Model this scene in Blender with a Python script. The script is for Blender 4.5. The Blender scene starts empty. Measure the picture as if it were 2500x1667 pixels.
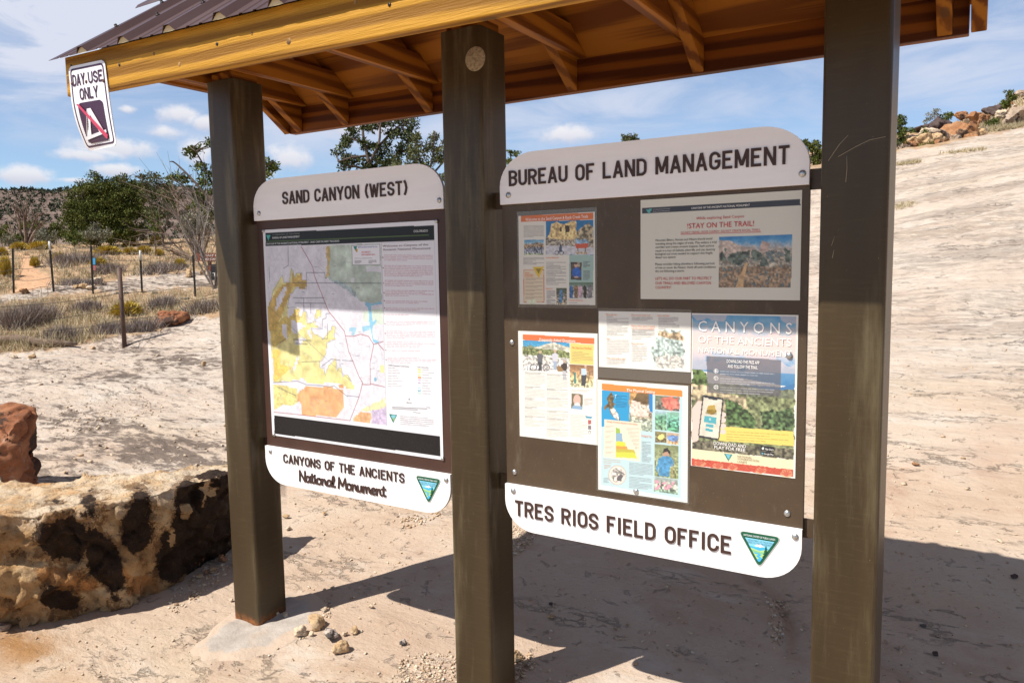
import bpy, bmesh, math, random
import numpy as np
from mathutils import Vector, Matrix
SC = bpy.context.scene
COL = SC.collection
PI = math.pi
# ------------------------------------------------------------------ camera
CAM = np.array([2.43985, -2.05891, 1.4495])
R_ = np.array([0.85098, 0.52500, -0.01634]); U_ = np.array([-0.03710, 0.09089, 0.99517]); F_ = np.array([-0.52388, 0.84628, -0.09684])
R_ /= np.linalg.norm(R_); F_ -= R_*(F_@R_); F_ /= np.linalg.norm(F_); U_ = np.cross(R_, F_)
FPX = 1883.91                      # focal length in pixels of the 2500 px wide photograph
cd = bpy.data.cameras.new('camera'); cam = bpy.data.objects.new('camera', cd); COL.objects.link(cam)
cd.sensor_width = 36.0; cd.lens = FPX/2500*36.0; cd.clip_start = 0.05; cd.clip_end = 6000
m4 = Matrix.Identity(4)
for i in range(3):
    m4[i][0] = R_[i]; m4[i][1] = U_[i]; m4[i][2] = -F_[i]; m4[i][3] = CAM[i]
cam.matrix_world = m4
SC.camera = cam
def ray(px, py): return F_ + (px-1250)/FPX*R_ - (py-833.5)/FPX*U_
def at(px, py, d): return CAM + ray(px, py)*d
def onplane(px, py, ax, val):
    v = ray(px, py); return CAM + v*((val-CAM[ax])/v[ax])
# ------------------------------------------------------------------ light
SUN = Vector((0.60, 1.0, -1.53)).normalized()
ld = bpy.data.lights.new('sun', 'SUN'); ld.energy = 5.0; ld.angle = math.radians(0.53); ld.color = (1.0, 0.955, 0.88)
lo = bpy.data.objects.new('sun', ld); COL.objects.link(lo); lo.rotation_euler = SUN.to_track_quat('-Z', 'Y').to_euler(); lo.location = (-6, -10, 15)
vs = SC.view_settings; vs.view_transform = 'Standard'; vs.look = 'None'; vs.exposure = 0.42; vs.gamma = 1.0; vs.use_curve_mapping = False
SC.render.resolution_x = 1024; SC.render.resolution_y = 682
# ------------------------------------------------------------------ node helper
class NT:
    def __init__(s, tree): s.t = tree; s.n = tree.nodes; s.l = tree.links
    def new(s, ty, **kw):
        n = s.n.new(ty)
        for k, v in kw.items(): setattr(n, k, v)
        return n
    def put(s, sock, v):
        if v is None: return
        if isinstance(v, bpy.types.NodeSocket): s.l.new(v, sock)
        else:
            if isinstance(v, tuple) and len(v) == 3 and sock.type == 'RGBA': v = v+(1,)
            sock.default_value = v
    def math(s, op, a, b=None, c=None, clamp=False):
        n = s.new('ShaderNodeMath', operation=op, use_clamp=clamp)
        s.put(n.inputs[0], a); s.put(n.inputs[1], b); s.put(n.inputs[2], c); return n.outputs[0]
    def vmath(s, op, a, b=None):
        n = s.new('ShaderNodeVectorMath', operation=op); s.put(n.inputs[0], a); s.put(n.inputs[1], b)
        return n.outputs['Value'] if op in ('DOT_PRODUCT', 'LENGTH') else n.outputs[0]
    def noise(s, vec, scale=5, det=4, rough=.55, dist=0, col=False):
        n = s.new('ShaderNodeTexNoise'); s.put(n.inputs['Vector'], vec); n.inputs['Scale'].default_value = scale
        n.inputs['Detail'].default_value = det; n.inputs['Roughness'].default_value = rough; n.inputs['Distortion'].default_value = dist
        return n.outputs['Color' if col else 'Fac']
    def voro(s, vec, scale=5, feat='F1', out='Distance'):
        n = s.new('ShaderNodeTexVoronoi', feature=feat); s.put(n.inputs['Vector'], vec); n.inputs['Scale'].default_value = scale
        return n.outputs[out]
    def ramp(s, fac, stops, interp='LINEAR'):
        n = s.new('ShaderNodeValToRGB'); s.put(n.inputs[0], fac); cr = n.color_ramp; cr.interpolation = interp
        while len(cr.elements) < len(stops): cr.elements.new(0.5)
        for e, (p, c) in zip(cr.elements, stops):
            e.position = p; e.color = (c, c, c, 1) if not isinstance(c, tuple) else c+(1,)
        return n.outputs[0]
    def step(s, fac, a, b):
        n = s.new('ShaderNodeMapRange', interpolation_type='SMOOTHSTEP'); s.put(n.inputs[0], fac)
        n.inputs[1].default_value = a; n.inputs[2].default_value = b; return n.outputs[0]
    def mix(s, fac, a, b, mode='MIX'):
        n = s.new('ShaderNodeMix', data_type='RGBA', blend_type=mode); s.put(n.inputs[0], fac); s.put(n.inputs[6], a); s.put(n.inputs[7], b)
        return n.outputs[2]
    def mapping(s, vec, scale=(1, 1, 1), rot=(0, 0, 0), loc=(0, 0, 0)):
        n = s.new('ShaderNodeMapping'); s.put(n.inputs[0], vec); n.inputs['Scale'].default_value = scale
        n.inputs['Rotation'].default_value = rot; n.inputs['Location'].default_value = loc; return n.outputs[0]
    def obj(s): return s.new('ShaderNodeTexCoord').outputs['Object']
    def attr(s, name, out='Fac'):
        n = s.new('ShaderNodeAttribute'); n.attribute_name = name; return n.outputs[out]
    def bump(s, h, strength=.5, dist=.01, nrm=None):
        n = s.new('ShaderNodeBump'); n.inputs['Strength'].default_value = strength; n.inputs['Distance'].default_value = dist
        s.put(n.inputs['Height'], h); s.put(n.inputs['Normal'], nrm); return n.outputs[0]
    def island(s): return s.new('ShaderNodeNewGeometry').outputs['Random Per Island']
MATS = {}
def material(name, fn):
    if name in MATS: return MATS[name]
    m = bpy.data.materials.new(name); m.use_nodes = True; t = NT(m.node_tree)
    b = m.node_tree.nodes['Principled BSDF']
    r = fn(t, b) or {}
    for k, v in r.items(): t.put(b.inputs[k], v)
    MATS[name] = m; return m
def lin(*c):
    return tuple(((x/255)/12.92 if x/255 <= .04045 else ((x/255+.055)/1.055)**2.4) for x in c)
def flat(name, c, rough=.6, metal=0., spec=.3):
    return material(name, lambda t, b: {'Base Color': c, 'Roughness': rough, 'Metallic': metal, 'Specular IOR Level': spec})
# ------------------------------------------------------------------ sky
w = bpy.data.worlds.new('World'); SC.world = w; w.use_nodes = True
T = NT(w.node_tree); bg = w.node_tree.nodes['Background']
sky = T.new('ShaderNodeTexSky', sky_type='NISHITA'); sky.sun_disc = False
sky.sun_elevation = math.asin(-SUN.z); sky.sun_rotation = math.atan2(-SUN.x, -SUN.y)
sky.altitude = 1700; sky.air_density = 1.0; sky.dust_density = 1.2; sky.ozone_density = 1.0
dirv = T.new('ShaderNodeTexCoord').outputs['Generated']
sx = T.new('ShaderNodeSeparateXYZ'); T.put(sx.inputs[0], dirv)
# azimuth measured from the view azimuth, elevation; both in radians
VA = math.atan2(F_[0], F_[1])
az = T.math('SUBTRACT', T.math('ARCTAN2', sx.outputs[0], sx.outputs[1]), VA)
el = T.math('ARCSINE', sx.outputs[2])
def azel(px, py):
    v = ray(px, py); v = v/np.linalg.norm(v); return math.atan2(v[0], v[1])-VA, math.asin(v[2])
cv = T.new('ShaderNodeCombineXYZ'); T.put(cv.inputs[0], az); T.put(cv.inputs[1], el)
ns = T.noise(T.mapping(cv.outputs[0], (1, 1.5, 1)), 13, 8, .62)
ns2 = T.noise(cv.outputs[0], 42, 6, .6)
nd = T.math('ADD', T.math('MULTIPLY', T.math('SUBTRACT', ns, .5), 2.6), T.math('MULTIPLY', T.math('SUBTRACT', ns2, .5), 1.2))
CL = [(285, 362, 125, 34), (205, 380, 90, 20), (435, 280, 62, 30), (500, 300, 40, 22), (405, 322, 62, 20), (312, 268, 26, 12), (60, 425, 120, 26), (285, 414, 78, 18), (175, 440, 60, 10),
      (480, 372, 48, 46), (705, 384, 72, 42), (640, 420, 40, 20), (1372, 330, 78, 27), (860, 300, 120, 36), (-150, 380, 120, 40), (1700, 480, 150, 30)]
cum = None; shade = None
for (px, py, hw, hh) in CL:
    a, e = azel(px, py); a2, _ = azel(px+hw, py); _, e2 = azel(px, py-hh)
    wa = abs(a2-a); he = abs(e2-e)
    dx = T.math('MULTIPLY', T.math('SUBTRACT', az, a), 1/wa); dy = T.math('MULTIPLY', T.math('SUBTRACT', el, e), 1/he)
    r2 = T.math('ADD', T.math('MULTIPLY', dx, dx), T.math('MULTIPLY', dy, dy))
    mk = T.math('SUBTRACT', 1.15, T.math('SQRT', r2))
    sh = T.math('MULTIPLY', T.step(dy, -1.0, .5), T.step(mk, -.2, .3))
    cum = mk if cum is None else T.math('MAXIMUM', cum, mk)
    shade = sh if shade is None else T.math('MAXIMUM', shade, sh)
cmask = T.step(T.math('ADD', cum, nd), .0, .85)
veil = None
for (px, py, hw, hh, k) in [(110, 30, 380, 160, 1.7), (40, 250, 200, 90, .5), (330, 120, 200, 70, .6), (1560, 250, 420, 110, .7), (2420, 180, 380, 330, .62), (2150, 60, 300, 160, .35), (420, 330, 260, 60, .5), (620, 60, 200, 60, .5), (1000, 330, 330, 90, .6), (700, 300, 150, 50, .35)]:
    a, e = azel(px, py); a2, _ = azel(px+hw, py); _, e2 = azel(px, py-hh)
    dx = T.math('MULTIPLY', T.math('SUBTRACT', az, a), 1/abs(a2-a)); dy = T.math('MULTIPLY', T.math('SUBTRACT', el, e), 1/abs(e2-e))
    g = T.math('MULTIPLY', T.math('EXPONENT', T.math('MULTIPLY', T.math('ADD', T.math('MULTIPLY', dx, dx), T.math('MULTIPLY', dy, dy)), -1.0)), k)
    veil = g if veil is None else T.math('ADD', veil, g)
st = T.noise(T.mapping(cv.outputs[0], (1, 4.5, 1), (0, 0, .12)), 5, 7, .6, .6)
veil = T.math('MULTIPLY', veil, T.math('MULTIPLY_ADD', T.step(st, .33, .66), .85, .3), clamp=True)
ccol = T.mix(shade, (4.6, 4.6, 5.3), (6.3, 6.2, 6.4))
c1 = T.mix(veil, T.mix(1.0, sky.outputs[0], (.86, .93, 1.0), 'MULTIPLY'), (4.9, 5.2, 6.1))
warm_fill = T.math('MULTIPLY', T.step(el, .50, .8), .8)  # warm veil added high overhead, out of view, to warm the light in shade
c1 = T.mix(warm_fill, c1, (2.1, 1.72, 1.42))
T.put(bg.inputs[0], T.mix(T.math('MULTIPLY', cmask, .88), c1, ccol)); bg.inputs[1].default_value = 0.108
# ------------------------------------------------------------------ noise in numpy
def _h(ix, iy, iz, seed):
    n = (ix.astype(np.int64)*374761393 + iy.astype(np.int64)*668265263 + iz.astype(np.int64)*2147483647 + seed*974634777) & 0xffffffff
    n = ((n ^ (n >> 13))*1274126177) & 0xffffffff
    n = (n ^ (n >> 16)) & 0xffffff
    return n/float(0xffffff)
def vnoise(p, seed=0):
    p = np.asarray(p, float); i = np.floor(p).astype(np.int64); f = p-i; f = f*f*(3-2*f)
    o = 0
    for dx in (0, 1):
        for dy in (0, 1):
            for dz in (0, 1):
                wt = (f[:, 0] if dx else 1-f[:, 0])*(f[:, 1] if dy else 1-f[:, 1])*(f[:, 2] if dz else 1-f[:, 2])
                o = o+wt*_h(i[:, 0]+dx, i[:, 1]+dy, i[:, 2]+dz, seed)
    return o*2-1
def fbm(p, seed=0, oct=4, gain=.5):
    o = 0; a = 1; p = np.asarray(p, float).copy()
    for k in range(oct):
        o = o+a*vnoise(p, seed+k*17); a *= gain; p = p*2.03+11.3
    return o
# ------------------------------------------------------------------ object helpers
def tag(o, label=None, cat=None, group=None, kind=None):
    if label: o['label'] = label
    if cat: o['category'] = cat
    if group: o['group'] = group
    if kind: o['kind'] = kind
    return o
def thing(name, label, cat, loc=(0, 0, 0), group=None):
    o = bpy.data.objects.new(name, None); COL.objects.link(o); o.location = loc; o.empty_display_size = .1
    return tag(o, label, cat, group)
def link(name, me, parent=None):
    o = bpy.data.objects.new(name, me); COL.objects.link(o)
    if parent is not None:
        o.parent = parent
        L = Vector((0, 0, 0)); p = parent
        while p is not None: L += p.location; p = p.parent
        o.location = -L                     # geometry is written in world coordinates
    return o
class MB:
    def __init__(s): s.v = []; s.f = []; s.m = []; s.mats = []; s.mi = 0; s.fl = []
    def mat(s, m):
        if m not in s.mats: s.mats.append(m)
        s.mi = s.mats.index(m); return s
    def add(s, vs, fs, smooth=False):
        b = len(s.v); s.v += [tuple(map(float, v)) for v in vs]
        for f in fs: s.f.append([b+i for i in f]); s.m.append(s.mi); s.fl.append(smooth)
    def box(s, a, b, bev=0.0, M=None):
        a = np.array(a, float); b = np.array(b, float)
        bm = bmesh.new(); bmesh.ops.create_cube(bm, size=1)
        c = (a+b)/2; d = b-a
        for v in bm.verts: v.co = Vector([v.co[i]*d[i]+c[i] for i in range(3)])
        if bev: bmesh.ops.bevel(bm, geom=bm.edges[:], offset=bev, segments=2, profile=.6, affect='EDGES')
        bm.verts.index_update()
        vs = [tuple(M@v.co) if M else tuple(v.co) for v in bm.verts]
        s.add(vs, [[v.index for v in f.verts] for f in bm.faces]); bm.free()
    def prism(s, poly, axis, a, b, bev=0):
        """poly of 2D points in the two other axes, extruded on axis from a to b"""
        n = len(poly); o = [i for i in range(3) if i != axis]
        vs = []
        for t in (a, b):
            for p in poly:
                q = [0, 0, 0]; q[axis] = t; q[o[0]] = p[0]; q[o[1]] = p[1]; vs.append(q)
        fs = [list(range(n))[::-1], list(range(n, 2*n))]+[[i, (i+1) % n, n+(i+1) % n, n+i] for i in range(n)]
        if bev:
            bm = bmesh.new(); V = [bm.verts.new(v) for v in vs]
            for f in fs: bm.faces.new([V[i] for i in f])
            bmesh.ops.bevel(bm, geom=bm.edges[:], offset=bev, segments=2, profile=.6, affect='EDGES'); bm.verts.index_update()
            vs = [tuple(v.co) for v in bm.verts]; fs = [[v.index for v in f.verts] for f in bm.faces]; bm.free()
        s.add(vs, fs)
    def tube(s, pts, rad, n=6, cap=True, smooth=True):
        pts = [np.array(p, float) for p in pts]; k = len(pts)
        rad = [rad]*k if np.isscalar(rad) else rad
        vs = []; 
        for i in range(k):
            d = pts[min(i+1, k-1)]-pts[max(i-1, 0)]; d /= (np.linalg.norm(d)+1e-9)
            u = np.cross(d, (0, 0, 1.)) if abs(d[2]) < .9 else np.cross(d, (1., 0, 0)); u /= np.linalg.norm(u); v = np.cross(d, u)
            for j in range(n):
                a = 2*PI*j/n; vs.append(pts[i]+rad[i]*(math.cos(a)*u+math.sin(a)*v))
        fs = [[i*n+j, i*n+(j+1) % n, (i+1)*n+(j+1) % n, (i+1)*n+j] for i in range(k-1) for j in range(n)]
        if cap: fs += [list(range(n))[::-1], [(k-1)*n+j for j in range(n)]]
        s.add(vs, fs, smooth)
    def lathe(s, prof, c, ax=(0, -1, 0), n=14):
        """prof: (radius, height) rings along ax from c"""
        ax = np.array(ax, float); ax /= np.linalg.norm(ax)
        u = np.cross(ax, (0, 0, 1.)) if abs(ax[2]) < .9 else np.cross(ax, (1., 0, 0)); u /= np.linalg.norm(u); v = np.cross(ax, u)
        vs = []
        for r, h in prof:
            for j in range(n):
                a = 2*PI*j/n; vs.append(np.array(c)+ax*h+r*(math.cos(a)*u+math.sin(a)*v))
        k = len(prof)
        fs = [[i*n+j, i*n+(j+1) % n, (i+1)*n+(j+1) % n, (i+1)*n+j] for i in range(k-1) for j in range(n)]
        fs += [[(k-1)*n+j for j in range(n)]]
        s.add(vs, fs, True)
    def build(s, name, m=None, parent=None):
        me = bpy.data.meshes.new(name); me.from_pydata(s.v, [], s.f)
        if m is not None: me.materials.append(m)
        else:
            for q in s.mats: me.materials.append(q)
            me.polygons.foreach_set('material_index', s.m)
        me.polygons.foreach_set('use_smooth', s.fl)
        me.update(); 
        return link(name, me, parent)
def np_mesh(name, V, F, m, parent=None, smooth=False, attrs=None):
    V = np.asarray(V, np.float32); F = np.asarray(F, np.int32)
    me = bpy.data.meshes.new(name); n, k = F.shape
    me.vertices.add(len(V)); me.vertices.foreach_set('co', V.ravel())
    me.loops.add(n*k); me.loops.foreach_set('vertex_index', F.ravel())
    me.polygons.add(n); me.polygons.foreach_set('loop_start', np.arange(0, n*k, k, dtype=np.int32))
    me.update(calc_edges=True)
    if smooth: me.polygons.foreach_set('use_smooth', np.ones(n, bool))
    for q in (m if isinstance(m, list) else [m]): me.materials.append(q)
    for an, av in (attrs or {}).items():
        if av.ndim == 1: me.attributes.new(an, 'FLOAT', 'POINT').data.foreach_set('value', av.astype(np.float32))
        else:
            c = np.ones((len(av), 4), np.float32); c[:, :3] = av
            me.attributes.new(an, 'FLOAT_COLOR', 'POINT').data.foreach_set('color', c.ravel())
    me.validate()
    return link(name, me, parent)
def ease(x, a, b):
    t = np.clip((x-a)/(b-a), 0, 1); return t*t*(3-2*t)
# ------------------------------------------------------------------ terrain heights
CP = [(-.04, -.05, 0), (1, 0, 0), (2.1, 0, 0), (.25, .44, .03), (1.37, .44, .03), (2.0, 1.9, .14), (2.6, 1.9, .13), (.37, 1.4, .10), (-.9, -.5, 0), (-.9, .45, .02), (-1.8, -.3, .02),
      (1, -1.2, -.05), (2.44, -2.06, -.1), (5, -4, -.3), (-1, -4, -.15), (-4, -3, .05), (2.5, 8, 1.3), (2.5, 15, 2.8), (0, 8, 1.1), (0, 15, 2.4), (7, 15, 3.2), (7, 6, .8), (12, -6, -.5), (30, -30, -2), (-20, -40, -2), (40, 10, 4)]
CP += [tuple(at(*q)) for q in [(0, 880, 10), (150, 855, 10.5), (290, 845, 10.8), (500, 775, 12.5), (60, 738, 16), (250, 712, 19), (475, 712, 19), (150, 640, 25), (350, 622, 27), (520, 610, 28), (120, 602, 32),
       (350, 592, 34), (550, 580, 36), (100, 632, 70), (350, 615, 80), (-600, 700, 20), (-600, 650, 60), (800, 560, 30), (1100, 510, 30), (1500, 470, 30), (1800, 420, 28), (1980, 405, 27), (2200, 368, 24),
       (2500, 315, 26), (2237, 325, 30), (2337, 348, 28), (2345, 300, 33), (2381, 304, 32), (2423, 288, 33), (2478, 310, 30), (2470, 262, 38), (2500, 232, 40), (2237, 350, 45), (2345, 330, 50), (2470, 290, 52), (2237, 400, 95), (2400, 390, 95), (2100, 400, 40), (1980, 430, 50), (2600, 290, 95), (1500, 520, 95), (800, 600, 95), (2900, 170, 42), (150, 1000, 6.6), (480, 950, 7.2)]]
CP = np.array(CP)
def _tk(r2): return np.where(r2 > 1e-9, r2*np.log(np.maximum(r2, 1e-9)), 0)
_n = len(CP); _K = _tk(((CP[:, None, :2]-CP[None, :, :2])**2).sum(2))+np.eye(_n)*.6
_A = np.zeros((_n+3, _n+3)); _A[:_n, :_n] = _K; _A[:_n, _n] = 1; _A[:_n, _n+1:] = CP[:, :2]; _A[_n:, :_n] = _A[:_n, _n:].T
_W = np.linalg.solve(_A, np.concatenate([CP[:, 2], [0, 0, 0]]))
def gz0(x, y):
    x = np.atleast_1d(np.asarray(x, float)); y = np.atleast_1d(np.asarray(y, float))
    r = np.hypot(x-CAM[0], y-CAM[1]); k = np.minimum(1, 100/np.maximum(r, 1e-6))
    X = CAM[0]+(x-CAM[0])*k; Y = CAM[1]+(y-CAM[1])*k
    o = np.empty(len(x))
    for i in range(0, len(x), 20000):
        a = X[i:i+20000]; b = Y[i:i+20000]
        d2 = (a[:, None]-CP[None, :, 0])**2+(b[:, None]-CP[None, :, 1])**2
        o[i:i+20000] = _tk(d2)@_W[:_n]+_W[_n]+_W[_n+1]*a+_W[_n+2]*b
    return o
def topx(P):
    v = np.asarray(P)-CAM; z = v@F_; z = np.where(np.abs(z) < 1e-6, 1e-6, z)
    return 1250+FPX*(v@R_)/z, 833.5-FPX*(v@U_)/z, z
CRK = [(np.array([onplane(a, b, 2, .03)[:2] for a, b in pl]), dp, wd) for pl, dp, wd in [
    ([(1812, 1410), (1838, 1438), (1880, 1455), (1905, 1475), (1912, 1510), (1925, 1545), (1922, 1590)], .028, .035), ([(2150, 1620), (2195, 1640), (2220, 1680)], .02, .03),
    ([(1665, 1585), (1715, 1605), (1750, 1630)], .01, .03), ([(560, 1610), (660, 1592), (735, 1570)], .006, .02)]]
def segd(x, y, pl):
    d = np.full(len(x), 9.)
    for (ax, ay), (bx, by) in zip(pl[:-1], pl[1:]):
        vx, vy = bx-ax, by-ay; t = np.clip(((x-ax)*vx+(y-ay)*vy)/(vx*vx+vy*vy+1e-9), 0, 1)
        d = np.minimum(d, np.hypot(x-ax-t*vx, y-ay-t*vy))
    return d
def gz(x, y):
    x = np.atleast_1d(np.asarray(x, float)); y = np.atleast_1d(np.asarray(y, float))
    z = gz0(x, y); r = np.hypot(x-CAM[0], y-CAM[1])
    p = np.stack([x, y, 0*x], 1)
    z = z+.014*fbm(p*1.1, 3, 3)+.0045*fbm(p*5.5, 5, 3)
    q = np.stack([x*.85+y*.52, -.52*x+.85*y, 0*x], 1)
    ed = fbm(q*[.35, 1.6, 1], 9, 4, .55)
    led = np.floor(ed*5)/5*.35+ed*.65
    z = z+led*.085*ease(r, 4.5, 11)
    ed2 = fbm(q*[.9, 4.2, 1], 21, 3); z = z+(np.floor(ed2*4)/4)*.022*ease(r, 3.6, 7)
    z = z-.03*np.exp(-((x-.5)**2+(y+.2)**2)/1.0)*0
    for pl, dp, wd in CRK:
        d = segd(x+.02*vnoise(p*9, 4), y+.02*vnoise(p*9, 8), pl); z = z-dp*np.exp(-(d/wd)**2)
    return z
def hits(pxs, pys, dmax=200):
    """where sight lines through pixels meet the ground"""
    pxs = np.asarray(pxs, float); pys = np.asarray(pys, float); n = len(pxs)
    D = F_[None]+((pxs-1250)/FPX)[:, None]*R_[None]-((pys-833.5)/FPX)[:, None]*U_[None]
    lo = np.full(n, 1.2); hi = np.full(n, float(dmax)); found = np.zeros(n, bool); prev = 1.2
    for t in np.exp(np.linspace(math.log(1.2), math.log(dmax), 110))[1:]:
        k = ~found
        if not k.any(): break
        P = CAM+D[k]*t; below = P[:, 2] < gz0(P[:, 0], P[:, 1])
        i = np.where(k)[0][below]; lo[i] = prev*.93; hi[i] = t*1.07; found[i] = True; prev = t
    for _ in range(15):
        m = (lo+hi)/2; P = CAM+D*m[:, None]; up = P[:, 2] > gz(P[:, 0], P[:, 1])
        lo = np.where(up, m, lo); hi = np.where(up, hi, m)
    P = CAM+D*((lo+hi)/2)[:, None]; P[:, 2] = gz(P[:, 0], P[:, 1]); return P
def hit(px, py, dmax=200): return hits([px], [py], dmax)[0]
def inpoly(px, py, poly):
    c = np.zeros(len(px), bool); n = len(poly)
    for i in range(n):
        x1, y1 = poly[i]; x2, y2 = poly[(i+1) % n]
        k = ((y1 > py) != (y2 > py)) & (px < (x2-x1)*(py-y1)/(y2-y1+1e-12)+x1); c ^= k
    return c
# polar sheet: dense inside the view, coarse around it, out to the horizon
va = math.atan2(F_[0], F_[1])
aa = np.concatenate([np.radians(np.arange(-39, 39.01, .21)), np.radians(np.arange(41, 320, 4))])+va
rr = np.concatenate([[.05, .3], np.geomspace(.5, 45, 430), np.geomspace(46, 1500, 40)])
A, Rr = np.meshgrid(aa, rr)
X = (CAM[0]+np.sin(A)*Rr).ravel(); Y = (CAM[1]+np.cos(A)*Rr).ravel(); Z = gz(X, Y)
na = len(aa); nr = len(rr)
ii, jj = np.meshgrid(np.arange(nr-1), np.arange(na), indexing='ij'); j2 = (jj+1) % na
Fc = np.stack([ii*na+jj, (ii+1)*na+jj, (ii+1)*na+j2, ii*na+j2], -1).reshape(-1, 4)[:, ::-1]
P = np.stack([X, Y, Z], 1); px, py, dz = topx(P)
wob = fbm(P*.9, 31, 4)*10+fbm(P*4, 35, 2)*5
dist = np.hypot(X-CAM[0], Y-CAM[1]); ahead = dz > 1
pyw = py+wob*np.clip(14/dist, .3, 1.2)
edge1 = np.interp(px, [-3000, -200, 0, 121, 223, 300, 382, 446, 535, 700, 900], [1000, 905, 867, 855, 838, 822, 808, 777, 770, 760, 700])
edge2 = np.interp(px, [-3000, -200, 0, 130, 300, 440, 535, 700], [800, 765, 742, 718, 712, 704, 698, 690])
edge3 = np.interp(px, [-3000, -200, 0, 130, 225, 260, 290, 330, 400, 535, 700], [760, 735, 722, 700, 700, 690, 682, 672, 668, 664, 655])
edge4 = np.interp(px, [600, 1900, 2160, 2200, 2300, 2400, 2500, 3500], [560, 430, 378, 370, 352, 331, 312, 150])
soil = np.where(px < 620, np.where(pyw < edge1, 1., 0.)*(1-((pyw < edge2) & (pyw > edge3))), (pyw < edge4)*1.)
soil = np.where(ahead, soil, (dist > 14)*1.)
trail = (inpoly(px+wob*.5, py+wob*.4, [(35, 720), (125, 700), (128, 680), (85, 655), (66, 620), (40, 618), (45, 650), (30, 690)]) & ahead & (soil > .5))*1.
lich = np.where((px < 700) & ahead, ease(dist, 3.4, 5.2)*(1-ease(pyw, 1120, 1290)), 0)
lich = np.maximum(lich, np.where((px > 900) & ahead, .42*ease(dist, 5.0, 9), 0))
foot = np.array([onplane(a, b, 2, 0)[:2] for a, b in [(630, 1495)]])[0]
damp = np.exp(-(((X+.75)/.35)**2+((Y+.62)/.12)**2))
def ground_mat(t, b):
    P = t.obj(); so = t.attr('soil'); li = t.attr('lichen'); tr = t.attr('trail'); dm = t.attr('stain')
    U = t.mapping(P, (.22, 1, 1), (0, 0, math.radians(-31.7)))
    U2 = t.mapping(P, (.42, 1, 1), (0, 0, math.radians(-28)))
    base = t.ramp(t.noise(P, .9, 6, .6), [(.3, (0.406, 0.284, 0.201)), (.5, (0.503, 0.387, 0.293)), (.7, (0.536, 0.450, 0.366))])
    base = t.mix(t.math('MULTIPLY', t.step(t.noise(U, .8, 5, .6), .5, .72), .5), base, (0.487, 0.355, 0.201))
    base = t.mix(t.math('MULTIPLY', t.step(t.noise(U2, 2.2, 8, .66), .52, .7), .8), base, (0.568, 0.504, 0.435))
    base = t.mix(t.math('MULTIPLY', t.step(t.noise(P, 2.7, 7, .62), .55, .72), .5), base, (0.381, 0.248, 0.170))
    base = t.mix(t.math('MULTIPLY', t.step(t.noise(P, 70, 5, .7), .5, .8), .35), base, (0.325, 0.239, 0.179))
    U3 = t.mapping(P, (.30, 1.6, 6), (0, 0, math.radians(-30)))
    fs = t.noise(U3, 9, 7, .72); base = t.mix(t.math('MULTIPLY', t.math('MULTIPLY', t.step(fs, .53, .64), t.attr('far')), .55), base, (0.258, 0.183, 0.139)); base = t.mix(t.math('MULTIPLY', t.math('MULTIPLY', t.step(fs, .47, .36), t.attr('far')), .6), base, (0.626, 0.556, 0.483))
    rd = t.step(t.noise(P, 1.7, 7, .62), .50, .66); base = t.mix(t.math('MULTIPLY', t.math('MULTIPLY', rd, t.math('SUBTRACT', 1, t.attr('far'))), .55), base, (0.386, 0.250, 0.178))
    # thin dark cracks and chips
    cr = t.noise(U2, 3.2, 9, .68, .15); cl = t.math('ABSOLUTE', t.math('SUBTRACT', cr, .5))
    ck = t.math('MULTIPLY', t.math('SUBTRACT', 1.0, t.step(cl, .0015, .012)), t.step(t.noise(U, 2.1, 3), .5, .62))
    base = t.mix(t.math('MULTIPLY', ck, t.math('MULTIPLY', t.attr('far'), .6)), base, (0.129, 0.089, 0.066))
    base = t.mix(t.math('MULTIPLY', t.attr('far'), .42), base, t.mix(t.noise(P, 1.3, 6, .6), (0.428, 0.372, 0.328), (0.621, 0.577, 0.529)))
    # lichen and desert varnish, drawn out along the bedding
    n1 = t.noise(U, 1.0, 4, .55); n2 = t.noise(U2, 11, 8, .72, .3)
    lm = t.step(t.math('ADD', t.math('MULTIPLY', n1, .55), t.math('MULTIPLY', n2, .62)), .565, .64)
    base = t.mix(t.math('MULTIPLY', t.math('MULTIPLY', lm, li), .9), base, t.mix(t.noise(P, 9, 3), (0.076, 0.058, 0.051), (0.181, 0.141, 0.115)))
    base = t.mix(t.math('MULTIPLY', dm, t.step(t.noise(P, 4, 6, .65), .4, .6)), base, (0.325, 0.173, 0.072))
    sc = t.ramp(t.noise(P, 3, 8, .7), [(.3, (.27, .165, .095)), (.5, (.40, .27, .165)), (.68, (.50, .385, .26))])
    sc = t.mix(tr, sc, (.56, .34, .205))
    colr = t.mix(so, base, sc)
    h = t.math('ADD', t.math('MULTIPLY', t.noise(U2, 5, 9, .66, .4), 1.0), t.math('MULTIPLY', t.noise(P, 45, 6, .7), .22))
    h = t.math('SUBTRACT', h, t.math('MULTIPLY', ck, .4)); h = t.math('ADD', h, t.math('MULTIPLY', t.attr('far'), t.math('MULTIPLY', t.noise(t.mapping(P, (.35, 1.5, 4), (0, 0, math.radians(-30))), 2.2, 8, .65), 2.6)))
    pk = t.noise(P, 14, 8, .72, .6); h = t.math('SUBTRACT', h, t.math('MULTIPLY', t.step(pk, .60, .66), .22)); colr = t.mix(t.math('MULTIPLY', t.step(pk, .63, .68), .16), colr, (.24, .165, .12))
    return {'Base Color': colr, 'Roughness': .93, 'Specular IOR Level': .12, 'Normal': t.bump(h, .85, .035)}
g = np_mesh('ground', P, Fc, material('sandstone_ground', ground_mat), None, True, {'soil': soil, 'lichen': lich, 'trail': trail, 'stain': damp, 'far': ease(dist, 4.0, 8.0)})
g.data.polygons.foreach_set('use_smooth', np.ones(len(Fc), bool))
tag(g, 'pale slickrock sandstone ground with dark lichen streaks rising into soil', 'ground', kind='structure')
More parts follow.
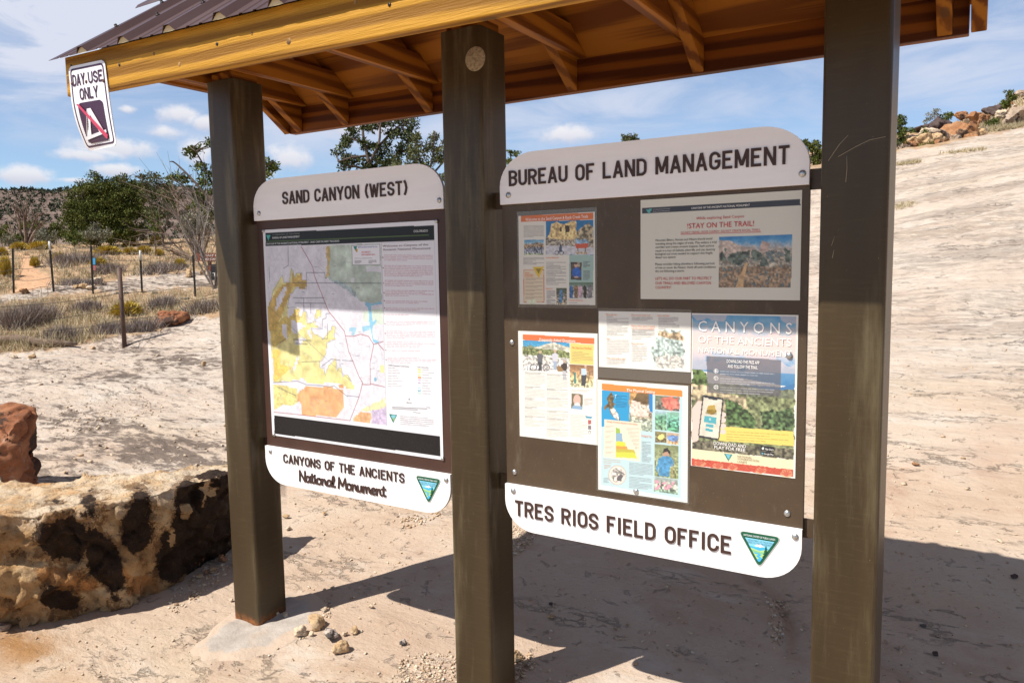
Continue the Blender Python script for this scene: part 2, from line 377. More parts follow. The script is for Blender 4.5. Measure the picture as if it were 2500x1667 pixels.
# ------------------------------------------------------------------ kiosk materials
def paint_mat(t, b):
    P = t.obj(); v = t.mapping(P, (9, 9, 1.1)); f = t.noise(v, 1.0, 7, .65)
    c = t.ramp(t.noise(t.mapping(P, (5, 5, .7)), 1, 4), [(.3, (.037, .024, .011)), (.7, (.062, .041, .018))])
    c = t.mix(t.math('MULTIPLY', t.step(f, .48, .70), .75), c, (.15, .12, .068))
    fine = t.noise(t.mapping(P, (14, 14, 160)), 1, 4, .6)
    c = t.mix(t.math('MULTIPLY', t.step(fine, .5, .75), .10), c, (.15, .12, .065))
    sp = t.step(t.noise(P, 120, 3, .6), .72, .78); c = t.mix(t.math('MULTIPLY', sp, .3), c, (.42, .36, .25))
    sep = t.new('ShaderNodeSeparateXYZ'); t.put(sep.inputs[0], P)
    ru = t.math('SUBTRACT', 1, t.step(t.math('ADD', sep.outputs[2], t.math('MULTIPLY', t.noise(P, 16, 6, .7), .10)), .055, .105))
    c = t.mix(ru, c, t.ramp(t.noise(P, 60, 5, .7), [(.35, (.10, .03, .012)), (.6, (.30, .11, .03))]))
    return {'Base Color': c, 'Roughness': t.math('MULTIPLY_ADD', f, .22, .27), 'Specular IOR Level': .3, 'Normal': t.bump(t.noise(P, 300, 2), .08, .001)}
PAINT = material('brown_post_paint', paint_mat)
def wood(name, ax, c0, c1, ck=(.10, .045, .015), rough_sawn=0., knots=.8):
    def fn(t, b):
        P = t.obj(); s = [1, 1, 1]; s[ax] = .05
        W = t.noise(t.mapping(P, tuple(x*1.6 for x in s)), 3, 3, .5)
        big = t.mapping(P, tuple(9*x if i != ax else .55 for i, x in enumerate(s)))
        wv = t.new('ShaderNodeTexWave', wave_type='BANDS', bands_direction='DIAGONAL'); t.put(wv.inputs['Vector'], t.mapping(P, tuple(1.0 if i == ax else 26 for i in range(3))))
        wv.inputs['Scale'].default_value = .42; wv.inputs['Distortion'].default_value = 7; wv.inputs['Detail'].default_value = 4; wv.inputs['Detail Scale'].default_value = .8
        g = t.math('ADD', t.math('MULTIPLY', wv.outputs['Fac'], .5), t.math('MULTIPLY', t.noise(t.mapping(P, tuple(120*x if i != ax else 3 for i, x in enumerate([1, 1, 1]))), 1, 4, .6), .5))
        c = t.mix(t.step(g, .3, .68), tuple(x*.62 for x in c1), c0)
        c = t.mix(t.math('MULTIPLY', t.step(t.noise(big, 1, 4), .45, .7), .35), c, tuple(x*.72 for x in c0))
        kp = t.mapping(P, tuple(.42 if i == ax else 1.0 for i in range(3)), loc=(.37, .11, .23))
        kd = t.voro(kp, 4.6); kn = t.math('SUBTRACT', 1, t.step(t.math('ADD', kd, t.math('MULTIPLY', t.noise(P, 40, 3), .05)), .06, .10))
        c = t.mix(t.math('MULTIPLY', kn, knots), c, ck)
        r = {'Base Color': c, 'Roughness': .62, 'Specular IOR Level': .25}
        saw = t.noise(t.mapping(P, tuple(170 if i != ax else 9 for i in range(3))), 1, 5, .65)
        r['Normal'] = t.bump(t.math('ADD', saw, t.math('MULTIPLY', wv.outputs['Fac'], .5)), .25+.6*rough_sawn, .0015+.002*rough_sawn)
        return r
    return material(name, fn)
FASC = wood('rough_sawn_fascia_wood', 0, (.49, .245, .022), (.38, .165, .009), (.12, .06, .02), 1.)
WX = wood('stained_beam_wood_x', 0, (.23, .067, .005), (.125, .027, .002))
WY = wood('stained_beam_wood_y', 1, (.37, .135, .011), (.23, .062, .004))
PLY = wood('stained_plywood', 0, (.38, .135, .011), (.25, .070, .005), knots=.5)
def roof_mat(t, b):
    P = t.obj(); n = t.noise(t.mapping(P, (3, 1, 1)), 2, 5, .6)
    return {'Base Color': t.ramp(n, [(.3, (.060, .031, .032)), (.7, (.080, .046, .047))]), 'Roughness': t.math('MULTIPLY_ADD', n, .2, .28), 'Specular IOR Level': .5}
ROOF = material('brown_roof_paint', roof_mat)
FOAM = flat('foam_closure', (.62, .50, .30), .9)
DARKM = flat('dark_screw', (.03, .022, .02), .45, .3)
SILV = material('galvanised_screw', lambda t, b: {'Base Color': t.ramp(t.noise(t.obj(), 200, 3), [(.3, (.30, .30, .30)), (.7, (.62, .62, .60))]), 'Metallic': .85, 'Roughness': .36})
# ------------------------------------------------------------------ kiosk
KX = [-.10946, 1.02386, 2.15718]; PW = .0756; PY0 = -.0525; PYC = PY0+PW
K = thing('information_kiosk', 'open trailhead kiosk of brown steel posts under a gabled metal roof', 'kiosk', (1.024, .023, 0))
def rrect(cx, cy, h, r=.013, n=4):
    o = []
    for sx_, sy_, a0 in ((1, 1, 0), (-1, 1, 90), (-1, -1, 180), (1, -1, 270)):
        for k in range(n+1):
            a = math.radians(a0+90*k/n); o.append((cx+sx_*(h-r)+r*math.cos(a), cy+sy_*(h-r)+r*math.sin(a)))
    return o
PATCH = material('worn_adhesive_disc', lambda t, b: {'Base Color': t.ramp(t.noise(t.obj(), 90, 5, .7), [(.3, (.12, .085, .05)), (.55, (.33, .27, .18)), (.7, (.40, .33, .23))]), 'Roughness': .8})
SCR = flat('paint_scratch', (.40, .35, .25), .7)
posts = []
for i, x in enumerate(KX):
    b = MB(); b.prism(rrect(x, PYC, PW), 2, -.12, 2.178); n = len(b.f)
    b.fl = [len(f) == 4 and False for f in b.f]
    o = b.build('post', PAINT, K); posts.append(o)
    if i == 0: o['label'] = 'brown post rusted at its foot in a concrete pad'
    if i == 1: o['label'] = 'brown post with a round worn disc near its top'
    if i == 2: o['label'] = 'brown post with thin scratches on its face'
d = MB(); c = (1.083, PY0, 2.079); d.lathe([(.0365, 0), (.0365, .001), (.034, .0018)], c, n=28); d.build('round_patch', PATCH, posts[1])
for pl in ([(2022, 393), (2050, 352), (2071, 330)], [(2046, 383), (2090, 358), (2123, 342), (2162, 334)], [(2065, 445), (2068, 410), (2067, 380)], [(2030, 600), (2038, 575), (2048, 560)], [(2032, 630), (2036, 610)]):
    q = [onplane(a, bb, 1, PY0-.0002) for a, bb in pl]; s_ = MB(); s_.tube(q, .0005, 4); s_.build('scratch', SCR, posts[2])
# wooden blocks over the posts
for x in KX:
    b = MB(); b.box((x-.06, PYC-.06, 2.1785), (x+.06, PYC+.06, 2.21), .004); b.build('packing_block', WY, K)
# roof
SL = .70; YF, YB = -.495, .5; XL, XR = -.362, 2.41; YR = .022
def sag(x): return -.0215*(x+.362)          # the front eave runs slightly down to the right
def under(y): return 2.183+SL*(.5-abs(y-YR)-YR) if False else 2.183+SL*((.5-YR)-abs(y-YR))
def fascia(y0, y1, zb, zt, sg, name, m, x0, x1):
    b = MB(); b.box((x0, y0, zb), (x1, y1, zt), .003)
    b.v = [(v[0], v[1], v[2]+(sag(v[0]) if sg else 0)) for v in b.v]
    return b.build(name, m, K)
ff = fascia(YF, YF+.038, 2.072, 2.206, True, 'front_fascia', FASC, XL, XR)
bf = fascia(YB, YB+.038, 2.072, 2.200, False, 'back_fascia', WX, XL+.03, 2.365)
for px, py in [(226, 160), (174, 162), (530, 108), (951, 12), (171, 198), (292, 159)]:
    q = onplane(px, py, 1, YF); nb = MB(); nb.lathe([(.0055, 0), (.005, .0015)], q, n=10); nb.build('nail', DARKM, ff)
kn_m = material('knot_wood', lambda t, b: {'Base Color': t.ramp(t.noise(t.obj(), 70, 4), [(.35, (.10, .045, .012)), (.6, (.36, .19, .045))]), 'Roughness': .7})
for px, py, r in [(615, 82, .010), (376, 132, .011), (438, 158, .013), (705, 102, .017), (868, 5, .012), (293, 160, .008)]:
    q = onplane(px, py, 1, YF); kb = MB(); kb.lathe([(r*.62, -.001), (r*.5, .0005), (r*.1, .0006)], q, n=12); kb.build('knot', kn_m, ff)
# trusses: rafters in pairs with a tie beam nailed to one side
def rafter_pair(xr, wd=.038, drop=.109):
    for s in (-1, 1):
        ye = YR+s*(.5-YR-.001)
        poly = [(ye, under(ye)-drop), (ye, under(ye)-.001), (YR, under(YR)-.001), (YR, under(YR)-drop)]
        if s < 0: poly = poly[::-1]
        b = MB(); b.prism(poly, 0, xr-wd, xr, .0025); b.build('rafter', WY, K)
def tie(x0, x1, zb=2.182, zt=2.271):
    e0 = YR-(.5-YR)+.005; e1 = .495; t0 = YR-(.374-YR); t1 = .374
    b = MB(); b.prism([(e0, zb), (e1, zb), (t1, zt), (t0, zt)], 0, x0, x1, .0025); b.build('tie_beam', WY, K)
for xr in (-.246, .041, .499, 1.151, 1.615, 2.05, 2.325): rafter_pair(xr)
for x0, x1 in ((-.2455, -.2075), (.0415, .0795), (.4995, .5375), (1.1515, 1.1895), (1.5385, 1.5765), (2.0505, 2.0885)): tie(x0, x1)
# gable ends: barge rafters, tie, infill
rafter_pair(XL+.034, .034, .112); rafter_pair(XR-.002, .038, .112)
tie(XL, XL+.033, 2.186, 2.262); tie(2.3255, 2.3635, 2.182, 2.262)
for x0 in (XL+.036, 2.366):
    b = MB(); b.prism([(-.30, 2.215), (.345, 2.215), (YR, under(YR)-.02)], 0, x0, x0+.012); b.build('gable_infill', PLY, K)
b = MB(); b.box((XL+.0355, -.33, 2.196), (-.286, .36, 2.208)); b.build('soffit_strip', WY, K)
# plywood deck
for s in (-1, 1):
    y0 = YR; y1 = YR+s*(.535-YR)
    b = MB(); b.prism([(y0, under(y0)), (y1, under(y1)), (y1, under(y1)+.018), (y0, under(y0)+.018)][::s], 0, XL+.01, XR-.005); b.build('roof_deck', PLY, K)
# ribbed metal sheets
RIB = [-.411+.0+.2365*k for k in range(-0, 12)]
def profile():
    xs = []; x0 = -.408; p = .2365
    k = 0; off = -.02
    xs.append((x0, .0))
    while True:
        c = -.199+p*(k)
        for dx, h in ((-.152, 0), (-.147, .0035), (-.139, .0035), (-.134, 0), (-.093, 0), (-.088, .0035), (-.080, .0035), (-.075, 0), (-.032, 0), (-.012, .021), (.012, .021), (.032, 0)):
            x = c+dx
            if x > x0+.004 and x < 2.44: xs.append((x, h))
        if c > 2.44: break
        k += 1
    xs.append((2.445, 0)); return xs
prof = profile()
def sheet(front):
    s = -1 if front else 1
    ye = -.527 if front else .571
    V = []; Fs = []; n = len(prof); ysn = np.linspace(0, 1, 6)
    for lay in (0, 1):
        for t in ysn:
            y = YR+(ye-YR)*t; z = 2.195+SL*((.549)-abs(y-YR))
            for x, h in prof:
                hh = h-.0012*lay
                V.append((x, y+s*hh*.57*.8, z+hh*.82+(sag(x)*t if front else 0)))
    m = len(ysn)
    for lay in (0, 1):
        o = lay*m*n
        for i in range(m-1):
            for j in range(n-1):
                q = [o+i*n+j, o+i*n+j+1, o+(i+1)*n+j+1, o+(i+1)*n+j]
                Fs.append(q if (lay == 0) != front else q[::-1])
    o = m*n
    for j in range(n-1): Fs.append([(m-1)*n+j, (m-1)*n+j+1, o+(m-1)*n+j+1, o+(m-1)*n+j])
    for i in range(m-1): Fs.append([i*n, (i+1)*n, o+(i+1)*n, o+i*n]); Fs.append([i*n+n-1, (i+1)*n+n-1, o+(i+1)*n+n-1, o+i*n+n-1])
    b = MB(); b.add(V, Fs); return b.build('roof_sheet', ROOF, K)
rs = sheet(True); rb = sheet(False)
tilt = math.atan(SL); nrm = np.array([0, -math.sin(tilt), math.cos(tilt)])
for k in range(6):
    c = -.199+.2365*k
    b = MB(); b.prism([(c-.031, 0), (c+.031, 0), (c+.0115, .0188), (c-.0115, .0188)], 1, -.5255, -.500)
    b.v = [(v[0], v[1], v[2]+2.195+SL*(v[1]+.527)+sag(v[0])-.0015) for v in b.v]; b.build('foam_closure', FOAM, rs)
for row, y in enumerate((-.385, -.20, -.03)):
    for k in range(8):
        xc = -.199+.2365*k-(.105 if row % 2 == 0 else -.0)*0+.045-.105*0
        t = (y-YR)/(-.527-YR); q = np.array([xc-.045, y, 2.195+SL*(.549-abs(y-YR))+sag(xc)*t])+nrm*.0205
        b = MB(); b.lathe([(.0085, 0), (.0085, .002), (.0052, .0025), (.0052, .0085), (.003, .0095)], q, nrm, 8); b.build('roof_screw', DARKM, rs)
b = MB()
for s in (-1, 1):
    L = .15; yy = YR+s*L
    for lay in (0, .0014):
        zz = 2.195+SL*.549+.030-lay
        b.add([(-.475, YR, zz), (2.46, YR, zz), (2.46, yy, zz-SL*L), (-.475, yy, zz-SL*L), (2.46, yy+s*.012, zz-SL*L-.016), (-.475, yy+s*.012, zz-SL*L-.016)], [[0, 1, 2, 3], [3, 2, 4, 5]])
rc = b.build('ridge_cap', ROOF, K)
for k in range(4):
    q = np.array([-.40+.2365*k, YR-.11, 2.195+SL*(.549-.11)+.030]); b = MB(); b.lathe([(.0085, 0), (.0085, .002), (.0052, .0025), (.0052, .0085)], q, nrm, 8); b.tube([q, q-nrm*.05], .003); b.build('roof_screw', DARKM, rc)
# ------------------------------------------------------------------ lettering
def arcp(cx, cy, rx, ry, a0, a1, n=7):
    return [(cx+rx*math.cos(math.radians(a0+(a1-a0)*k/n)), cy+ry*math.sin(math.radians(a0+(a1-a0)*k/n))) for k in range(n+1)]
def G_():
    p, d = 'p', 'd'; g = {}
    g['A'] = (.56, [(d, (.0, 0), (.5, 1)), (d, (1, 0), (.5, 1)), (p, [(.2, .27), (.8, .27)])])
    bt = lambda y1, y0: [(0, y1), (.5, y1)]+arcp(.5, (y0+y1)/2, .5, (y1-y0)/2, 90, -90)+[(0, y0)]
    g['B'] = (.52, [(p, [(0, -.09), (0, 1.09)]), (p, bt(1, .54)), (p, bt(.54, 0))])
    g['C'] = (.52, [(p, [(1, .68)]+arcp(.5, .72, .5, .28, 0, 180)+arcp(.5, .28, .5, .28, 180, 360)+[(1, .32)])])
    g['D'] = (.52, [(p, [(0, -.09), (0, 1.09)]), (p, [(0, 1), (.45, 1)]+arcp(.45, .7, .55, .3, 90, 0)+arcp(.45, .3, .55, .3, 0, -90)+[(0, 0)])])
    g['E'] = (.48, [(p, [(1.1, 1), (0, 1), (0, 0), (1.1, 0)]), (p, [(0, .53), (.85, .53)])])
    g['F'] = (.46, [(p, [(1.1, 1), (0, 1), (0, -.09)]), (p, [(0, .51), (.85, .51)])])
    g['G'] = (.53, [(p, [(1, .70)]+arcp(.5, .72, .5, .28, 0, 180)+arcp(.5, .28, .5, .28, 180, 360)+[(1, .46), (.5, .46)])])
    g['H'] = (.52, [(p, [(0, -.09), (0, 1.09)]), (p, [(1, -.09), (1, 1.09)]), (p, [(0, .52), (1, .52)])])
    g['I'] = (.17, [(p, [(.5, -.09), (.5, 1.09)])])
    g['L'] = (.46, [(p, [(0, 1.09), (0, 0), (1.1, 0)])])
    g['M'] = (.66, [(p, [(0, -.09), (0, 1.09)]), (p, [(1, -.09), (1, 1.09)]), (d, (.5, .12), (.02, 1)), (d, (.5, .12), (.98, 1))])
    g['N'] = (.54, [(p, [(0, -.09), (0, 1.09)]), (p, [(1, -.09), (1, 1.09)]), (d, (1, 0), (0, 1))])
    g['O'] = (.53, [(p, arcp(.5, .72, .5, .28, 0, 180)+arcp(.5, .28, .5, .28, 180, 360)+[(1, .72), (1, .73)])])
    g['R'] = (.53, [(p, [(0, -.09), (0, 1.09)]), (p, bt(1, .48)), (d, (1, 0), (.5, .5))])
    g['S'] = (.51, [(p, [(1, .70)]+arcp(.5, .745, .5, .255, 0, 180)+[(.02, .66), (.12, .58), (.5, .5), (.88, .42), (.98, .34)]+arcp(.5, .255, .5, .255, 0, -180)+[(0, .30)])])
    g['T'] = (.50, [(p, [(-.12, 1), (1.12, 1)]), (p, [(.5, 1), (.5, -.09)])])
    g['U'] = (.52, [(p, [(0, 1.09), (0, .3)]+arcp(.5, .28, .5, .28, 180, 360)+[(1, 1.09)])])
    g['W'] = (.72, [(d, (.24, 0), (-.02, 1)), (d, (.24, 0), (.5, .92)), (d, (.76, 0), (.5, .92)), (d, (.76, 0), (1.02, 1))])
    g['Y'] = (.56, [(d, (.5, .42), (0, 1)), (d, (.5, .42), (1, 1)), (p, [(.5, .46), (.5, -.09)])])
    g['('] = (.24, [(p, [(1, 1.1), (.35, .85), (.0, .5), (.35, .15), (1, -.1)])])
    g[')'] = (.24, [(p, [(0, 1.1), (.65, .85), (1, .5), (.65, .15), (0, -.1)])])
    return g
GL = G_()
def ribbon(pts, t, cap=False):
    P = [np.array(p, float) for p in pts]
    P = [P[0]]+[b for a, b in zip(P[:-1], P[1:]) if np.linalg.norm(b-a) > 1e-7]
    n = len(P); L = []; Rr_ = []
    for i in range(n):
        d0 = P[i]-P[i-1] if i else P[1]-P[0]; d1 = P[i+1]-P[i] if i < n-1 else P[-1]-P[-2]
        d0 = d0/np.linalg.norm(d0); d1 = d1/np.linalg.norm(d1)
        m = np.array([-(d0+d1)[1], (d0+d1)[0]]); m /= max(np.linalg.norm(m), 1e-6)
        k = 1/max(.45, m@np.array([-d0[1], d0[0]])); L.append(P[i]+m*t/2*k); Rr_.append(P[i]-m*t/2*k)
    q = [[tuple(L[i]), tuple(L[i+1]), tuple(Rr_[i+1]), tuple(Rr_[i])] for i in range(n-1)]
    return q, [tuple(v) for v in L], [tuple(v) for v in Rr_]
def slab(b, quads, y0, y1):
    """raised strip: 2D (x, z) quads between back plane y1 and front plane y0"""
    for q in quads:
        a = sum(q[i][0]*q[(i+1) % 4][1]-q[(i+1) % 4][0]*q[i][1] for i in range(4))
        if a < 0: q = q[::-1]
        V = [(x, y0, z) for x, z in q]+[(x, y1, z) for x, z in q]
        b.add(V, [[0, 1, 2, 3], [0, 4, 5, 1], [1, 5, 6, 2], [2, 6, 7, 3], [3, 7, 4, 0]])
def letters(text, x0, x1, z0, z1, y, th=.0032, t=.165, gap=.17, space=.42):
    H = z1-z0; wd = 0
    for c in text: wd += (space if c == ' ' else GL[c][0]+gap)
    wd -= gap; sx_ = (x1-x0)/wd; u = 0; k = 0; tx = t*H/sx_          # stroke in glyph units across
    out = [MB()]; b = out[0]
    for c in text:
        if c == ' ': u += space; b = MB(); out.append(b); continue
        gw, st = GL[c]
        for s in st:
            k += 1; yy = y-th-.00004*(k % 9)
            f = lambda p: (x0+sx_*(u+tx/2*.5+p[0]*max(gw-tx*.5, .001)), z0+H*(t/2+p[1]*(1-t)))
            if s[0] == 'p':
                q, _, _ = ribbon([f(p) for p in s[1]], t*H*.92); slab(b, q, yy, y)
            else:
                (ax, ay), (bx, by) = s[1], s[2]; A = f((ax, ay)); B = f((bx, by))
                A = (A[0], z0+H*ay); B = (B[0], z0+H*by); ln = math.hypot(B[0]-A[0], B[1]-A[1]); hw = t*H*.46*ln/abs(B[1]-A[1])
                slab(b, [[(A[0]-hw, A[1]), (A[0]+hw, A[1]), (B[0]+hw, B[1]), (B[0]-hw, B[1])]], yy, y)
        u += gw+gap
    return out
def catmull(P, n=5):
    P = [np.array(p, float) for p in P]
    if len(P) < 3: return P
    o = []
    for i in range(len(P)-1):
        a = P[max(i-1, 0)]; b = P[i]; c = P[i+1]; d = P[min(i+2, len(P)-1)]
        for k in range(n):
            t = k/n; o.append(.5*((2*b)+(-a+c)*t+(2*a-5*b+4*c-d)*t*t+(-a+3*b-3*c+d)*t**3))
    return o+[P[-1]]
SG = {  # rounded hand-lettered script: width, strokes
 'N': (.62, [[(0, 0), (.02, .5), (.03, 1.0)], [(.03, 1.0), (.3, .5), (.58, .02)], [(.58, .02), (.60, .5), (.62, 1.02)]]),
 'M': (.80, [[(0, 0), (.05, .5), (.08, 1.0)], [(.08, 1.0), (.25, .6), (.40, .25)], [(.40, .25), (.57, .6), (.72, 1.0)], [(.72, 1.0), (.76, .5), (.80, 0)]]),
 'a': (.50, [[(.42, .50), (.2, .58), (.02, .35), (.08, .06), (.28, .04), (.42, .30), (.44, .52)], [(.43, .5), (.43, .15), (.52, .03)]]),
 't': (.34, [[(.16, .88), (.13, .4), (.16, .06), (.34, .06)], [(-.02, .62), (.34, .66)]]),
 'i': (.20, [[(.06, .55), (.06, .15), (.20, .04)], [(.06, .80), (.065, .82)]]),
 'o': (.48, [[(.24, .57), (.03, .45), (.04, .12), (.24, .01), (.43, .15), (.42, .46), (.24, .57), (.50, .47)]]),
 'n': (.50, [[(.03, .56), (.05, 0)], [(.05, .3), (.22, .55), (.36, .48), (.38, .15), (.52, .03)]]),
 'l': (.30, [[(.02, .2), (.22, .7), (.20, .98), (.08, .95), (.05, .45), (.12, .06), (.30, .06)]]),
 'u': (.50, [[(.03, .55), (.04, .15), (.18, .02), (.34, .18), (.38, .55)], [(.38, .55), (.39, .15), (.52, .03)]]),
 'm': (.76, [[(.03, .56), (.05, 0)], [(.05, .3), (.20, .55), (.32, .48), (.34, .02)], [(.34, .3), (.49, .55), (.62, .48), (.64, .15), (.78, .03)]]),
 'e': (.44, [[(.05, .26), (.30, .32), (.34, .50), (.18, .57), (.03, .38), (.06, .10), (.24, .01), (.46, .10)]])}
def script(text, x0, x1, z0, z1, y, th=.0032, t=.185):
    wd = sum(.30 if c == ' ' else SG[c][0]+.06 for c in text); s = (x1-x0)/wd; H = z1-z0; u = 0; k = 0
    out = [MB()]; b = out[0]
    for c in text:
        if c == ' ': u += .30; b = MB(); out.append(b); continue
        for st in SG[c][1]:
            k += 1; yy = y-th-.00005*(k % 9)
            P = [(x0+s*(u+p[0]), z0+H*p[1]) for p in st]; P = catmull(P) if len(P) > 2 else [np.array(p) for p in P]
            q, L, R2 = ribbon(P, t*H); slab(b, q, yy, y)
            for e in (P[0], P[-1]):
                r = t*H/2; V = [(e[0]+r*math.cos(a), yy-.00002, e[1]+r*math.sin(a)) for a in np.linspace(0, 2*PI, 10)[:-1]]
                b.add(V+[(v[0], y, v[2]) for v in V], [list(range(9))]+[[i, i+9, (i+1) % 9+9, (i+1) % 9] for i in range(9)])
        u += SG[c][0]+.06
    return out
# built-in font text turned into mesh
_fc = {}
def text_geo(s):
    if s in _fc: return _fc[s]
    cu = bpy.data.curves.new('t', 'FONT'); cu.body = s; cu.size = 1; cu.resolution_u = 2; cu.offset = 0.0
    o = bpy.data.objects.new('t', cu); COL.objects.link(o)
    dg = bpy.context.evaluated_depsgraph_get(); me = bpy.data.meshes.new_from_object(o.evaluated_get(dg))
    V = np.array([v.co[:] for v in me.vertices]).reshape(-1, 3); F = [list(p.vertices) for p in me.polygons]
    bpy.data.objects.remove(o); bpy.data.curves.remove(cu); bpy.data.meshes.remove(me)
    _fc[s] = (V, F); return V, F
CAPH = text_geo('H')[0][:, 1].max()
def put_text(b, s, x0, x1, z0, cap, y, slant=0., dz=0.):
    V, F = text_geo(s)
    a = V[:, 0].min(); c = V[:, 0].max(); k = (x1-x0)/(c-a)
    zz = V[:, 1]*cap/CAPH; xx = x0+(V[:, 0]-a)*k
    b.add(np.stack([xx+slant*zz, np.full(len(V), y), z0+zz+dz*(xx-x0)], 1), F)
# ------------------------------------------------------------------ sign boards
WHITE = material('white_sign_panel', lambda t, b: {'Base Color': t.ramp(t.noise(t.mapping(t.obj(), (2, 2, 14)), 3, 6, .6), [(.3, (.84, .81, .80)), (.7, (.88, .86, .85))]), 'Roughness': .45, 'Specular IOR Level': .35})
LETT = flat('brown_letter', (.055, .028, .022), .5)
def board_mat(t, b):
    P = t.obj(); n = t.noise(P, 5, 6, .6)
    c = t.ramp(n, [(.3, (.062, .039, .023)), (.7, (.085, .056, .032))])
    c = t.mix(t.math('MULTIPLY', t.step(t.noise(P, 260, 3, .6), .66, .74), .5), c, (.30, .24, .16))
    c = t.mix(t.math('MULTIPLY', t.step(t.noise(t.mapping(P, (7, 7, 2)), 2, 6, .65), .55, .75), .25), c, (.25, .21, .15))
    return {'Base Color': c, 'Roughness': .42, 'Specular IOR Level': .35, 'Normal': t.bump(t.noise(P, 350, 3), .2, .0006)}
BOARD = material('brown_board', board_mat)
BOARD2 = material('red_brown_board', lambda t, b: {'Base Color': t.ramp(t.noise(t.obj(), 6, 6), [(.3, (.052, .024, .017)), (.7, (.07, .034, .024))]), 'Roughness': .45, 'Specular IOR Level': .3})
PF = -.006; BF = .006          # front planes of the white panels and of the board behind them
EMB = [flat('emblem_'+n, c, .5) for n, c in (('dark_green', (.012, .10, .05)), ('sky_blue', (.24, .62, .80)), ('snow', (.85, .88, .9)), ('pale_green', (.42, .62, .22)), ('river_blue', (.06, .42, .75)), ('grey_edge', (.45, .47, .45)), ('hill_green', (.22, .50, .26)))]
def clip_poly(p, clip):
    for i in range(len(clip)):
        a = clip[i]; c = clip[(i+1) % len(clip)]; o = []
        ins = lambda q: (c[0]-a[0])*(q[1]-a[1])-(c[1]-a[1])*(q[0]-a[0]) >= -1e-12
        for j in range(len(p)):
            s, e = p[j-1], p[j]
            if ins(s) != ins(e):
                d1 = (c[0]-a[0])*(s[1]-a[1])-(c[1]-a[1])*(s[0]-a[0]); d2 = (c[0]-a[0])*(e[1]-a[1])-(c[1]-a[1])*(e[0]-a[0])
                t = d1/(d1-d2); o.append((s[0]+t*(e[0]-s[0]), s[1]+t*(e[1]-s[1])))
            if ins(e): o.append(e)
        p = o
        if not p: return []
    return p
def tri_round(cx, zt, W_, H_, ins, r):
    A = np.array([[cx-W_/2, zt], [cx, zt-H_], [cx+W_/2, zt]]); c = np.array([cx, zt-H_*.36]); A = c+(A-c)*(1-ins)
    o = []
    for i in range(3):
        p = A[i]; a = A[i-1]; b2 = A[(i+1) % 3]; u = (a-p)/np.linalg.norm(a-p); v = (b2-p)/np.linalg.norm(b2-p)
        for k in range(6):
            t = k/5; q0 = p+u*r*1.6; q1 = p+v*r*1.6; o.append(tuple((1-t)**2*q0+2*t*(1-t)*p+t*t*q1))
    return o
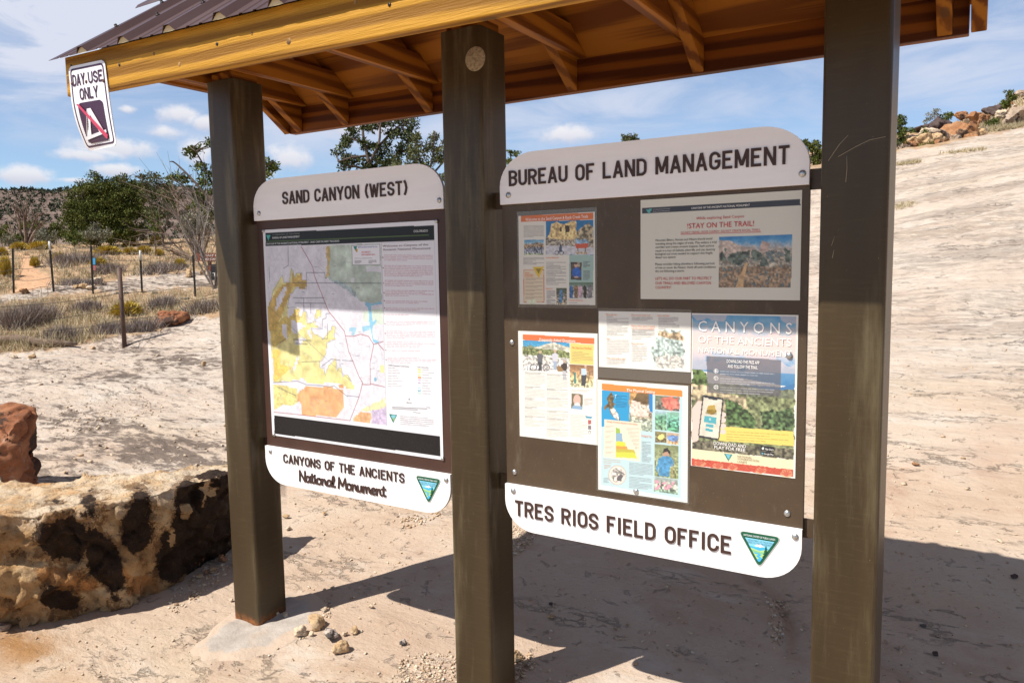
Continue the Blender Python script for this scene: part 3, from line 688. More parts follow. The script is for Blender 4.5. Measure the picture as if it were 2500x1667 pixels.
def emblem_into(b, cx, zt, W_, H_, y, full=True):
    """triangular agency badge: river valley, hills, snowy peak and a dark conifer"""
    U = lambda u, v: (cx-W_/2+u*W_, zt-v*H_)
    def lay(poly, m, k):
        a = sum(poly[i-1][0]*poly[i][1]-poly[i][0]*poly[i-1][1] for i in range(len(poly)))
        if a < 0: poly = poly[::-1]
        b.mat(m).add([(x, y-.00025*k, z) for x, z in poly], [list(range(len(poly)))])
    out = tri_round(cx, zt, W_*1.10, H_*1.10, 0, W_*.10); inn = tri_round(cx, zt-.002, W_, H_, .17, W_*.05)
    b.mat(EMB[5]); n = len(out); b.add([(x, y, z) for x, z in out]+[(x, y-.0012, z) for x, z in out], [list(range(n, 2*n)), *[[i, (i+1) % n, n+(i+1) % n, n+i] for i in range(n)]])
    y = y-.0013
    lay(tri_round(cx, zt, W_*1.08, H_*1.08, .03, W_*.10), EMB[0], 1)
    zi = zt-.185*H_
    box_ = [(cx-W_, zt-H_*1.2), (cx+W_, zt-H_*1.2), (cx+W_, zi), (cx-W_, zi)]
    inn = clip_poly(inn, box_)
    a = sum(inn[i-1][0]*inn[i][1]-inn[i][0]*inn[i-1][1] for i in range(len(inn)))
    if a < 0: inn = inn[::-1]
    lay(inn, EMB[1], 2)
    def cl(pts, m, k):
        q = clip_poly([U(*p) for p in pts], inn)
        if len(q) > 2: lay(q, m, k)
    cl([(.1, .47), (.3, .42), (.42, .44), (.60, .40), (.80, .46), (.95, .47), (.95, .55), (.1, .55)], EMB[4], 3)
    cl([(.38, .40), (.44, .335), (.48, .345), (.52, .32), (.58, .365), (.63, .395), (.56, .40), (.52, .43), (.47, .40), (.43, .41)], EMB[2], 4)
    cl([(.1, .50), (.25, .46), (.40, .50), (.52, .53), (.65, .47), (.80, .47), (.95, .52), (.6, 1.05), (.4, 1.05)], EMB[3], 5)
    cl([(.2, .55), (.36, .53), (.50, .56), (.62, .55), (.72, .60), (.6, .62), (.4, .60)], EMB[6], 6)
    cl([(.36, .60), (.47, .60), (.56, .64), (.50, .69), (.60, .76), (.56, .84), (.46, .88), (.38, .84), (.50, .77), (.42, .70), (.49, .645), (.38, .63)], EMB[4], 7)
    tr = [(.665, .36)]
    for k in range(6):
        v = .45+k*.085; wv = .028+.022*k; tr += [(.665+wv, v), (.665+wv*.45, v+.01)]
    tr += [(.66, 1.0), (.58, 1.0)]
    for k in range(5, -1, -1):
        v = .45+k*.085; wv = .028+.022*k; tr += [(.665-wv*.45, v+.01), (.665-wv, v)]
    # conifer drawn as stacked tiers so every face stays simple
    for k in range(6):
        v = .40+k*.085; wv = .03+.022*k; cl([(.665, v-.07), (.665+wv, v+.055), (.665-wv, v+.055)], EMB[0], 8+.3*k)
    cl([(.64, .88), (.70, .88), (.62, 1.0), (.54, 1.0)], EMB[0], 10)
    if full:
        b.mat(EMB[2]); x0, z0 = U(.11, .125); x1, _ = U(.89, 0); put_text(b, 'NATIONAL SYSTEM OF PUBLIC LANDS', x0, x1, z0, .055*H_, y-.003)
        b.mat(flat('emblem_ink', (.01, .05, .09), .6)); x0, z0 = U(.12, .255); x1, _ = U(.88, 0); put_text(b, 'U.S. DEPARTMENT OF THE INTERIOR', x0, x1, z0, .05*H_, y-.003)
        x0, z0 = U(.20, .33); x1, _ = U(.80, 0); put_text(b, 'BUREAU OF LAND MANAGEMENT', x0, x1, z0, .05*H_, y-.003)
def panel_outline(x0, x1, zf, zr, rx, rz):
    """flat edge at zf, rounded corners toward zr"""
    s = 1 if zr > zf else -1
    o = [(x0, zf), (x1, zf)]
    o += [(x1-rx+rx*math.cos(math.radians(a)), zr-s*rz+s*rz*math.sin(math.radians(a))) for a in range(0, 91, 9)]
    o += [(x0+rx+rx*math.cos(math.radians(a)), zr-s*rz+s*rz*math.sin(math.radians(a))) for a in range(90, 181, 9)]
    return o if s > 0 else o[::-1]
def screw(x, z, y, parent, r=.0085, nm='screw'):
    b = MB(); b.lathe([(r*1.1, 0), (r*1.1, .0012), (r*.9, .0035), (r*.45, .0052), (r*.1, .0056)], (x, y, z), n=16); return b.build(nm, SILV, parent)
def sign_board(x0, label, bmat, header, hx, footer):
    r = thing('sign_board', label, 'sign board', (x0+.457, 0, 1.2), 'sign boards hung between the kiosk posts')
    W_ = .9144
    b = MB(); b.box((x0, BF, .735), (x0+W_, BF+.013, 1.66), .0015); b.build('board', bmat, r)
    for nm, zf, zr in (('header_panel', 1.6405, 1.7935), ('footer_panel', .7539, .607)):
        b = MB(); b.prism(panel_outline(x0, x0+W_, zf, zr, .122 if zr > zf else .105, .098), 1, PF, PF+.0118, .0012)
        if b.v: pass
        o = b.build(nm, WHITE, r)
        z = 1.668 if zr > zf else .7335
        for x in (x0+.0315, x0+W_-.0165): screw(x, z, PF, o)
        for kind, tx, a, c, z0, z1 in ([('b', header, hx[0], hx[1], 1.694, 1.7415)] if zr > zf else footer):
            for word in (letters if kind == 'b' else script)(tx, x0+a, x0+c, z0, z1, PF): word.build('lettering', LETT, o)
        if zr < zf:
            E_ = MB(); emblem_into(E_, x0+.8210 if x0 < .5 else x0+.8068, .7335 if x0 < .5 else .7265, .106, .0885, PF-.0002); E_.build('emblem', None, o)
    for xs, z in ((x0-.034, 1.655), (x0+W_-.004, 1.655), (x0-.034, .752), (x0+W_-.004, .752)):
        b = MB(); b.box((xs, BF+.0135, z-.026), (xs+.038, BF+.0195, z+.026), .001); b.build('bracket', bmat, r)
    return r
S1 = sign_board(0.0, 'left sign board with map poster headed SAND CANYON (WEST)', BOARD2, 'SAND CANYON (WEST)', (.166, .765), [('b', 'CANYONS OF THE ANCIENTS', .1065, .7148, .6975, .7335), ('s', 'National Monument', .192, .630, .6365, .676)])
X2 = 1.1333
S2 = sign_board(X2, 'right sign board crowded with notices headed BUREAU OF LAND MANAGEMENT', BOARD, 'BUREAU OF LAND MANAGEMENT', (.0365, .8655), [('b', 'TRES RIOS FIELD OFFICE', .039, .730, .6545, .7055)])
for x, z in ((1.1609, 1.2095), (1.1628, .7922), (1.5815, .7886), (2.0058, 1.2077), (2.0077, .7892)): screw(x, z, BF-(.002 if 1.5 < x < 2.007 else 0), S2, .0082, 'bolt')
for x, z in ((.0385, 1.601), (.877, 1.602), (.046, .801), (.878, .803)): screw(x, z, BF-.0025, S1, .0062, 'bolt')
# ------------------------------------------------------------------ printed notices
def print_mat(t, b):
    c = t.attr('print', 'Color')
    return {'Base Color': c, 'Roughness': .42, 'Specular IOR Level': .3}
PRINT = material('printed_paper', print_mat)
def srgb2lin(a): a = np.asarray(a, float)/255; return np.where(a <= .04045, a/12.92, ((a+.055)/1.055)**2.4)
class Page:
    """a sheet of paper on the board: a fine grid whose printed colours are drawn below"""
    def __init__(s, x0, x1, z0, z1, y, nx, paper, zc):
        s.x0, s.x1, s.z0, s.z1, s.y = x0, x1, z0, z1, y
        s.nx = nx; s.nz = int(nx*(z1-z0)/(x1-x0)); s.a = np.ones((s.nz, s.nx, 3))*np.array(paper, float)
        s.zc = zc; s.rng = np.random.RandomState(int(x0*1000+z0*77) % 9999); s.tx = []
        jj, ii = np.meshgrid(np.arange(s.nx), np.arange(s.nz)); s.U = jj+.0; s.V = ii+.0
        s.noise_cache = {}
    def uv(s, p, zc=None):
        ox, oy, k = zc or s.zc; q = onplane(ox+p[0]/k, oy+p[1]/k, 1, s.y)
        return (q[0]-s.x0)/(s.x1-s.x0)*(s.nx-1), (s.z1-q[2])/(s.z1-s.z0)*(s.nz-1)
    def xz(s, p, zc=None):
        ox, oy, k = zc or s.zc; q = onplane(ox+p[0]/k, oy+p[1]/k, 1, s.y); return q[0], q[2]
    def n(s, sc, seed=0, oct=4, ax=1.):
        k = (sc, seed, oct, ax)
        if k not in s.noise_cache: s.noise_cache[k] = fbm(np.stack([s.U.ravel()/sc*ax, s.V.ravel()/sc, 0*s.U.ravel()+seed], 1), seed, oct).reshape(s.U.shape)
        return s.noise_cache[k]
    def mask(s, poly, rough=0, zc=None, step=0):
        q = [s.uv(p, zc) for p in poly]; u = s.U; v = s.V
        if step: u = np.floor(u/step)*step+step/2; v = np.floor(v/step)*step+step/2
        if rough: u = u+rough*s.n(7, 3, 3); v = v+rough*s.n(7, 4, 3)
        return inpoly(u.ravel(), v.ravel(), q).reshape(s.U.shape)
    def fill(s, poly, col, rough=0, a=1., tex=0, tsc=4, step=0, zc=None, m=None):
        m = s.mask(poly, rough, zc, step) if m is None else m
        c = np.array(col, float)
        if tex: c = np.clip(c[None, None]*(1+tex*s.n(tsc, 8, 4))[..., None], 0, 255)[m]
        s.a[m] = s.a[m]*(1-a)+c*a; return m
    def rect(s, x0, y0, x1, y1, col, **k):
        return s.fill([(x0, y0), (x1, y0), (x1, y1), (x0, y1)], col, **k)
    def ell(s, cx, cy, rx, ry, col, ring=0, **k):
        P = [(cx+rx*math.cos(a), cy+ry*math.sin(a)) for a in np.linspace(0, 2*PI, 25)[:-1]]
        m = s.mask(P, k.get('rough', 0))
        if ring: m &= ~s.mask([(cx+(rx-ring)*math.cos(a), cy+(ry-ring)*math.sin(a)) for a in np.linspace(0, 2*PI, 25)[:-1]])
        return s.fill(None, col, m=m, a=k.get('a', 1), tex=k.get('tex', 0))
    def line(s, pts, col, w=1., a=.8, zc=None):
        q = [s.uv(p, zc) for p in pts]; d = np.full(s.U.shape, 99.)
        for (ax, ay), (bx, by) in zip(q[:-1], q[1:]):
            vx, vy = bx-ax, by-ay; t = np.clip(((s.U-ax)*vx+(s.V-ay)*vy)/(vx*vx+vy*vy+1e-9), 0, 1); d = np.minimum(d, np.hypot(s.U-ax-t*vx, s.V-ay-t*vy))
        k = (a*np.clip(w/2+.6-d, 0, 1))[..., None]; s.a = s.a*(1-k)+np.array(col, float)*k
    def scene(s, poly, stops, tex=.4, tsc=3, mix=()):
        """small printed photo: vertical colour stops 0..1 then mottling"""
        m = s.mask(poly); vs_ = s.V[m]; lo, hi = vs_.min(), vs_.max(); t = (s.V-lo)/(hi-lo)+.05*s.n(9, 5, 3)
        c = np.stack([np.interp(t, [p for p, _ in stops], [q[i] for _, q in stops]) for i in range(3)], -1)
        c = c*(1+tex*np.clip(t*2, .15, 1)*s.n(tsc, 11, 4))[..., None]
        for thr, col, sd in mix:
            k = (s.n(tsc*1.6, sd, 4) > thr) & (t > .3); c[k] = np.array(col)*(1+.3*s.n(2, 2, 2))[k][:, None]
        s.a[m] = np.clip(c[m], 0, 255); return m
    def para(s, x0, y0, x1, y1, n, col=(60, 55, 60), a=.55, skew=0.):
        """lines of type too small to read"""
        for k in range(n):
            y = y0+(y1-y0)*(k+.5)/n; e = x1 if (k < n-1 and s.rng.rand() < .8) else x0+(x1-x0)*s.rng.uniform(.35, .9)
            x = x0
            while x < e:
                wd = s.rng.uniform(.03, .12)*(x1-x0); x2 = min(x+wd, e)
                s.line([(x, y+skew*(x-x0)), (x2, y+skew*(x2-x0))], col, .55*min(1.6, max(.7, (y1-y0)/n/8)), a*s.rng.uniform(.6, 1)); x = x2+.022*(x1-x0)
    def text(s, t, p0, p1, cap, col, lift=.0009, zc=None):
        a = s.xz(p0, zc); b = s.xz(p1, zc); h = a[1]; c = s.xz((p0[0], p0[1]-cap), zc)[1]
        V, F = text_geo(t); lo = V[:, 0].min(); hi = V[:, 0].max(); k = (b[0]-a[0])/(hi-lo)
        zz = V[:, 1]*(c-h)/CAPH; xx = a[0]+(V[:, 0]-lo)*k
        s.tx.append((np.stack([xx, np.full(len(V), s.y-lift-.0006), (a[1]+b[1])/2+zz], 1), F, col))
    def build(s, name, label, cat='poster', group='notices pinned to the kiosk boards', curl=.0012):
        X_, Z_ = np.meshgrid(np.linspace(s.x0, s.x1, s.nx), np.linspace(s.z1, s.z0, s.nz))
        u = (X_-s.x0)/(s.x1-s.x0)*2-1; v = (Z_-s.z0)/(s.z1-s.z0)*2-1
        Yy = s.y+curl*.35*(np.sin(u*2.2+1)*np.cos(v*1.7))*.5
        V = np.stack([X_, Yy, Z_], -1).reshape(-1, 3); fd = .05 if cat == 'map' else .15; g_ = s.a.mean(-1, keepdims=True); C = srgb2lin(np.clip((s.a*.88+g_*.12)*(1-fd)+238*fd, 0, 255)).reshape(-1, 3)*.84
        i, j = np.meshgrid(np.arange(s.nz-1), np.arange(s.nx-1), indexing='ij'); q = i*s.nx+j
        F = np.stack([q, q+s.nx, q+s.nx+1, q+1], -1).reshape(-1, 4)
        # sheet edge and back so that the paper has a thickness
        nb = len(V); e = .0007; cs = [(s.x0, s.z1), (s.x1, s.z1), (s.x1, s.z0), (s.x0, s.z0)]
        fr = [(a, s.y, b) for a, b in cs]; bk = [(a, s.y+e, b) for a, b in cs]
        me = bpy.data.meshes.new(name); allv = [V, np.array(fr+bk)]; allc = [C, np.tile(C.max(0), (8, 1))]
        loops = [F.ravel()]; sizes = [np.full(len(F), 4)]
        for a in range(4):
            b = (a+1) % 4; loops.append(np.array([nb+a, nb+b, nb+4+b, nb+4+a])); sizes.append(np.array([4]))
        off = nb+8
        for tv, tf, col in s.tx:
            allv.append(tv); allc.append(np.tile(srgb2lin(col), (len(tv), 1)))
            for f in tf: loops.append(np.array(f)+off); sizes.append(np.array([len(f)]))
            off += len(tv)
        V = np.concatenate(allv).astype(np.float32); C = np.concatenate(allc); lp = np.concatenate(loops).astype(np.int32); sz = np.concatenate(sizes)
        me.vertices.add(len(V)); me.vertices.foreach_set('co', V.ravel()); me.loops.add(len(lp)); me.loops.foreach_set('vertex_index', lp)
        me.polygons.add(len(sz)); me.polygons.foreach_set('loop_start', np.concatenate([[0], np.cumsum(sz)[:-1]]).astype(np.int32)); me.update(calc_edges=True)
        c4 = np.ones((len(C), 4), np.float32); c4[:, :3] = C; me.attributes.new('print', 'FLOAT_COLOR', 'POINT').data.foreach_set('color', c4.ravel())
        me.materials.append(PRINT); me.validate()
        return tag(link(name, me), label, cat, group)
def sleeve_mat(t, b):
    o = t.n['Material Output']; tr = t.new('ShaderNodeBsdfTransparent'); tr.inputs[0].default_value = (.93, .93, .91, 1)
    gl = t.new('ShaderNodeBsdfDiffuse'); gl.inputs[0].default_value = (.55, .54, .50, 1); g2 = t.new('ShaderNodeBsdfGlossy'); g2.inputs[1].default_value = .12
    m = t.new('ShaderNodeMixShader'); m.inputs[0].default_value = .13; t.l.new(tr.outputs[0], m.inputs[1]); t.l.new(gl.outputs[0], m.inputs[2])
    m2 = t.new('ShaderNodeMixShader'); m2.inputs[0].default_value = .04; t.l.new(m.outputs[0], m2.inputs[1]); t.l.new(g2.outputs[0], m2.inputs[2]); t.l.new(m2.outputs[0], o.inputs[0])
SLEEVE = material('clear_plastic_sleeve', sleeve_mat)
def sleeve(poster, x0, x1, z0, z1, ix0, ix1, iz0, iz1, y):
    """the clear margin of the sleeve that shows round the sheet"""
    b = MB(); o = [(x0, z0), (x1, z0), (x1, z1), (x0, z1)]; i = [(ix0, iz0), (ix1, iz0), (ix1, iz1), (ix0, iz1)]
    b.add([(a, y, c) for a, c in o]+[(a, y, c) for a, c in i], [[0, 1, 5, 4], [1, 2, 6, 5], [2, 3, 7, 6], [3, 0, 4, 7]])
    b.build('plastic_sleeve', SLEEVE, poster)
Z3 = (1220, 480, 4.6125); Z4 = (1540, 450, 5.059); Z5 = (1240, 780, 3.337); Z6 = (1660, 740, 3.484); Z7 = (600, 380, 4.356); Z8 = (630, 580, 2.8); ZF = (630, 1060, 4.704)
CREAM = (238, 234, 220); OR = (226, 104, 46); INK = (38, 36, 42); WHT = (246, 243, 236)
SPEC = [(.0, (40, 120, 185)), (.3, (120, 170, 210)), (.36, (170, 140, 95)), (.7, (190, 165, 120)), (1, (205, 195, 175))]
YP = BF-.0016
# --- stay on the trail
p = Page(1.5955, 2.0292, 1.351, 1.6285, YP, 250, (222, 218, 198), Z4)
p.fill([(138, 292), (2095, 182), (2095, 262), (138, 365)], (40, 46, 56), tex=.06, tsc=20)
p.fill([(188, 312), (260, 305), (226, 372)], (70, 175, 170))
p.scene([(1090, 650), (1992, 615), (1978, 1273), (1088, 1273)], [(0, (35, 120, 190)), (.1, (70, 150, 205)), (.17, (150, 175, 195)), (.26, (185, 170, 155)), (.45, (150, 140, 120)), (.56, (175, 165, 145)), (.62, (130, 105, 78)), (.8, (165, 135, 102)), (1, (140, 110, 80))], .38, 2.6, [(.5, (96, 112, 112), 14)])
p.fill([(1600, 770), (1620, 700), (1660, 705), (1715, 740), (1700, 830), (1600, 840)], (190, 160, 145), 1, tex=.2)
p.fill([(1090, 690), (1240, 700), (1320, 750), (1500, 790), (1500, 860), (1090, 850)], (200, 178, 160), 1, tex=.25)
for x, y, rx, ry in ((1305, 925, 95, 80), (1640, 955, 60, 55), (1940, 880, 45, 90), (1550, 870, 60, 55), (1150, 905, 50, 45), (1190, 805, 20, 25), (1420, 870, 45, 45)): p.ell(x, y, rx, ry, (82, 96, 84), rough=3.2, tex=.5)
p.fill([(1415, 965), (1450, 970), (1400, 1130), (1385, 1270), (1290, 1270), (1350, 1130)], (205, 160, 105), 1, tex=.15)
for t, a, b_, cap, c in [('CANYONS OF THE ANCIENTS NATIONAL MONUMENT', (750, 306), (1472, 272), 24, WHT), ('While exploring Sand Canyon', (810, 436), (1400, 413), 32, (190, 50, 55)), ('!STAY ON THE TRAIL!', (700, 545), (1522, 519), 62, (190, 40, 50)),
        ('DO NOT TRAVEL CROSS COUNTY. DO NOT CREATE SOCIAL TRAILS.', (622, 608), (1602, 578), 25, (190, 50, 55)), ('U.S. Department of the Interior', (278, 318), (490, 308), 14, (190, 190, 190)), ('Bureau of Land Management', (278, 344), (482, 334), 14, (190, 190, 190)),
        ('Mountain Bikers, Horses and Hikers should avoid', (308, 703), (1007, 687), 26, INK), ('traveling along the edges of trails. This widens a trail', (308, 746), (1062, 730), 26, INK), ('corridor and creates erosion impacts. Such actions', (307, 786), (1028, 775), 26, INK),
        ('result in a loss of delicate plant life and can destroy', (307, 830), (1042, 821), 26, INK), ('biological soil crust needed to support this fragile', (306, 870), (1012, 865), 26, INK), ('desert eco system.', (306, 914), (562, 912), 26, INK),
        ('Please consider hiking elsewhere following periods', (305, 996), (1036, 993), 26, INK), ('of rain or snow. Be Patient. Hold off until conditions', (305, 1040), (1050, 1037), 26, INK), ('dry out following a storm.', (305, 1084), (665, 1082), 26, INK),
        ("LET'S ALL DO OUR PART TO PROTECT", (305, 1180), (1000, 1178), 33, (190, 50, 55)), ('OUR TRAILS AND BELOVED CANYON', (305, 1236), (990, 1236), 33, (190, 50, 55)), ('COUNTRY!', (306, 1291), (500, 1290), 33, (190, 50, 55))]: p.text(t, a, b_, cap, c)
p.line([(622, 618), (1602, 588)], (190, 50, 55), 1.0)
p.build('notice_poster', 'cream notice with red STAY ON THE TRAIL heading and a trail photo')
# --- welcome to the trails
p = Page(1.193, 1.4532, 1.3315, 1.6035, YP, 190, (226, 221, 205), Z3)
p.fill([(240, 215), (1055, 180), (1055, 258), (240, 285)], OR)
p.text('Welcome to the Sand Canyon & Rock Creek Trails', (293, 271), (998, 245), 33, WHT)
p.fill([(520, 277), (1055, 262), (1055, 658), (520, 655)], (28, 108, 172), tex=.08)
p.fill([(870, 400), (920, 350), (1000, 295), (1050, 350), (1057, 560), (860, 500)], (150, 135, 100), 1, tex=.6)
p.fill([(520, 490), (560, 420), (580, 310), (640, 283), (720, 320), (780, 285), (860, 272), (870, 440), (840, 505), (700, 500), (560, 520)], (228, 190, 118), 1, tex=.35)
p.fill([(735, 330), (790, 325), (785, 400), (740, 410)], (60, 45, 35), 1); p.fill([(680, 340), (700, 345), (695, 400), (675, 395)], (80, 60, 45), 1)
p.fill([(520, 460), (700, 490), (870, 480), (1057, 540), (1057, 600), (520, 575)], (150, 140, 120), 1, tex=.6, tsc=2.5)
p.fill([(520, 550), (840, 560), (1057, 575), (1057, 658), (520, 656)], (200, 200, 205), 1, tex=.12)
p.fill([(845, 532), (1002, 525), (985, 582), (862, 584)], (214, 78, 46)); p.fill([(860, 478), (1000, 490), (1000, 525), (850, 530)], (130, 170, 200), 1, tex=.3)
p.line([(880, 584), (880, 640)], (90, 60, 40), 2); p.line([(965, 584), (965, 640)], (90, 60, 40), 2); p.rect(860, 622, 985, 645, (190, 160, 120), tex=.4, tsc=2)
for x in (642, 697): p.ell(x, 633, 25, 25, (30, 30, 36), ring=7)
p.ell(682, 545, 12, 12, (70, 70, 80)); p.fill([(670, 555), (698, 555), (702, 625), (665, 625)], (60, 75, 100), .6)
p.scene([(275, 489), (495, 485), (495, 655), (275, 656)], [(0, (60, 140, 195)), (.18, (130, 180, 205)), (.25, (165, 140, 110)), (.45, (150, 125, 95)), (.6, (90, 95, 110)), (.85, (160, 165, 180)), (1, (120, 140, 80))], .8, 2.2)
p.rect(782, 657, 1055, 966, (150, 186, 174)); p.rect(800, 738, 922, 938, (70, 58, 50), tex=.4); p.rect(845, 738, 905, 790, (150, 140, 120), tex=.3)
p.ell(858, 772, 21, 26, (205, 160, 130)); p.ell(858, 752, 21, 10, (60, 45, 35)); p.fill([(812, 870), (822, 815), (850, 800), (880, 800), (908, 820), (920, 890), (900, 905), (830, 905)], (32, 88, 190), .5, tex=.15); p.ell(862, 908, 24, 12, (205, 165, 140)); p.rect(815, 915, 905, 938, (70, 65, 60))
p.scene([(782, 968), (1055, 968), (1055, 1146), (782, 1143)], [(0, (80, 110, 80)), (.25, (120, 140, 130)), (.5, (150, 145, 130)), (1, (190, 190, 185))], .6, 2.5)
for x, c in ((805, (45, 95, 160)), (860, (130, 95, 60)), (905, (190, 150, 165)), (960, (45, 38, 36)), (1020, (120, 115, 120))): p.fill([(x-22, 1020), (x, 995), (x+22, 1020), (x+16, 1140), (x-16, 1140)], c, 1.2, tex=.3)
p.scene([(637, 1030), (755, 1030), (755, 1218), (637, 1215)], [(0, (70, 85, 55)), (.5, (120, 110, 90)), (1, (165, 150, 120))], .9, 2.2)
p.fill([(670, 1050), (705, 1045), (715, 1120), (705, 1190), (670, 1190)], (70, 120, 165), 1.5, tex=.4)
p.rect(268, 822, 502, 1192, (214, 96, 50)); p.rect(275, 829, 494, 1184, (226, 205, 168)); p.fill([(370, 792), (500, 786), (438, 918)], (232, 190, 40)); p.fill([(405, 812), (470, 808), (438, 870)], (60, 50, 20), 0, .5)
p.fill([(303, 1168), (408, 1148), (428, 1318), (325, 1335)], (222, 226, 190), tex=.06)
p.para(272, 322, 496, 462, 10); p.para(268, 682, 498, 768, 6, a=.7)
for y, tx in ((868, 'Please'), (888, 'Follow These'), (906, 'Simple Rules:')): p.text(tx, (290, y-2), (290+(90 if y > 870 else 45), y-3), 13, OR)
for k in range(6): p.para(292, 915+k*42, 480, 943+k*42, 2, a=.5)
p.text('Mountain Biking Tips', (522, 697), (668, 694), 15, OR); p.text('Hiking Tips', (524, 1044), (597, 1044), 15, OR); p.text('Horseback Riding Tips', (780, 1174), (938, 1174), 15, OR)
for k in range(7): p.para(525, 732+k*38, 745, 770+k*38, 2+(k % 2), a=.7)
p.para(530, 1058, 625, 1150, 7, a=.7); p.para(530, 1155, 625, 1250, 7, a=.7); p.para(530, 1268, 740, 1322, 4, a=.7); p.para(942, 726, 1015, 800, 6, a=.7); p.para(942, 830, 1015, 940, 8, a=.7)
for k in range(5): p.para(785, 1185+k*28, 1010, 1205+k*28, 1+(k % 2), a=.7)
o = p.build('notice_poster', 'welcome poster with orange banner and cliff photo, top left of the right board')
sleeve(o, 1.1875, 1.4595, 1.3215, 1.6165, 1.193, 1.4532, 1.3315, 1.6035, YP+.0002)
# --- plan a trip (untitled middle sheet)
p = Page(1.4640, 1.7435, 1.1493, 1.3145, YP-.0004, 150, (240, 237, 224), Z3)
for t, a, b_ in [('Plan a safe trip:', (1200, 1335), (1322, 1337)), ('Want a horse or bike trail?', (1482, 1342), (1698, 1344)), ('Have a full day?', (1778, 1347), (1912, 1349)), ('Want an indoor option or a paved', (1482, 1463), (1748, 1468)), ('trail with universal accessibility?', (1482, 1488), (1742, 1493))]: p.text(t, a, b_, 17, (222, 120, 60))
for a in [(1208, 1342, 1360, 1360, 1), (1208, 1365, 1450, 1470, 6), (1208, 1470, 1440, 1568, 6), (1490, 1352, 1720, 1400, 3), (1490, 1500, 1740, 1565, 4), (1790, 1355, 2010, 1420, 4), (1790, 1425, 2020, 1500, 4)]: p.para(*a, a=.5)
p.zc = Z5
for t, a, b_ in [('Take:', (803, 160), (832, 161)), ('Want a short walk (1 mile)?', (803, 318), (960, 324)), ('Have a few hours?', (1006, 198), (1112, 203))]: p.text(t, a, b_, 12, (222, 120, 60))
for a in [(808, 165, 985, 285, 9), (808, 325, 950, 370, 4), (1012, 75, 1195, 165, 6), (1012, 205, 1130, 345, 10)]: p.para(*a, a=.45)
p.fill([(1215, 95), (1300, 85), (1430, 110), (1445, 400), (1190, 385), (1175, 300), (1165, 250), (1195, 170)], (176, 196, 186), 3, tex=.45, tsc=3)
p.fill([(1222, 140), (1232, 95), (1285, 92), (1300, 110), (1400, 105), (1438, 150), (1435, 180), (1300, 150)], (178, 150, 110), 1.5, tex=.5, tsc=3); p.fill([(1200, 300), (1440, 290), (1442, 398), (1210, 385)], (196, 192, 180), 3, tex=.35, tsc=2.5)
o = p.build('notice_poster', 'untitled three column trip planning sheet in the middle of the right board')
sleeve(o, 1.4625, 1.7448, 1.117, 1.3235, 1.4640, 1.7435, 1.1493, 1.3145, YP-.0002)
# --- frequently asked questions
p = Page(1.1860, 1.4595, .9125, 1.2475, YP, 180, (242, 238, 224), Z5)
p.fill([(120, 118), (703, 152), (703, 200), (120, 165)], (232, 98, 40)); p.text('Frequently Asked Questions', (260, 170), (551, 187), 21, WHT)
p.scene([(120, 167), (504, 190), (504, 436), (120, 410)], [(0, (40, 140, 200)), (.18, (60, 155, 205)), (.22, (120, 130, 90)), (.36, (105, 120, 70)), (.48, (200, 195, 180)), (1, (215, 210, 205))], .45, 3)
p.fill([(200, 235), (300, 200), (380, 190), (504, 230), (504, 290), (300, 240)], (205, 200, 175), 1, tex=.3); p.fill([(120, 225), (230, 235), (504, 265), (504, 320), (300, 285), (120, 290)], (110, 120, 66), 2, tex=.6, tsc=3)
for x in (208, 312): p.ell(x, 390, 30, 28, (40, 36, 36), ring=6)
for x, y, c, c2 in ((262, 265, (90, 90, 95), (60, 60, 66)), (383, 258, (205, 205, 215), (150, 170, 195)), (458, 340, (60, 45, 40), (190, 190, 195))): p.ell(x, y, 11, 13, (205, 165, 135)); p.fill([(x-24, y+25), (x, y+12), (x+26, y+28), (x+18, y+80), (x-20, y+78)], c, 1); p.fill([(x-16, y+78), (x+16, y+80), (x+14, y+150), (x-12, y+150)], c2, 1)
p.fill([(395, 385), (430, 378), (455, 420), (400, 425)], (150, 110, 60), 1)
p.fill([(508, 192), (700, 205), (698, 372), (506, 358)], (238, 208, 96)); p.text('Who Takes Care of This Place?', (522, 233), (682, 243), 15, (215, 90, 50)); p.para(522, 255, 690, 340, 7, a=.5, skew=.06)
p.scene([(506, 362), (700, 374), (695, 560), (505, 548)], [(0, (140, 90, 50)), (.35, (190, 140, 90)), (.7, (200, 180, 120)), (1, (205, 200, 160))], .5, 3)
p.fill([(536, 430), (556, 428), (556, 520), (538, 520)], (40, 125, 120), .8); p.fill([(596, 400), (640, 395), (640, 450), (600, 455)], (190, 215, 235), 1); p.fill([(600, 450), (640, 452), (635, 545), (600, 540)], (60, 60, 66), 1); p.ell(632, 382, 10, 12, (205, 170, 140))
p.fill([(518, 602), (610, 610), (608, 732), (516, 726)], (110, 100, 70)); p.ell(563, 655, 30, 45, (225, 175, 155)); p.ell(565, 695, 24, 20, (225, 222, 220)); p.fill([(518, 725), (530, 700), (600, 705), (608, 732)], (130, 170, 205))
for y0, k in ((425, 8), (540, 7), (636, 5), (708, 5), (782, 6)): p.para(140, y0, 302, y0+18, 2, INK, .85, .06); p.para(140, y0+20, 302, y0+20+k*11, k, a=.42, skew=.06)
for y0, k in ((440, 10), (562, 4), (632, 6), (738, 4), (800, 5), (884, 5)): p.para(318, y0, 488, y0+16, 2, INK, .8, .06); p.para(318, y0+18, 488, y0+18+k*11, k, a=.42, skew=.06)
p.para(515, 570, 665, 590, 2, a=.5); p.para(620, 640, 690, 700, 6, a=.5); p.para(512, 772, 645, 955, 15, (110, 80, 80), .4, .05)
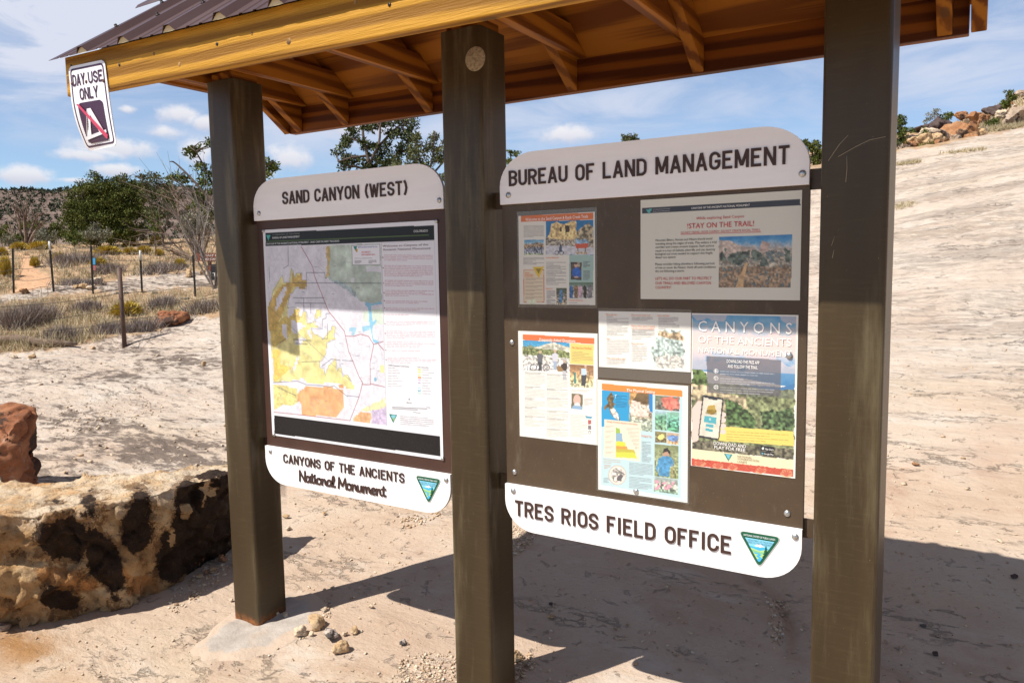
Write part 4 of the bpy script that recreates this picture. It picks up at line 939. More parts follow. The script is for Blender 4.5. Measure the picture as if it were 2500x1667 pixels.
p.fill([(628, 785), (692, 790), (680, 805), (640, 802)], (60, 150, 190)); p.rect(654, 816, 678, 852, (190, 80, 80)); p.rect(654, 862, 678, 895, (120, 110, 120)); p.ell(665, 917, 12, 13, (70, 70, 70), ring=4)
o = p.build('notice_poster', 'Frequently Asked Questions poster on the left side of the right board')
sleeve(o, 1.1835, 1.4622, .9105, 1.2495, 1.1860, 1.4595, .9125, 1.2475, YP+.0002)
# --- the physical setting
p = Page(1.4600, 1.7365, .7775, 1.1105, YP-.0006, 180, (238, 236, 222), Z5)
p.fill([(765, 585), (1422, 630), (1408, 1455), (757, 1345)], (186, 220, 224)); p.fill([(765, 520), (1423, 578), (1423, 630), (765, 572)], (240, 130, 40)); p.text('The Physical Setting', (969, 582), (1200, 602), 22, WHT)
p.fill([(765, 573), (990, 592), (988, 832), (763, 808)], (20, 150, 215)); p.fill([(764, 808), (800, 812), (798, 872), (763, 870)], (20, 150, 215))
p.fill([(832, 600), (846, 585), (862, 640), (858, 672), (880, 686), (866, 696), (858, 715), (905, 775), (912, 822), (880, 810), (840, 770), (818, 710), (785, 738), (780, 715), (815, 682), (805, 640)], (110, 85, 45), .8, tex=.4, tsc=3); p.fill([(830, 730), (865, 718), (905, 780), (905, 818), (860, 790)], (220, 215, 200), .8, tex=.4, tsc=2)
p.para(880, 612, 970, 715, 8, (20, 50, 90), .7, .08); p.text('T', (872, 638), (888, 639), 26, WHT)
p.scene([(990, 592), (1178, 607), (1174, 916), (988, 890)], [(0, (120, 90, 50)), (.25, (95, 70, 40)), (.35, (225, 205, 180)), (.5, (215, 185, 155)), (.62, (160, 140, 110)), (.7, (175, 185, 160)), (1, (150, 165, 140))], .5, 3)
p.fill([(990, 593), (1060, 598), (1010, 670), (990, 720)], (205, 150, 80), 1, tex=.3); p.fill([(1150, 605), (1178, 608), (1177, 760), (1152, 745)], (20, 120, 205))
p.fill([(1010, 660), (1075, 670), (1085, 720), (1130, 735), (1140, 790), (1000, 780)], (238, 210, 190), 1, tex=.2)
for q, c, t in [([(1200, 615), (1398, 630), (1396, 745), (1199, 728)], [(0, (90, 110, 80)), (.5, (130, 130, 110)), (1, (90, 80, 70))], .5), ([(1199, 740), (1294, 748), (1293, 905), (1198, 895)], [(0, (170, 200, 215)), (.3, (90, 160, 120)), (1, (110, 150, 110))], .6), ([(1298, 750), (1396, 757), (1393, 918), (1296, 906)], [(0, (130, 190, 160)), (.5, (90, 170, 140)), (1, (80, 160, 110))], .6),
        ([(1198, 908), (1292, 917), (1291, 1005), (1197, 998)], [(0, (130, 120, 70)), (1, (110, 95, 60))], .6), ([(1296, 918), (1393, 926), (1391, 1020), (1295, 1008)], [(0, (200, 165, 130)), (1, (205, 160, 110))], .4), ([(1197, 1012), (1391, 1030), (1386, 1298), (1194, 1275)], [(0, (120, 130, 80)), (.5, (150, 160, 110)), (1, (130, 140, 80))], .5), ([(1193, 1280), (1386, 1302), (1383, 1425), (1190, 1395)], [(0, (150, 170, 160)), (.5, (170, 170, 150)), (1, (120, 160, 130))], .6)]: p.scene(q, c, t, 3)
p.fill([(1255, 650), (1320, 625), (1395, 640), (1396, 725), (1340, 738), (1270, 710)], (238, 110, 90), 3, tex=.3, tsc=4); p.ell(1345, 970, 40, 28, (90, 130, 190), rough=2, tex=.4); p.ell(1245, 955, 30, 22, (240, 225, 120), rough=2)
for x, y in ((1215, 1320), (1270, 1330), (1310, 1350), (1220, 1365), (1285, 1375), (1340, 1330)): p.ell(x, y, 18, 14, (230, 150, 170), rough=3)
p.ell(1288, 1095, 27, 32, (190, 140, 110)); p.fill([(1260, 1090), (1270, 1050), (1300, 1045), (1325, 1075), (1318, 1100), (1300, 1075), (1272, 1080)], (40, 36, 34)); p.fill([(1225, 1130), (1262, 1112), (1320, 1115), (1345, 1145), (1352, 1190), (1318, 1200), (1315, 1280), (1230, 1270), (1225, 1200), (1212, 1250), (1205, 1200)], (60, 140, 195), 1, tex=.2); p.line([(1338, 1180), (1340, 1290)], (190, 150, 100), 2)
p.fill([(785, 812), (1083, 838), (1076, 1155), (780, 1118)], (240, 226, 196)); p.text('Geologic Formations Exposed in Sand Canyon', (806, 832), (1056, 857), 12, (225, 100, 40))
for y0, y1, xr, c in ((880, 925, 915, (150, 190, 60)), (922, 990, 935, (130, 170, 200)), (988, 1030, 960, (225, 225, 40)), (1026, 1056, 980, (225, 150, 50)), (1052, 1082, 1040, (200, 180, 50)), (1078, 1122, 1052, (215, 220, 50))): p.fill([(882, y0), (882+(xr-882)*.9, y0+6), (xr, y1+8), (880, y1)], c, .6)
for k in range(6): p.para(795, 862+k*42, 860, 880+k*42, 2, a=.35); p.para(965+k*14, 880+k*30, 1070, 905+k*30, 3, a=.3)
p.para(780, 1128, 915, 1170, 3, (200, 90, 40), .5, .1); p.para(785, 1180, 835, 1215, 3, (200, 90, 40), .6); p.para(780, 1285, 830, 1330, 4, a=.5)
p.ell(892, 1266, 73, 80, (200, 150, 130)); p.ell(892, 1266, 69, 76, (232, 222, 205)); p.ell(892, 1266, 55, 60, (215, 205, 190), tex=.5); p.ell(910, 1290, 24, 30, (90, 85, 85), rough=3); p.line([(880, 1215), (950, 1260)], (70, 70, 75), 1.5)
p.text('Ecological Tips', (1090, 950), (1170, 958), 15, (225, 110, 60)); p.para(1092, 990, 1165, 1160, 15, a=.6, skew=.06); p.para(990, 1160, 1178, 1260, 9, a=.6, skew=.1); p.para(990, 1275, 1170, 1370, 8, a=.6, skew=.1)
o = p.build('notice_poster', 'pale blue poster titled The Physical Setting with a flying hawk picture')
sleeve(o, 1.4545, 1.7418, .7735, 1.1135, 1.4600, 1.7365, .7775, 1.1105, YP-.0004)
# --- national monument app poster
p = Page(1.7455, 2.0262, .8858, 1.3133, YP+.0001, 190, (240, 236, 222), Z6)
A_ = [(105, 95), (990, 112), (966, 1330), (102, 1240)]
p.scene([(105, 95), (990, 112), (978, 720), (103, 560)], [(0, (70, 150, 205)), (.12, (120, 180, 215)), (.3, (235, 205, 200)), (.5, (240, 215, 205)), (.62, (170, 190, 215)), (.75, (90, 150, 200)), (1, (50, 120, 180))], .0, 4)
m = p.mask([(105, 95), (990, 112), (980, 600), (103, 560)]) & (p.n(26, 5, 4, .6) > .1); p.fill(None, (242, 205, 196), m=m, a=.55)
p.fill([(560, 700), (978, 720), (968, 1330), (102, 1240), (103, 690), (300, 680)], (110, 118, 74), 2, tex=.5, tsc=5); p.fill([(500, 690), (860, 715), (975, 685), (978, 730), (860, 760)], (50, 110, 170), 1); p.fill([(560, 740), (978, 735), (972, 810), (560, 790)], (98, 104, 78), 1, tex=.4)
p.fill([(103, 555), (230, 590), (245, 700), (103, 680)], (70, 92, 40), 3, tex=.6, tsc=4); p.fill([(103, 680), (220, 700), (330, 760), (560, 800), (570, 900), (500, 940), (240, 900), (103, 800)], (170, 152, 112), 2, tex=.5, tsc=5)
p.fill([(370, 800), (560, 900), (650, 1000), (640, 1070), (400, 1040)], (62, 88, 44), 3, tex=.7, tsc=4); p.fill([(690, 920), (960, 900), (968, 1080), (700, 1070)], (66, 90, 50), 3, tex=.7, tsc=4)
p.fill([(228, 450), (862, 482), (855, 790), (228, 762)], (84, 80, 88), 0, .72)
p.fill([(102, 1160), (320, 1175), (600, 1210), (968, 1240), (966, 1330), (102, 1240)], (92, 86, 66), 1, tex=.6, tsc=4)
p.fill([(330, 1045), (968, 1092), (966, 1215), (330, 1168)], (243, 214, 86)); p.para(398, 1078, 920, 1168, 4, (110, 95, 30), .7, .06)
# hand and phone
p.fill([(105, 900), (150, 830), (185, 830), (190, 960), (170, 1090), (150, 1170), (103, 1180)], (232, 200, 184), 1); 
for y in (948, 995, 1045, 1092): p.ell(366, y, 26, 22, (238, 205, 190))
p.fill([(192, 790), (205, 780), (362, 805), (372, 822), (335, 1155), (320, 1166), (165, 1140), (155, 1120)], (36, 38, 44)); p.fill([(202, 800), (360, 822), (326, 1152), (164, 1122)], (222, 214, 190), tex=.06, tsc=8); p.fill([(240, 800), (320, 812), (318, 826), (242, 815)], (36, 38, 44))
p.fill([(240, 870), (300, 865), (312, 925), (270, 950), (222, 930)], (190, 150, 50), 1); p.text('AGENTS OF', (226, 918), (310, 926), 17, (60, 45, 15)); p.text('DISCOVERY', (220, 938), (312, 947), 17, (60, 45, 15))
p.fill([(208, 955), (312, 972), (306, 1028), (204, 1010)], (60, 168, 182)); p.fill([(220, 1024), (286, 1034), (284, 1060), (219, 1048)], (60, 168, 182)); p.fill([(218, 1062), (282, 1072), (280, 1096), (217, 1084)], (60, 168, 182)); p.ell(256, 983, 9, 10, WHT, ring=4)
for t, a, b_, cap, c in [('C A N Y O N S', (157, 238), (952, 264), 88, (250, 246, 240)), ('OF THE ANCIENTS', (157, 338), (948, 364), 60, (248, 238, 228)), ('NATIONAL MONUMENT', (157, 422), (952, 452), 45, (248, 238, 228)), ('DOWNLOAD THE FREE APP', (400, 508), (677, 518), 27, WHT), ('AND FOLLOW THE TRAIL', (408, 550), (662, 560), 27, WHT),
        ('DOWNLOAD AND', (288, 1203), (563, 1228), 27, WHT), ('PLAY FOR FREE', (294, 1236), (556, 1262), 27, WHT), ('NATIONAL', (490, 1308), (612, 1318), 15, (120, 112, 90)), ('CONSERVATION', (490, 1328), (672, 1346), 15, (120, 112, 90)), ('LANDS', (490, 1350), (570, 1360), 15, (120, 112, 90))]: p.text(t, a, b_, cap, c)
for k, (y, tx) in enumerate(((577, '1'), (638, '2'), (714, '3'))): p.ell(307, y, 19, 18, WHT, ring=5); p.text(tx, (301, y+9), (312, y+9), 18, WHT); p.para(342, y-8, 800, y+52-18*(k == 0), 2+(k > 0), (240, 240, 240), .7, .05)
p.fill([(686, 1212), (804, 1222), (803, 1262), (685, 1250)], (24, 24, 28)); p.fill([(685, 1256), (803, 1268), (802, 1302), (684, 1288)], (24, 24, 28)); p.text('App Store', (726, 1244), (798, 1252), 15, WHT); p.text('Google Play', (716, 1284), (797, 1294), 14, WHT); p.ell(706, 1234, 9, 11, WHT); p.fill([(694, 1264), (712, 1277), (694, 1288)], (90, 190, 210))
p.fill([(102, 1238), (966, 1332), (964, 1420), (101, 1322)], (243, 226, 176)); p.fill([(101, 1318), (964, 1418), (962, 1476), (101, 1380)], (208, 64, 42), .6, tex=.12, tsc=2)
for x, y, fl in ((160, 1358, 0), (325, 1378, 0), (445, 1390, 1), (690, 1420, 0), (905, 1445, 1)):
    p.ell(x, y+8, 46, 26, (236, 196, 130), rough=3, a=.55)
    p.ell(x, y+12, 20, 15, (214, 84, 58))
    for f in range(5): a = math.radians(200+f*35); p.line([(x, y+12), (x+40*math.cos(a), y+12+38*math.sin(a))], (214, 84, 58), 2.2, 1)
p.fill([(372, 1275), (450, 1284), (412, 1344)], (24, 120, 110)); p.fill([(388, 1283), (434, 1290), (412, 1326)], (90, 190, 215))
p.build('notice_poster', 'tall colour poster titled CANYONS OF THE ANCIENTS at the right edge')
# --- map poster
p = Page(.0347, .8800, .7975, 1.605, BF-.0018, 400, (236, 235, 240), Z8)
p.fill([(208, 822), (2005, 738), (2007, 900), (212, 965)], (14, 16, 18), zc=Z7)
MAPQ = [(52, 62), (838, 40), (878, 1283), (108, 1190)]
mm = p.fill(MAPQ, (226, 224, 232)); base = p.a.copy()
rel = p.n(14, 21, 4, 1.4)
YL = [(70, 470), (90, 430), (100, 370), (130, 320), (165, 255), (175, 300), (210, 330), (228, 210), (240, 230), (250, 270), (268, 240), (300, 240), (300, 285), (270, 300), (300, 305), (305, 292), (330, 292), (330, 355), (300, 340), (260, 345), (235, 380), (215, 400), (200, 480), (250, 475), (285, 500), (270, 540), (300, 545), (310, 500), (335, 510), (335, 590), (380, 580), (400, 500), (430, 485), (430, 540), (395, 560), (390, 600), (440, 625), (362, 620), (372, 652), (430, 680), (440, 700), (500, 630), (505, 605), (530, 610), (520, 660), (525, 695), (470, 720), (470, 780), (440, 840), (420, 850), (425, 890), (450, 890), (460, 945), (480, 880), (530, 830), (545, 915), (560, 865), (580, 950), (610, 935), (640, 985), (660, 1010), (655, 1045), (610, 1040), (590, 1010), (500, 1000), (330, 990), (310, 960), (250, 975), (108, 992), (95, 760)]
p.fill(YL, (234, 222, 140), step=4, tex=.10, tsc=10)
GD = [(70, 470), (92, 425), (160, 330), (232, 300), (232, 225), (250, 280), (300, 245), (300, 285), (262, 300), (330, 296), (330, 352), (240, 342), (215, 410), (150, 560), (120, 640), (80, 640)]
p.fill(GD, (216, 176, 84), step=4, tex=.15, tsc=9); p.fill([(80, 620), (280, 480), (290, 560), (190, 700), (98, 760)], (222, 182, 78), 3, .7, tex=.15); p.fill([(102, 770), (150, 765), (150, 860), (232, 890), (150, 960), (105, 982)], (244, 200, 84), 2, .85, tex=.1)
for q in ([(130, 420), (185, 330), (200, 350), (150, 470), (115, 520)], [(210, 470), (265, 440), (240, 520), (200, 560)], [(165, 600), (200, 600), (200, 700), (165, 660)], [(225, 560), (330, 600), (260, 660), (225, 640)], [(300, 680), (330, 700), (280, 740), (240, 720)], [(240, 900), (260, 830), (285, 800), (250, 920)], [(330, 650), (360, 620), (370, 690)]): p.fill(q, (226, 224, 232), step=4)
p.fill([(486, 55), (838, 40), (846, 455), (740, 445), (700, 440), (660, 380), (620, 330), (500, 292), (470, 275), (482, 200)], (196, 214, 196), 1.5, tex=.14, tsc=16); p.fill([(715, 505), (852, 480), (855, 590), (770, 600), (718, 560)], (210, 226, 206), 1)
p.fill([(466, 58), (490, 55), (490, 270), (462, 275), (470, 200)], (216, 180, 90), 3, .8, tex=.2); p.fill([(740, 200), (840, 195), (842, 235), (742, 235)], (222, 222, 228)); p.fill([(636, 275), (656, 275), (656, 305), (636, 305)], (222, 222, 228))
p.fill([(480, 285), (560, 300), (640, 345), (690, 430), (660, 400), (560, 325), (490, 300)], (150, 178, 180), 2, .7, tex=.3)
p.fill([(728, 455), (742, 440), (780, 452), (845, 438), (848, 455), (775, 465), (772, 490), (780, 540), (782, 575), (808, 560), (812, 575), (785, 600), (780, 640), (790, 690), (830, 715), (810, 730), (785, 710), (762, 610), (760, 540), (752, 480)], (134, 200, 232), .6)
p.fill([(708, 605), (762, 598), (762, 632), (715, 645)], (150, 208, 234), 1); p.fill([(622, 615), (672, 615), (672, 640), (655, 670), (640, 670), (645, 640), (622, 640)], (160, 210, 234), .6); p.ell(802, 968, 10, 14, (130, 190, 220))
p.fill([(272, 1062), (330, 1018), (440, 1022), (500, 1018), (520, 1035), (582, 1040), (585, 1165), (545, 1225), (520, 1232), (300, 1210), (292, 1130), (275, 1125)], (240, 172, 112), step=3, tex=.1, tsc=12); p.fill([(550, 1005), (585, 1008), (584, 1032), (552, 1028)], (236, 160, 100))
p.fill([(106, 1000), (268, 1032), (270, 1130), (230, 1150), (180, 1140), (112, 1180)], (228, 214, 128), step=3, tex=.1)
p.fill([(652, 1240), (695, 1195), (775, 1195), (772, 1270), (655, 1258)], (238, 176, 120), step=3, tex=.12); p.fill([(778, 1178), (872, 1148), (878, 1283), (774, 1270)], (204, 186, 216), tex=.12); p.fill([(690, 1195), (735, 1165), (800, 1130), (868, 1095), (870, 1160), (780, 1180)], (240, 226, 150), 2, .8); p.fill([(835, 880), (858, 870), (862, 920), (840, 920)], (240, 226, 150), 2)
k = mm[..., None]; sh = (.035*rel+.035*p.n(5, 23, 3))[..., None]; p.a = np.where(k, np.clip(p.a*(1+sh*1.0), 0, 255), p.a)
rs_ = np.random.RandomState(4)
for q_ in range(46):
    x_, y_ = rs_.uniform(120, 850), rs_.uniform(80, 1180); pl_ = [(x_, y_)]
    for k_ in range(7): x_ += rs_.normal()*12+6; y_ += rs_.uniform(4, 22); pl_.append((x_, y_))
    p.a = np.where(mm[..., None], p.a, p.a); b4 = p.a.copy(); p.line(pl_, (168, 164, 178), .7, .5); p.a = np.where(mm[..., None], p.a, b4)
for q_ in range(34): x_, y_ = rs_.uniform(140, 820), rs_.uniform(90, 1160); b4 = p.a.copy(); p.para(x_, y_, x_+rs_.uniform(20, 44), y_+8, 1, (80, 80, 95), .5); p.a = np.where(mm[..., None], p.a, b4)
ctr = np.abs(np.mod(p.n(30, 25, 4)*9, 1)-.5) < .035; p.fill(None, (180, 176, 186), m=ctr & mm, a=.4)
for pl in ([(330, 295), (330, 240), (455, 240), (460, 280), (470, 275)], [(75, 205), (80, 300)], [(205, 60), (207, 190), (175, 210)], [(235, 310), (840, 312)], [(240, 412), (450, 412)], [(255, 447), (460, 449)], [(312, 412), (313, 500)], [(360, 450), (360, 520)], [(438, 625), (440, 560), (465, 550), (465, 520), (490, 518)], [(575, 838), (650, 843)], [(435, 880), (500, 830), (560, 838)], [(610, 1080), (690, 1088)], [(105, 990), (270, 980), (330, 1005), (440, 1012), (490, 1020), (520, 1012), (610, 1085)], [(300, 850), (420, 845)], [(150, 720), (190, 690)], [(130, 1020), (260, 1080)], [(440, 690), (475, 690), (475, 590)]): p.line(pl, (70, 70, 90), .9, .7)
p.line(YL[:60]+[YL[0]], (90, 95, 130), .8, .45)
for pl in ([(295, 62), (340, 140), (375, 205), (385, 260), (480, 500), (590, 640), (620, 780), (650, 850), (690, 950), (715, 992), (690, 1090), (655, 1180), (628, 1250)], [(602, 673), (650, 675), (700, 660), (755, 675), (790, 730), (765, 860), (768, 1005), (715, 1003)], [(768, 998), (865, 1020)], [(790, 730), (820, 720), (855, 710)], [(820, 725), (858, 768)], [(108, 1192), (300, 1212), (628, 1250)]): p.line(pl, (150, 70, 80), 1.2, .75)
p.fill([(640, 55), (832, 45), (835, 186), (646, 188)], (240, 240, 244)); p.line([(640, 55), (832, 45), (835, 186), (646, 188), (640, 55)], (120, 120, 130), .8)
p.fill([(650, 60), (678, 58), (666, 92)], (40, 140, 130)); p.ell(674, 88, 8, 12, (200, 160, 60)); p.para(660, 138, 830, 145, 1, a=.6); p.para(660, 155, 705, 178, 3, a=.7); p.para(757, 153, 808, 178, 3, a=.7)
for t, a, b_, cap, c, zc in [('COLORADO', (1788, 818), (1940, 810), 24, (225, 228, 228), Z7), ('BUREAU OF LAND MANAGEMENT', (289, 884), (577, 872), 20, (225, 228, 228), Z7), ('U.S. DEPARTMENT OF THE INTERIOR', (287, 848), (577, 835), 11, (150, 152, 150), Z7), ('CANYONS OF THE ANCIENTS NATIONAL MONUMENT - SAND CANYON WEST TRAILHEAD', (218, 948), (998, 918), 18, (225, 228, 228), Z7),
        ('Welcome to Canyons of the', (1458, 972), (1942, 958), 22, (120, 104, 112), Z7), ('Ancients National Monument', (1460, 1010), (1967, 998), 22, (120, 104, 112), Z7), ('BLM Law Enforcement Tip Line', (686, 72), (818, 66), 10, (70, 90, 170), Z8), ('855-668-5771', (710, 106), (770, 104), 10, (200, 40, 50), Z8), ('tipline@blm.gov', (707, 122), (803, 119), 9, (200, 40, 50), Z8),
        ('CANYONS OF THE ANCIENTS', (240, 702), (362, 706), 9, (110, 105, 90), Z8), ('NATIONAL MONUMENT', (257, 728), (342, 731), 9, (110, 105, 90), Z8), ('CANM Designated Travel Routes', (888, 876), (1035, 884), 10, (40, 38, 44), Z8), ('Land Ownership', (1090, 888), (1166, 891), 9, (40, 38, 44), Z8), ('1:88,000', (1013, 1130), (1052, 1132), 8, (70, 70, 76), Z8), ('5 Miles', (1150, 1162), (1180, 1164), 8, (70, 70, 76), Z8), ('8 Kilometers', (1062, 1194), (1112, 1200), 8, (70, 70, 76), Z8)]: p.text(t, a, b_, cap, c, zc=zc)
p.line([(215, 915), (1945, 845)], (110, 150, 70), 1.2, .8, Z7); p.fill([(216, 845), (264, 842), (240, 905)], (60, 178, 172), zc=Z7)
p.line([(842, 40), (880, 1285)], (150, 148, 156), .8); p.line([(845, 40), (1205, 22), (1245, 1320), (880, 1285)], (190, 188, 196), .7, .6)
for y, n in ((118, 4), (190, 7), (292, 4), (360, 4), (432, 2), (481, 2), (525, 1), (572, 3), (638, 5), (712, 4), (770, 1), (818, 4)):
    x = 862+(y-118)*.032; p.para(x, y-4, x+330, y-4+n*11.5, n, (176, 84, 100), .62, .012); p.ell(x-9, y+18*(n > 2)-0, 3.5, 4, (130, 40, 60))
for k, c in enumerate(((238, 220, 130), (246, 228, 120), (244, 236, 150), (240, 150, 80), (210, 180, 210), (190, 175, 200), (238, 238, 240), (180, 220, 235), (120, 180, 200), (190, 220, 205))): p.rect(1092, 896+k*18, 1114, 908+k*18, c); p.para(1122, 897+k*18, 1122+60+(k*37 % 40), 908+k*18, 1, a=.5, skew=.06)
for k in range(8): p.line([(888, 890+k*18), (912, 891+k*18)], (110, 100, 110), .8, .7); p.para(918, 884+k*18, 960+(k*23 % 60), 896+k*18, 1, a=.45)
p.line([(918, 1158), (1155, 1170)], (60, 60, 66), .9); p.line([(918, 1168), (1090, 1178)], (60, 60, 66), .8); p.fill([(1028, 1110), (1033, 1092), (1038, 1110)], (20, 20, 24)); 
p.fill([(895, 1205), (952, 1210), (924, 1268)], (20, 110, 100)); p.fill([(905, 1212), (943, 1215), (924, 1250)], (120, 200, 210)); p.fill([(918, 1232), (938, 1234), (925, 1255)], (140, 190, 110)); p.para(973, 1214, 1200, 1280, 5, a=.6, skew=.07)
p.fill([(110, 1215), (1243, 1355), (1248, 1495), (112, 1338)], (20, 17, 18)); cb = p.mask([(110, 1215), (1243, 1355), (1248, 1495), (112, 1338)])
cn = np.abs(np.mod(p.n(26, 33, 4)*7, 1)-.5) < .06; p.fill(None, (92, 88, 86), m=cb & cn, a=.22)
p.build('map_poster', 'large white framed land map with black header and footer on left board', 'map')
# ------------------------------------------------------------------ DAY USE ONLY sign, bent back at its foot
dTL, dTR = np.array([-.335, -.4990, 2.1690]), np.array([-.115, -.4990, 2.1620]); dBR = onplane(286.2, 355.9, 1, -.492); dBL = onplane(216, 369.9, 1, -.455)
def dus(u, v, lift=0.):
    k = max(0., (v-.34)/.66); q = (1-v)*((1-u)*dTL+u*dTR)+v*((1-u)*dBL+u*dBR)
    f = np.array([0, -1, 0]); y = -.4990+k*k*((1-u)*(dBL[1]+.4990)+u*(dBR[1]+.4990)); q[1] = y-lift
    return q
DW = material('day_sign_white', lambda t, b: {'Base Color': t.ramp(t.noise(t.obj(), 14, 6, .6), [(.3, (.74, .73, .75)), (.7, (.82, .81, .83))]), 'Roughness': .35, 'Specular IOR Level': .4})
DP = flat('day_sign_purple', (.055, .018, .045), .4); DR = flat('day_sign_red', (.55, .05, .11), .4)
DS = thing('day_use_sign', 'small white DAY USE ONLY sign with crossed out tent screwed to fascia', 'sign', tuple((dTL+dTR)/2))
def rr_uv(u0, v0, u1, v1, r, n=5):
    ar = 1.36; o = []
    for cu, cv, a0 in ((u1-r, v0+r/ar, -90), (u1-r, v1-r/ar, 0), (u0+r, v1-r/ar, 90), (u0+r, v0+r/ar, 180)):
        for k in range(n+1): a = math.radians(a0+90*k/n); o.append((cu+r*math.cos(a), cv+r/ar*math.sin(a)))
    return o
def dgrid(b, poly, lift, nv=16):
    """fill a convex u,v outline with strips so that it follows the bend"""
    v0 = min(p[1] for p in poly); v1 = max(p[1] for p in poly); rows = np.linspace(v0+1e-5, v1-1e-5, nv)
    L = []
    for v in rows:
        xs = []
        for i in range(len(poly)):
            a, c = poly[i-1], poly[i]
            if (a[1] <= v) != (c[1] <= v): xs.append(a[0]+(c[0]-a[0])*(v-a[1])/(c[1]-a[1]))
        L.append((min(xs), max(xs), v))
    V = []
    for a, c, v in L: V += [dus(a, v, lift), dus(c, v, lift)]
    b.add(V, [[2*i, 2*i+1, 2*i+3, 2*i+2][::-1] for i in range(len(L)-1)])
b = MB(); O = rr_uv(0, 0, 1, 1, .085)
dgrid(b, O, 0.0012, 40); dgrid(b, O, 0.0, 40); n = len(O)
b.add([dus(u, v, .0012) for u, v in O]+[dus(u, v, 0) for u, v in O], [[i, (i+1) % n, n+(i+1) % n, n+i] for i in range(n)])
b.build('sign_plate', DW, DS)
b = MB(); o1 = rr_uv(.045, .033, .955, .967, .07, 6); o2 = rr_uv(.075, .055, .925, .945, .05, 6); n = len(o1)
def dens(P):
    o = []
    for i in range(len(P)):
        a, c = np.array(P[i]), np.array(P[(i+1) % len(P)]); o += [tuple(a+(c-a)*k/8) for k in range(8)]
    return o
o1 = dens(o1); o2 = dens(o2); n = len(o1)
b.add([dus(u, v, .0018) for u, v in o1]+[dus(u, v, .0018) for u, v in o2], [[i, (i+1) % n, n+(i+1) % n, n+i] for i in range(n)]); b.build('border', DP, DS)
def dtext(t, u0, u1, v0, v1):
    b = letters(t, u0, u1, -v1, -v0, 0, th=.0006, t=.175, gap=.15)[0]
    b.v = [tuple(dus(x, -z, .0022-y)) for x, y, z in b.v]
    return b.build('lettering', DP, DS)
dtext('DAY', .10, .43, .105, .245); dtext('USE', .53, .90, .105, .245); dtext('ONLY', .26, .74, .28, .42)
b = MB(); dgrid(b, rr_uv(.16, .45, .83, .925, .07), .0024, 18); b.build('pictogram_panel', DP, DS)
b = MB()
for q in ([(.40, .53), (.50, .53), (.33, .86), (.19, .86)], [(.41, .53), (.50, .53), (.75, .83), (.61, .83)], [(.13, .845), (.80, .80), (.80, .835), (.13, .885)]):
    vs_ = [dus(q[i][0]+(q[(i+1) % 4][0]-q[i][0])*k/6, q[i][1]+(q[(i+1) % 4][1]-q[i][1])*k/6, .0044) for i in range(4) for k in range(6)]; b.add(vs_, [list(range(24))[::-1]])
b.build('tent_symbol', DW, DS)
b = MB(); b.add([dus(*p, .0062) for p in ((.15, .465), (.205, .46), (.83, .865), (.80, .905), (.765, .905))][::-1], [[0, 1, 2, 3, 4]]); b.build('red_slash', DR, DS)
b = MB()
V, F = text_geo('R7-205 001 2-1'); a, c = V[:, 0].min(), V[:, 0].max(); b.add([dus(.33+(x-a)/(c-a)*.25, .952-(y/CAPH)*.016, .0022) for x, y, _ in V], F); b.build('small_print', DP, DS)
for u, v in ((.065, .205), (.46, .215), (.915, .24)): b = MB(); b.lathe([(.0062, 0), (.0055, .002), (.002, .003)], dus(u, v, .0012), n=10); b.build('screw', material('rust_screw', lambda t, bb: {'Base Color': (.12, .05, .03), 'Roughness': .7}), DS)
# ------------------------------------------------------------------ rock
def rock_mat(name, c0, c1, c2, dark=(.05, .035, .03), pat=.0, sc=6., pale=(.62, .55, .45), pl=.2):
    def fn(t, b):
        P = t.obj(); n = t.noise(P, sc, 8, .62); m = t.noise(P, sc*.35, 5, .6)
        c = t.ramp(n, [(.28, c0), (.5, c1), (.70, c2)])
        c = t.mix(t.math('MULTIPLY', t.step(t.noise(P, sc*2.2, 7, .65), .56, .68), pl), c, pale)
        if pat: c = t.mix(t.math('MULTIPLY', t.step(t.math('ADD', m, t.math('MULTIPLY', t.noise(P, sc*4, 5, .7), .25)), .72-pat*.3, .76-pat*.3), .9), c, dark)
        cr = t.math('ABSOLUTE', t.math('SUBTRACT', t.noise(P, sc*.9, 7, .6, .8), .5)); c = t.mix(t.math('MULTIPLY', t.math('SUBTRACT', 1, t.step(cr, .0, .012)), .45), c, dark)
        h = t.math('ADD', n, t.math('MULTIPLY', t.noise(P, sc*7, 6, .7), .35))
        return {'Base Color': c, 'Roughness': .9, 'Specular IOR Level': .15, 'Normal': t.bump(h, .8, .12/sc)}
    return material(name, fn)
R_TAN = rock_mat('tan_sandstone', (.36, .22, .11), (.50, .34, .19), (.58, .44, .28), sc=14)
R_PALE = rock_mat('pale_sandstone', (.44, .32, .21), (.58, .46, .33), (.66, .56, .44), sc=18, pl=.35)
R_OR = rock_mat('orange_sandstone', (.25, .11, .05), (.36, .18, .088), (.45, .27, .15), sc=3, pat=.15, pl=.15, pale=(.55, .42, .30))
R_RED = rock_mat('red_sandstone', (.19, .072, .036), (.29, .12, .060), (.37, .18, .098), sc=7, pat=.22, pl=.28, pale=(.46, .36, .29))
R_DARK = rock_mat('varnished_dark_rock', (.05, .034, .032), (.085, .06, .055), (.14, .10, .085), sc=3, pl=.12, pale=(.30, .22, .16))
R_GREY = rock_mat('grey_tan_rock', (.26, .19, .14), (.36, .27, .20), (.46, .36, .28), sc=3, pat=.12, pl=.3)
R_LICH = rock_mat('lichened_rock', (.36, .29, .25), (.47, .39, .33), (.54, .47, .41), dark=(.07, .06, .055), sc=30, pat=.42, pl=.4)
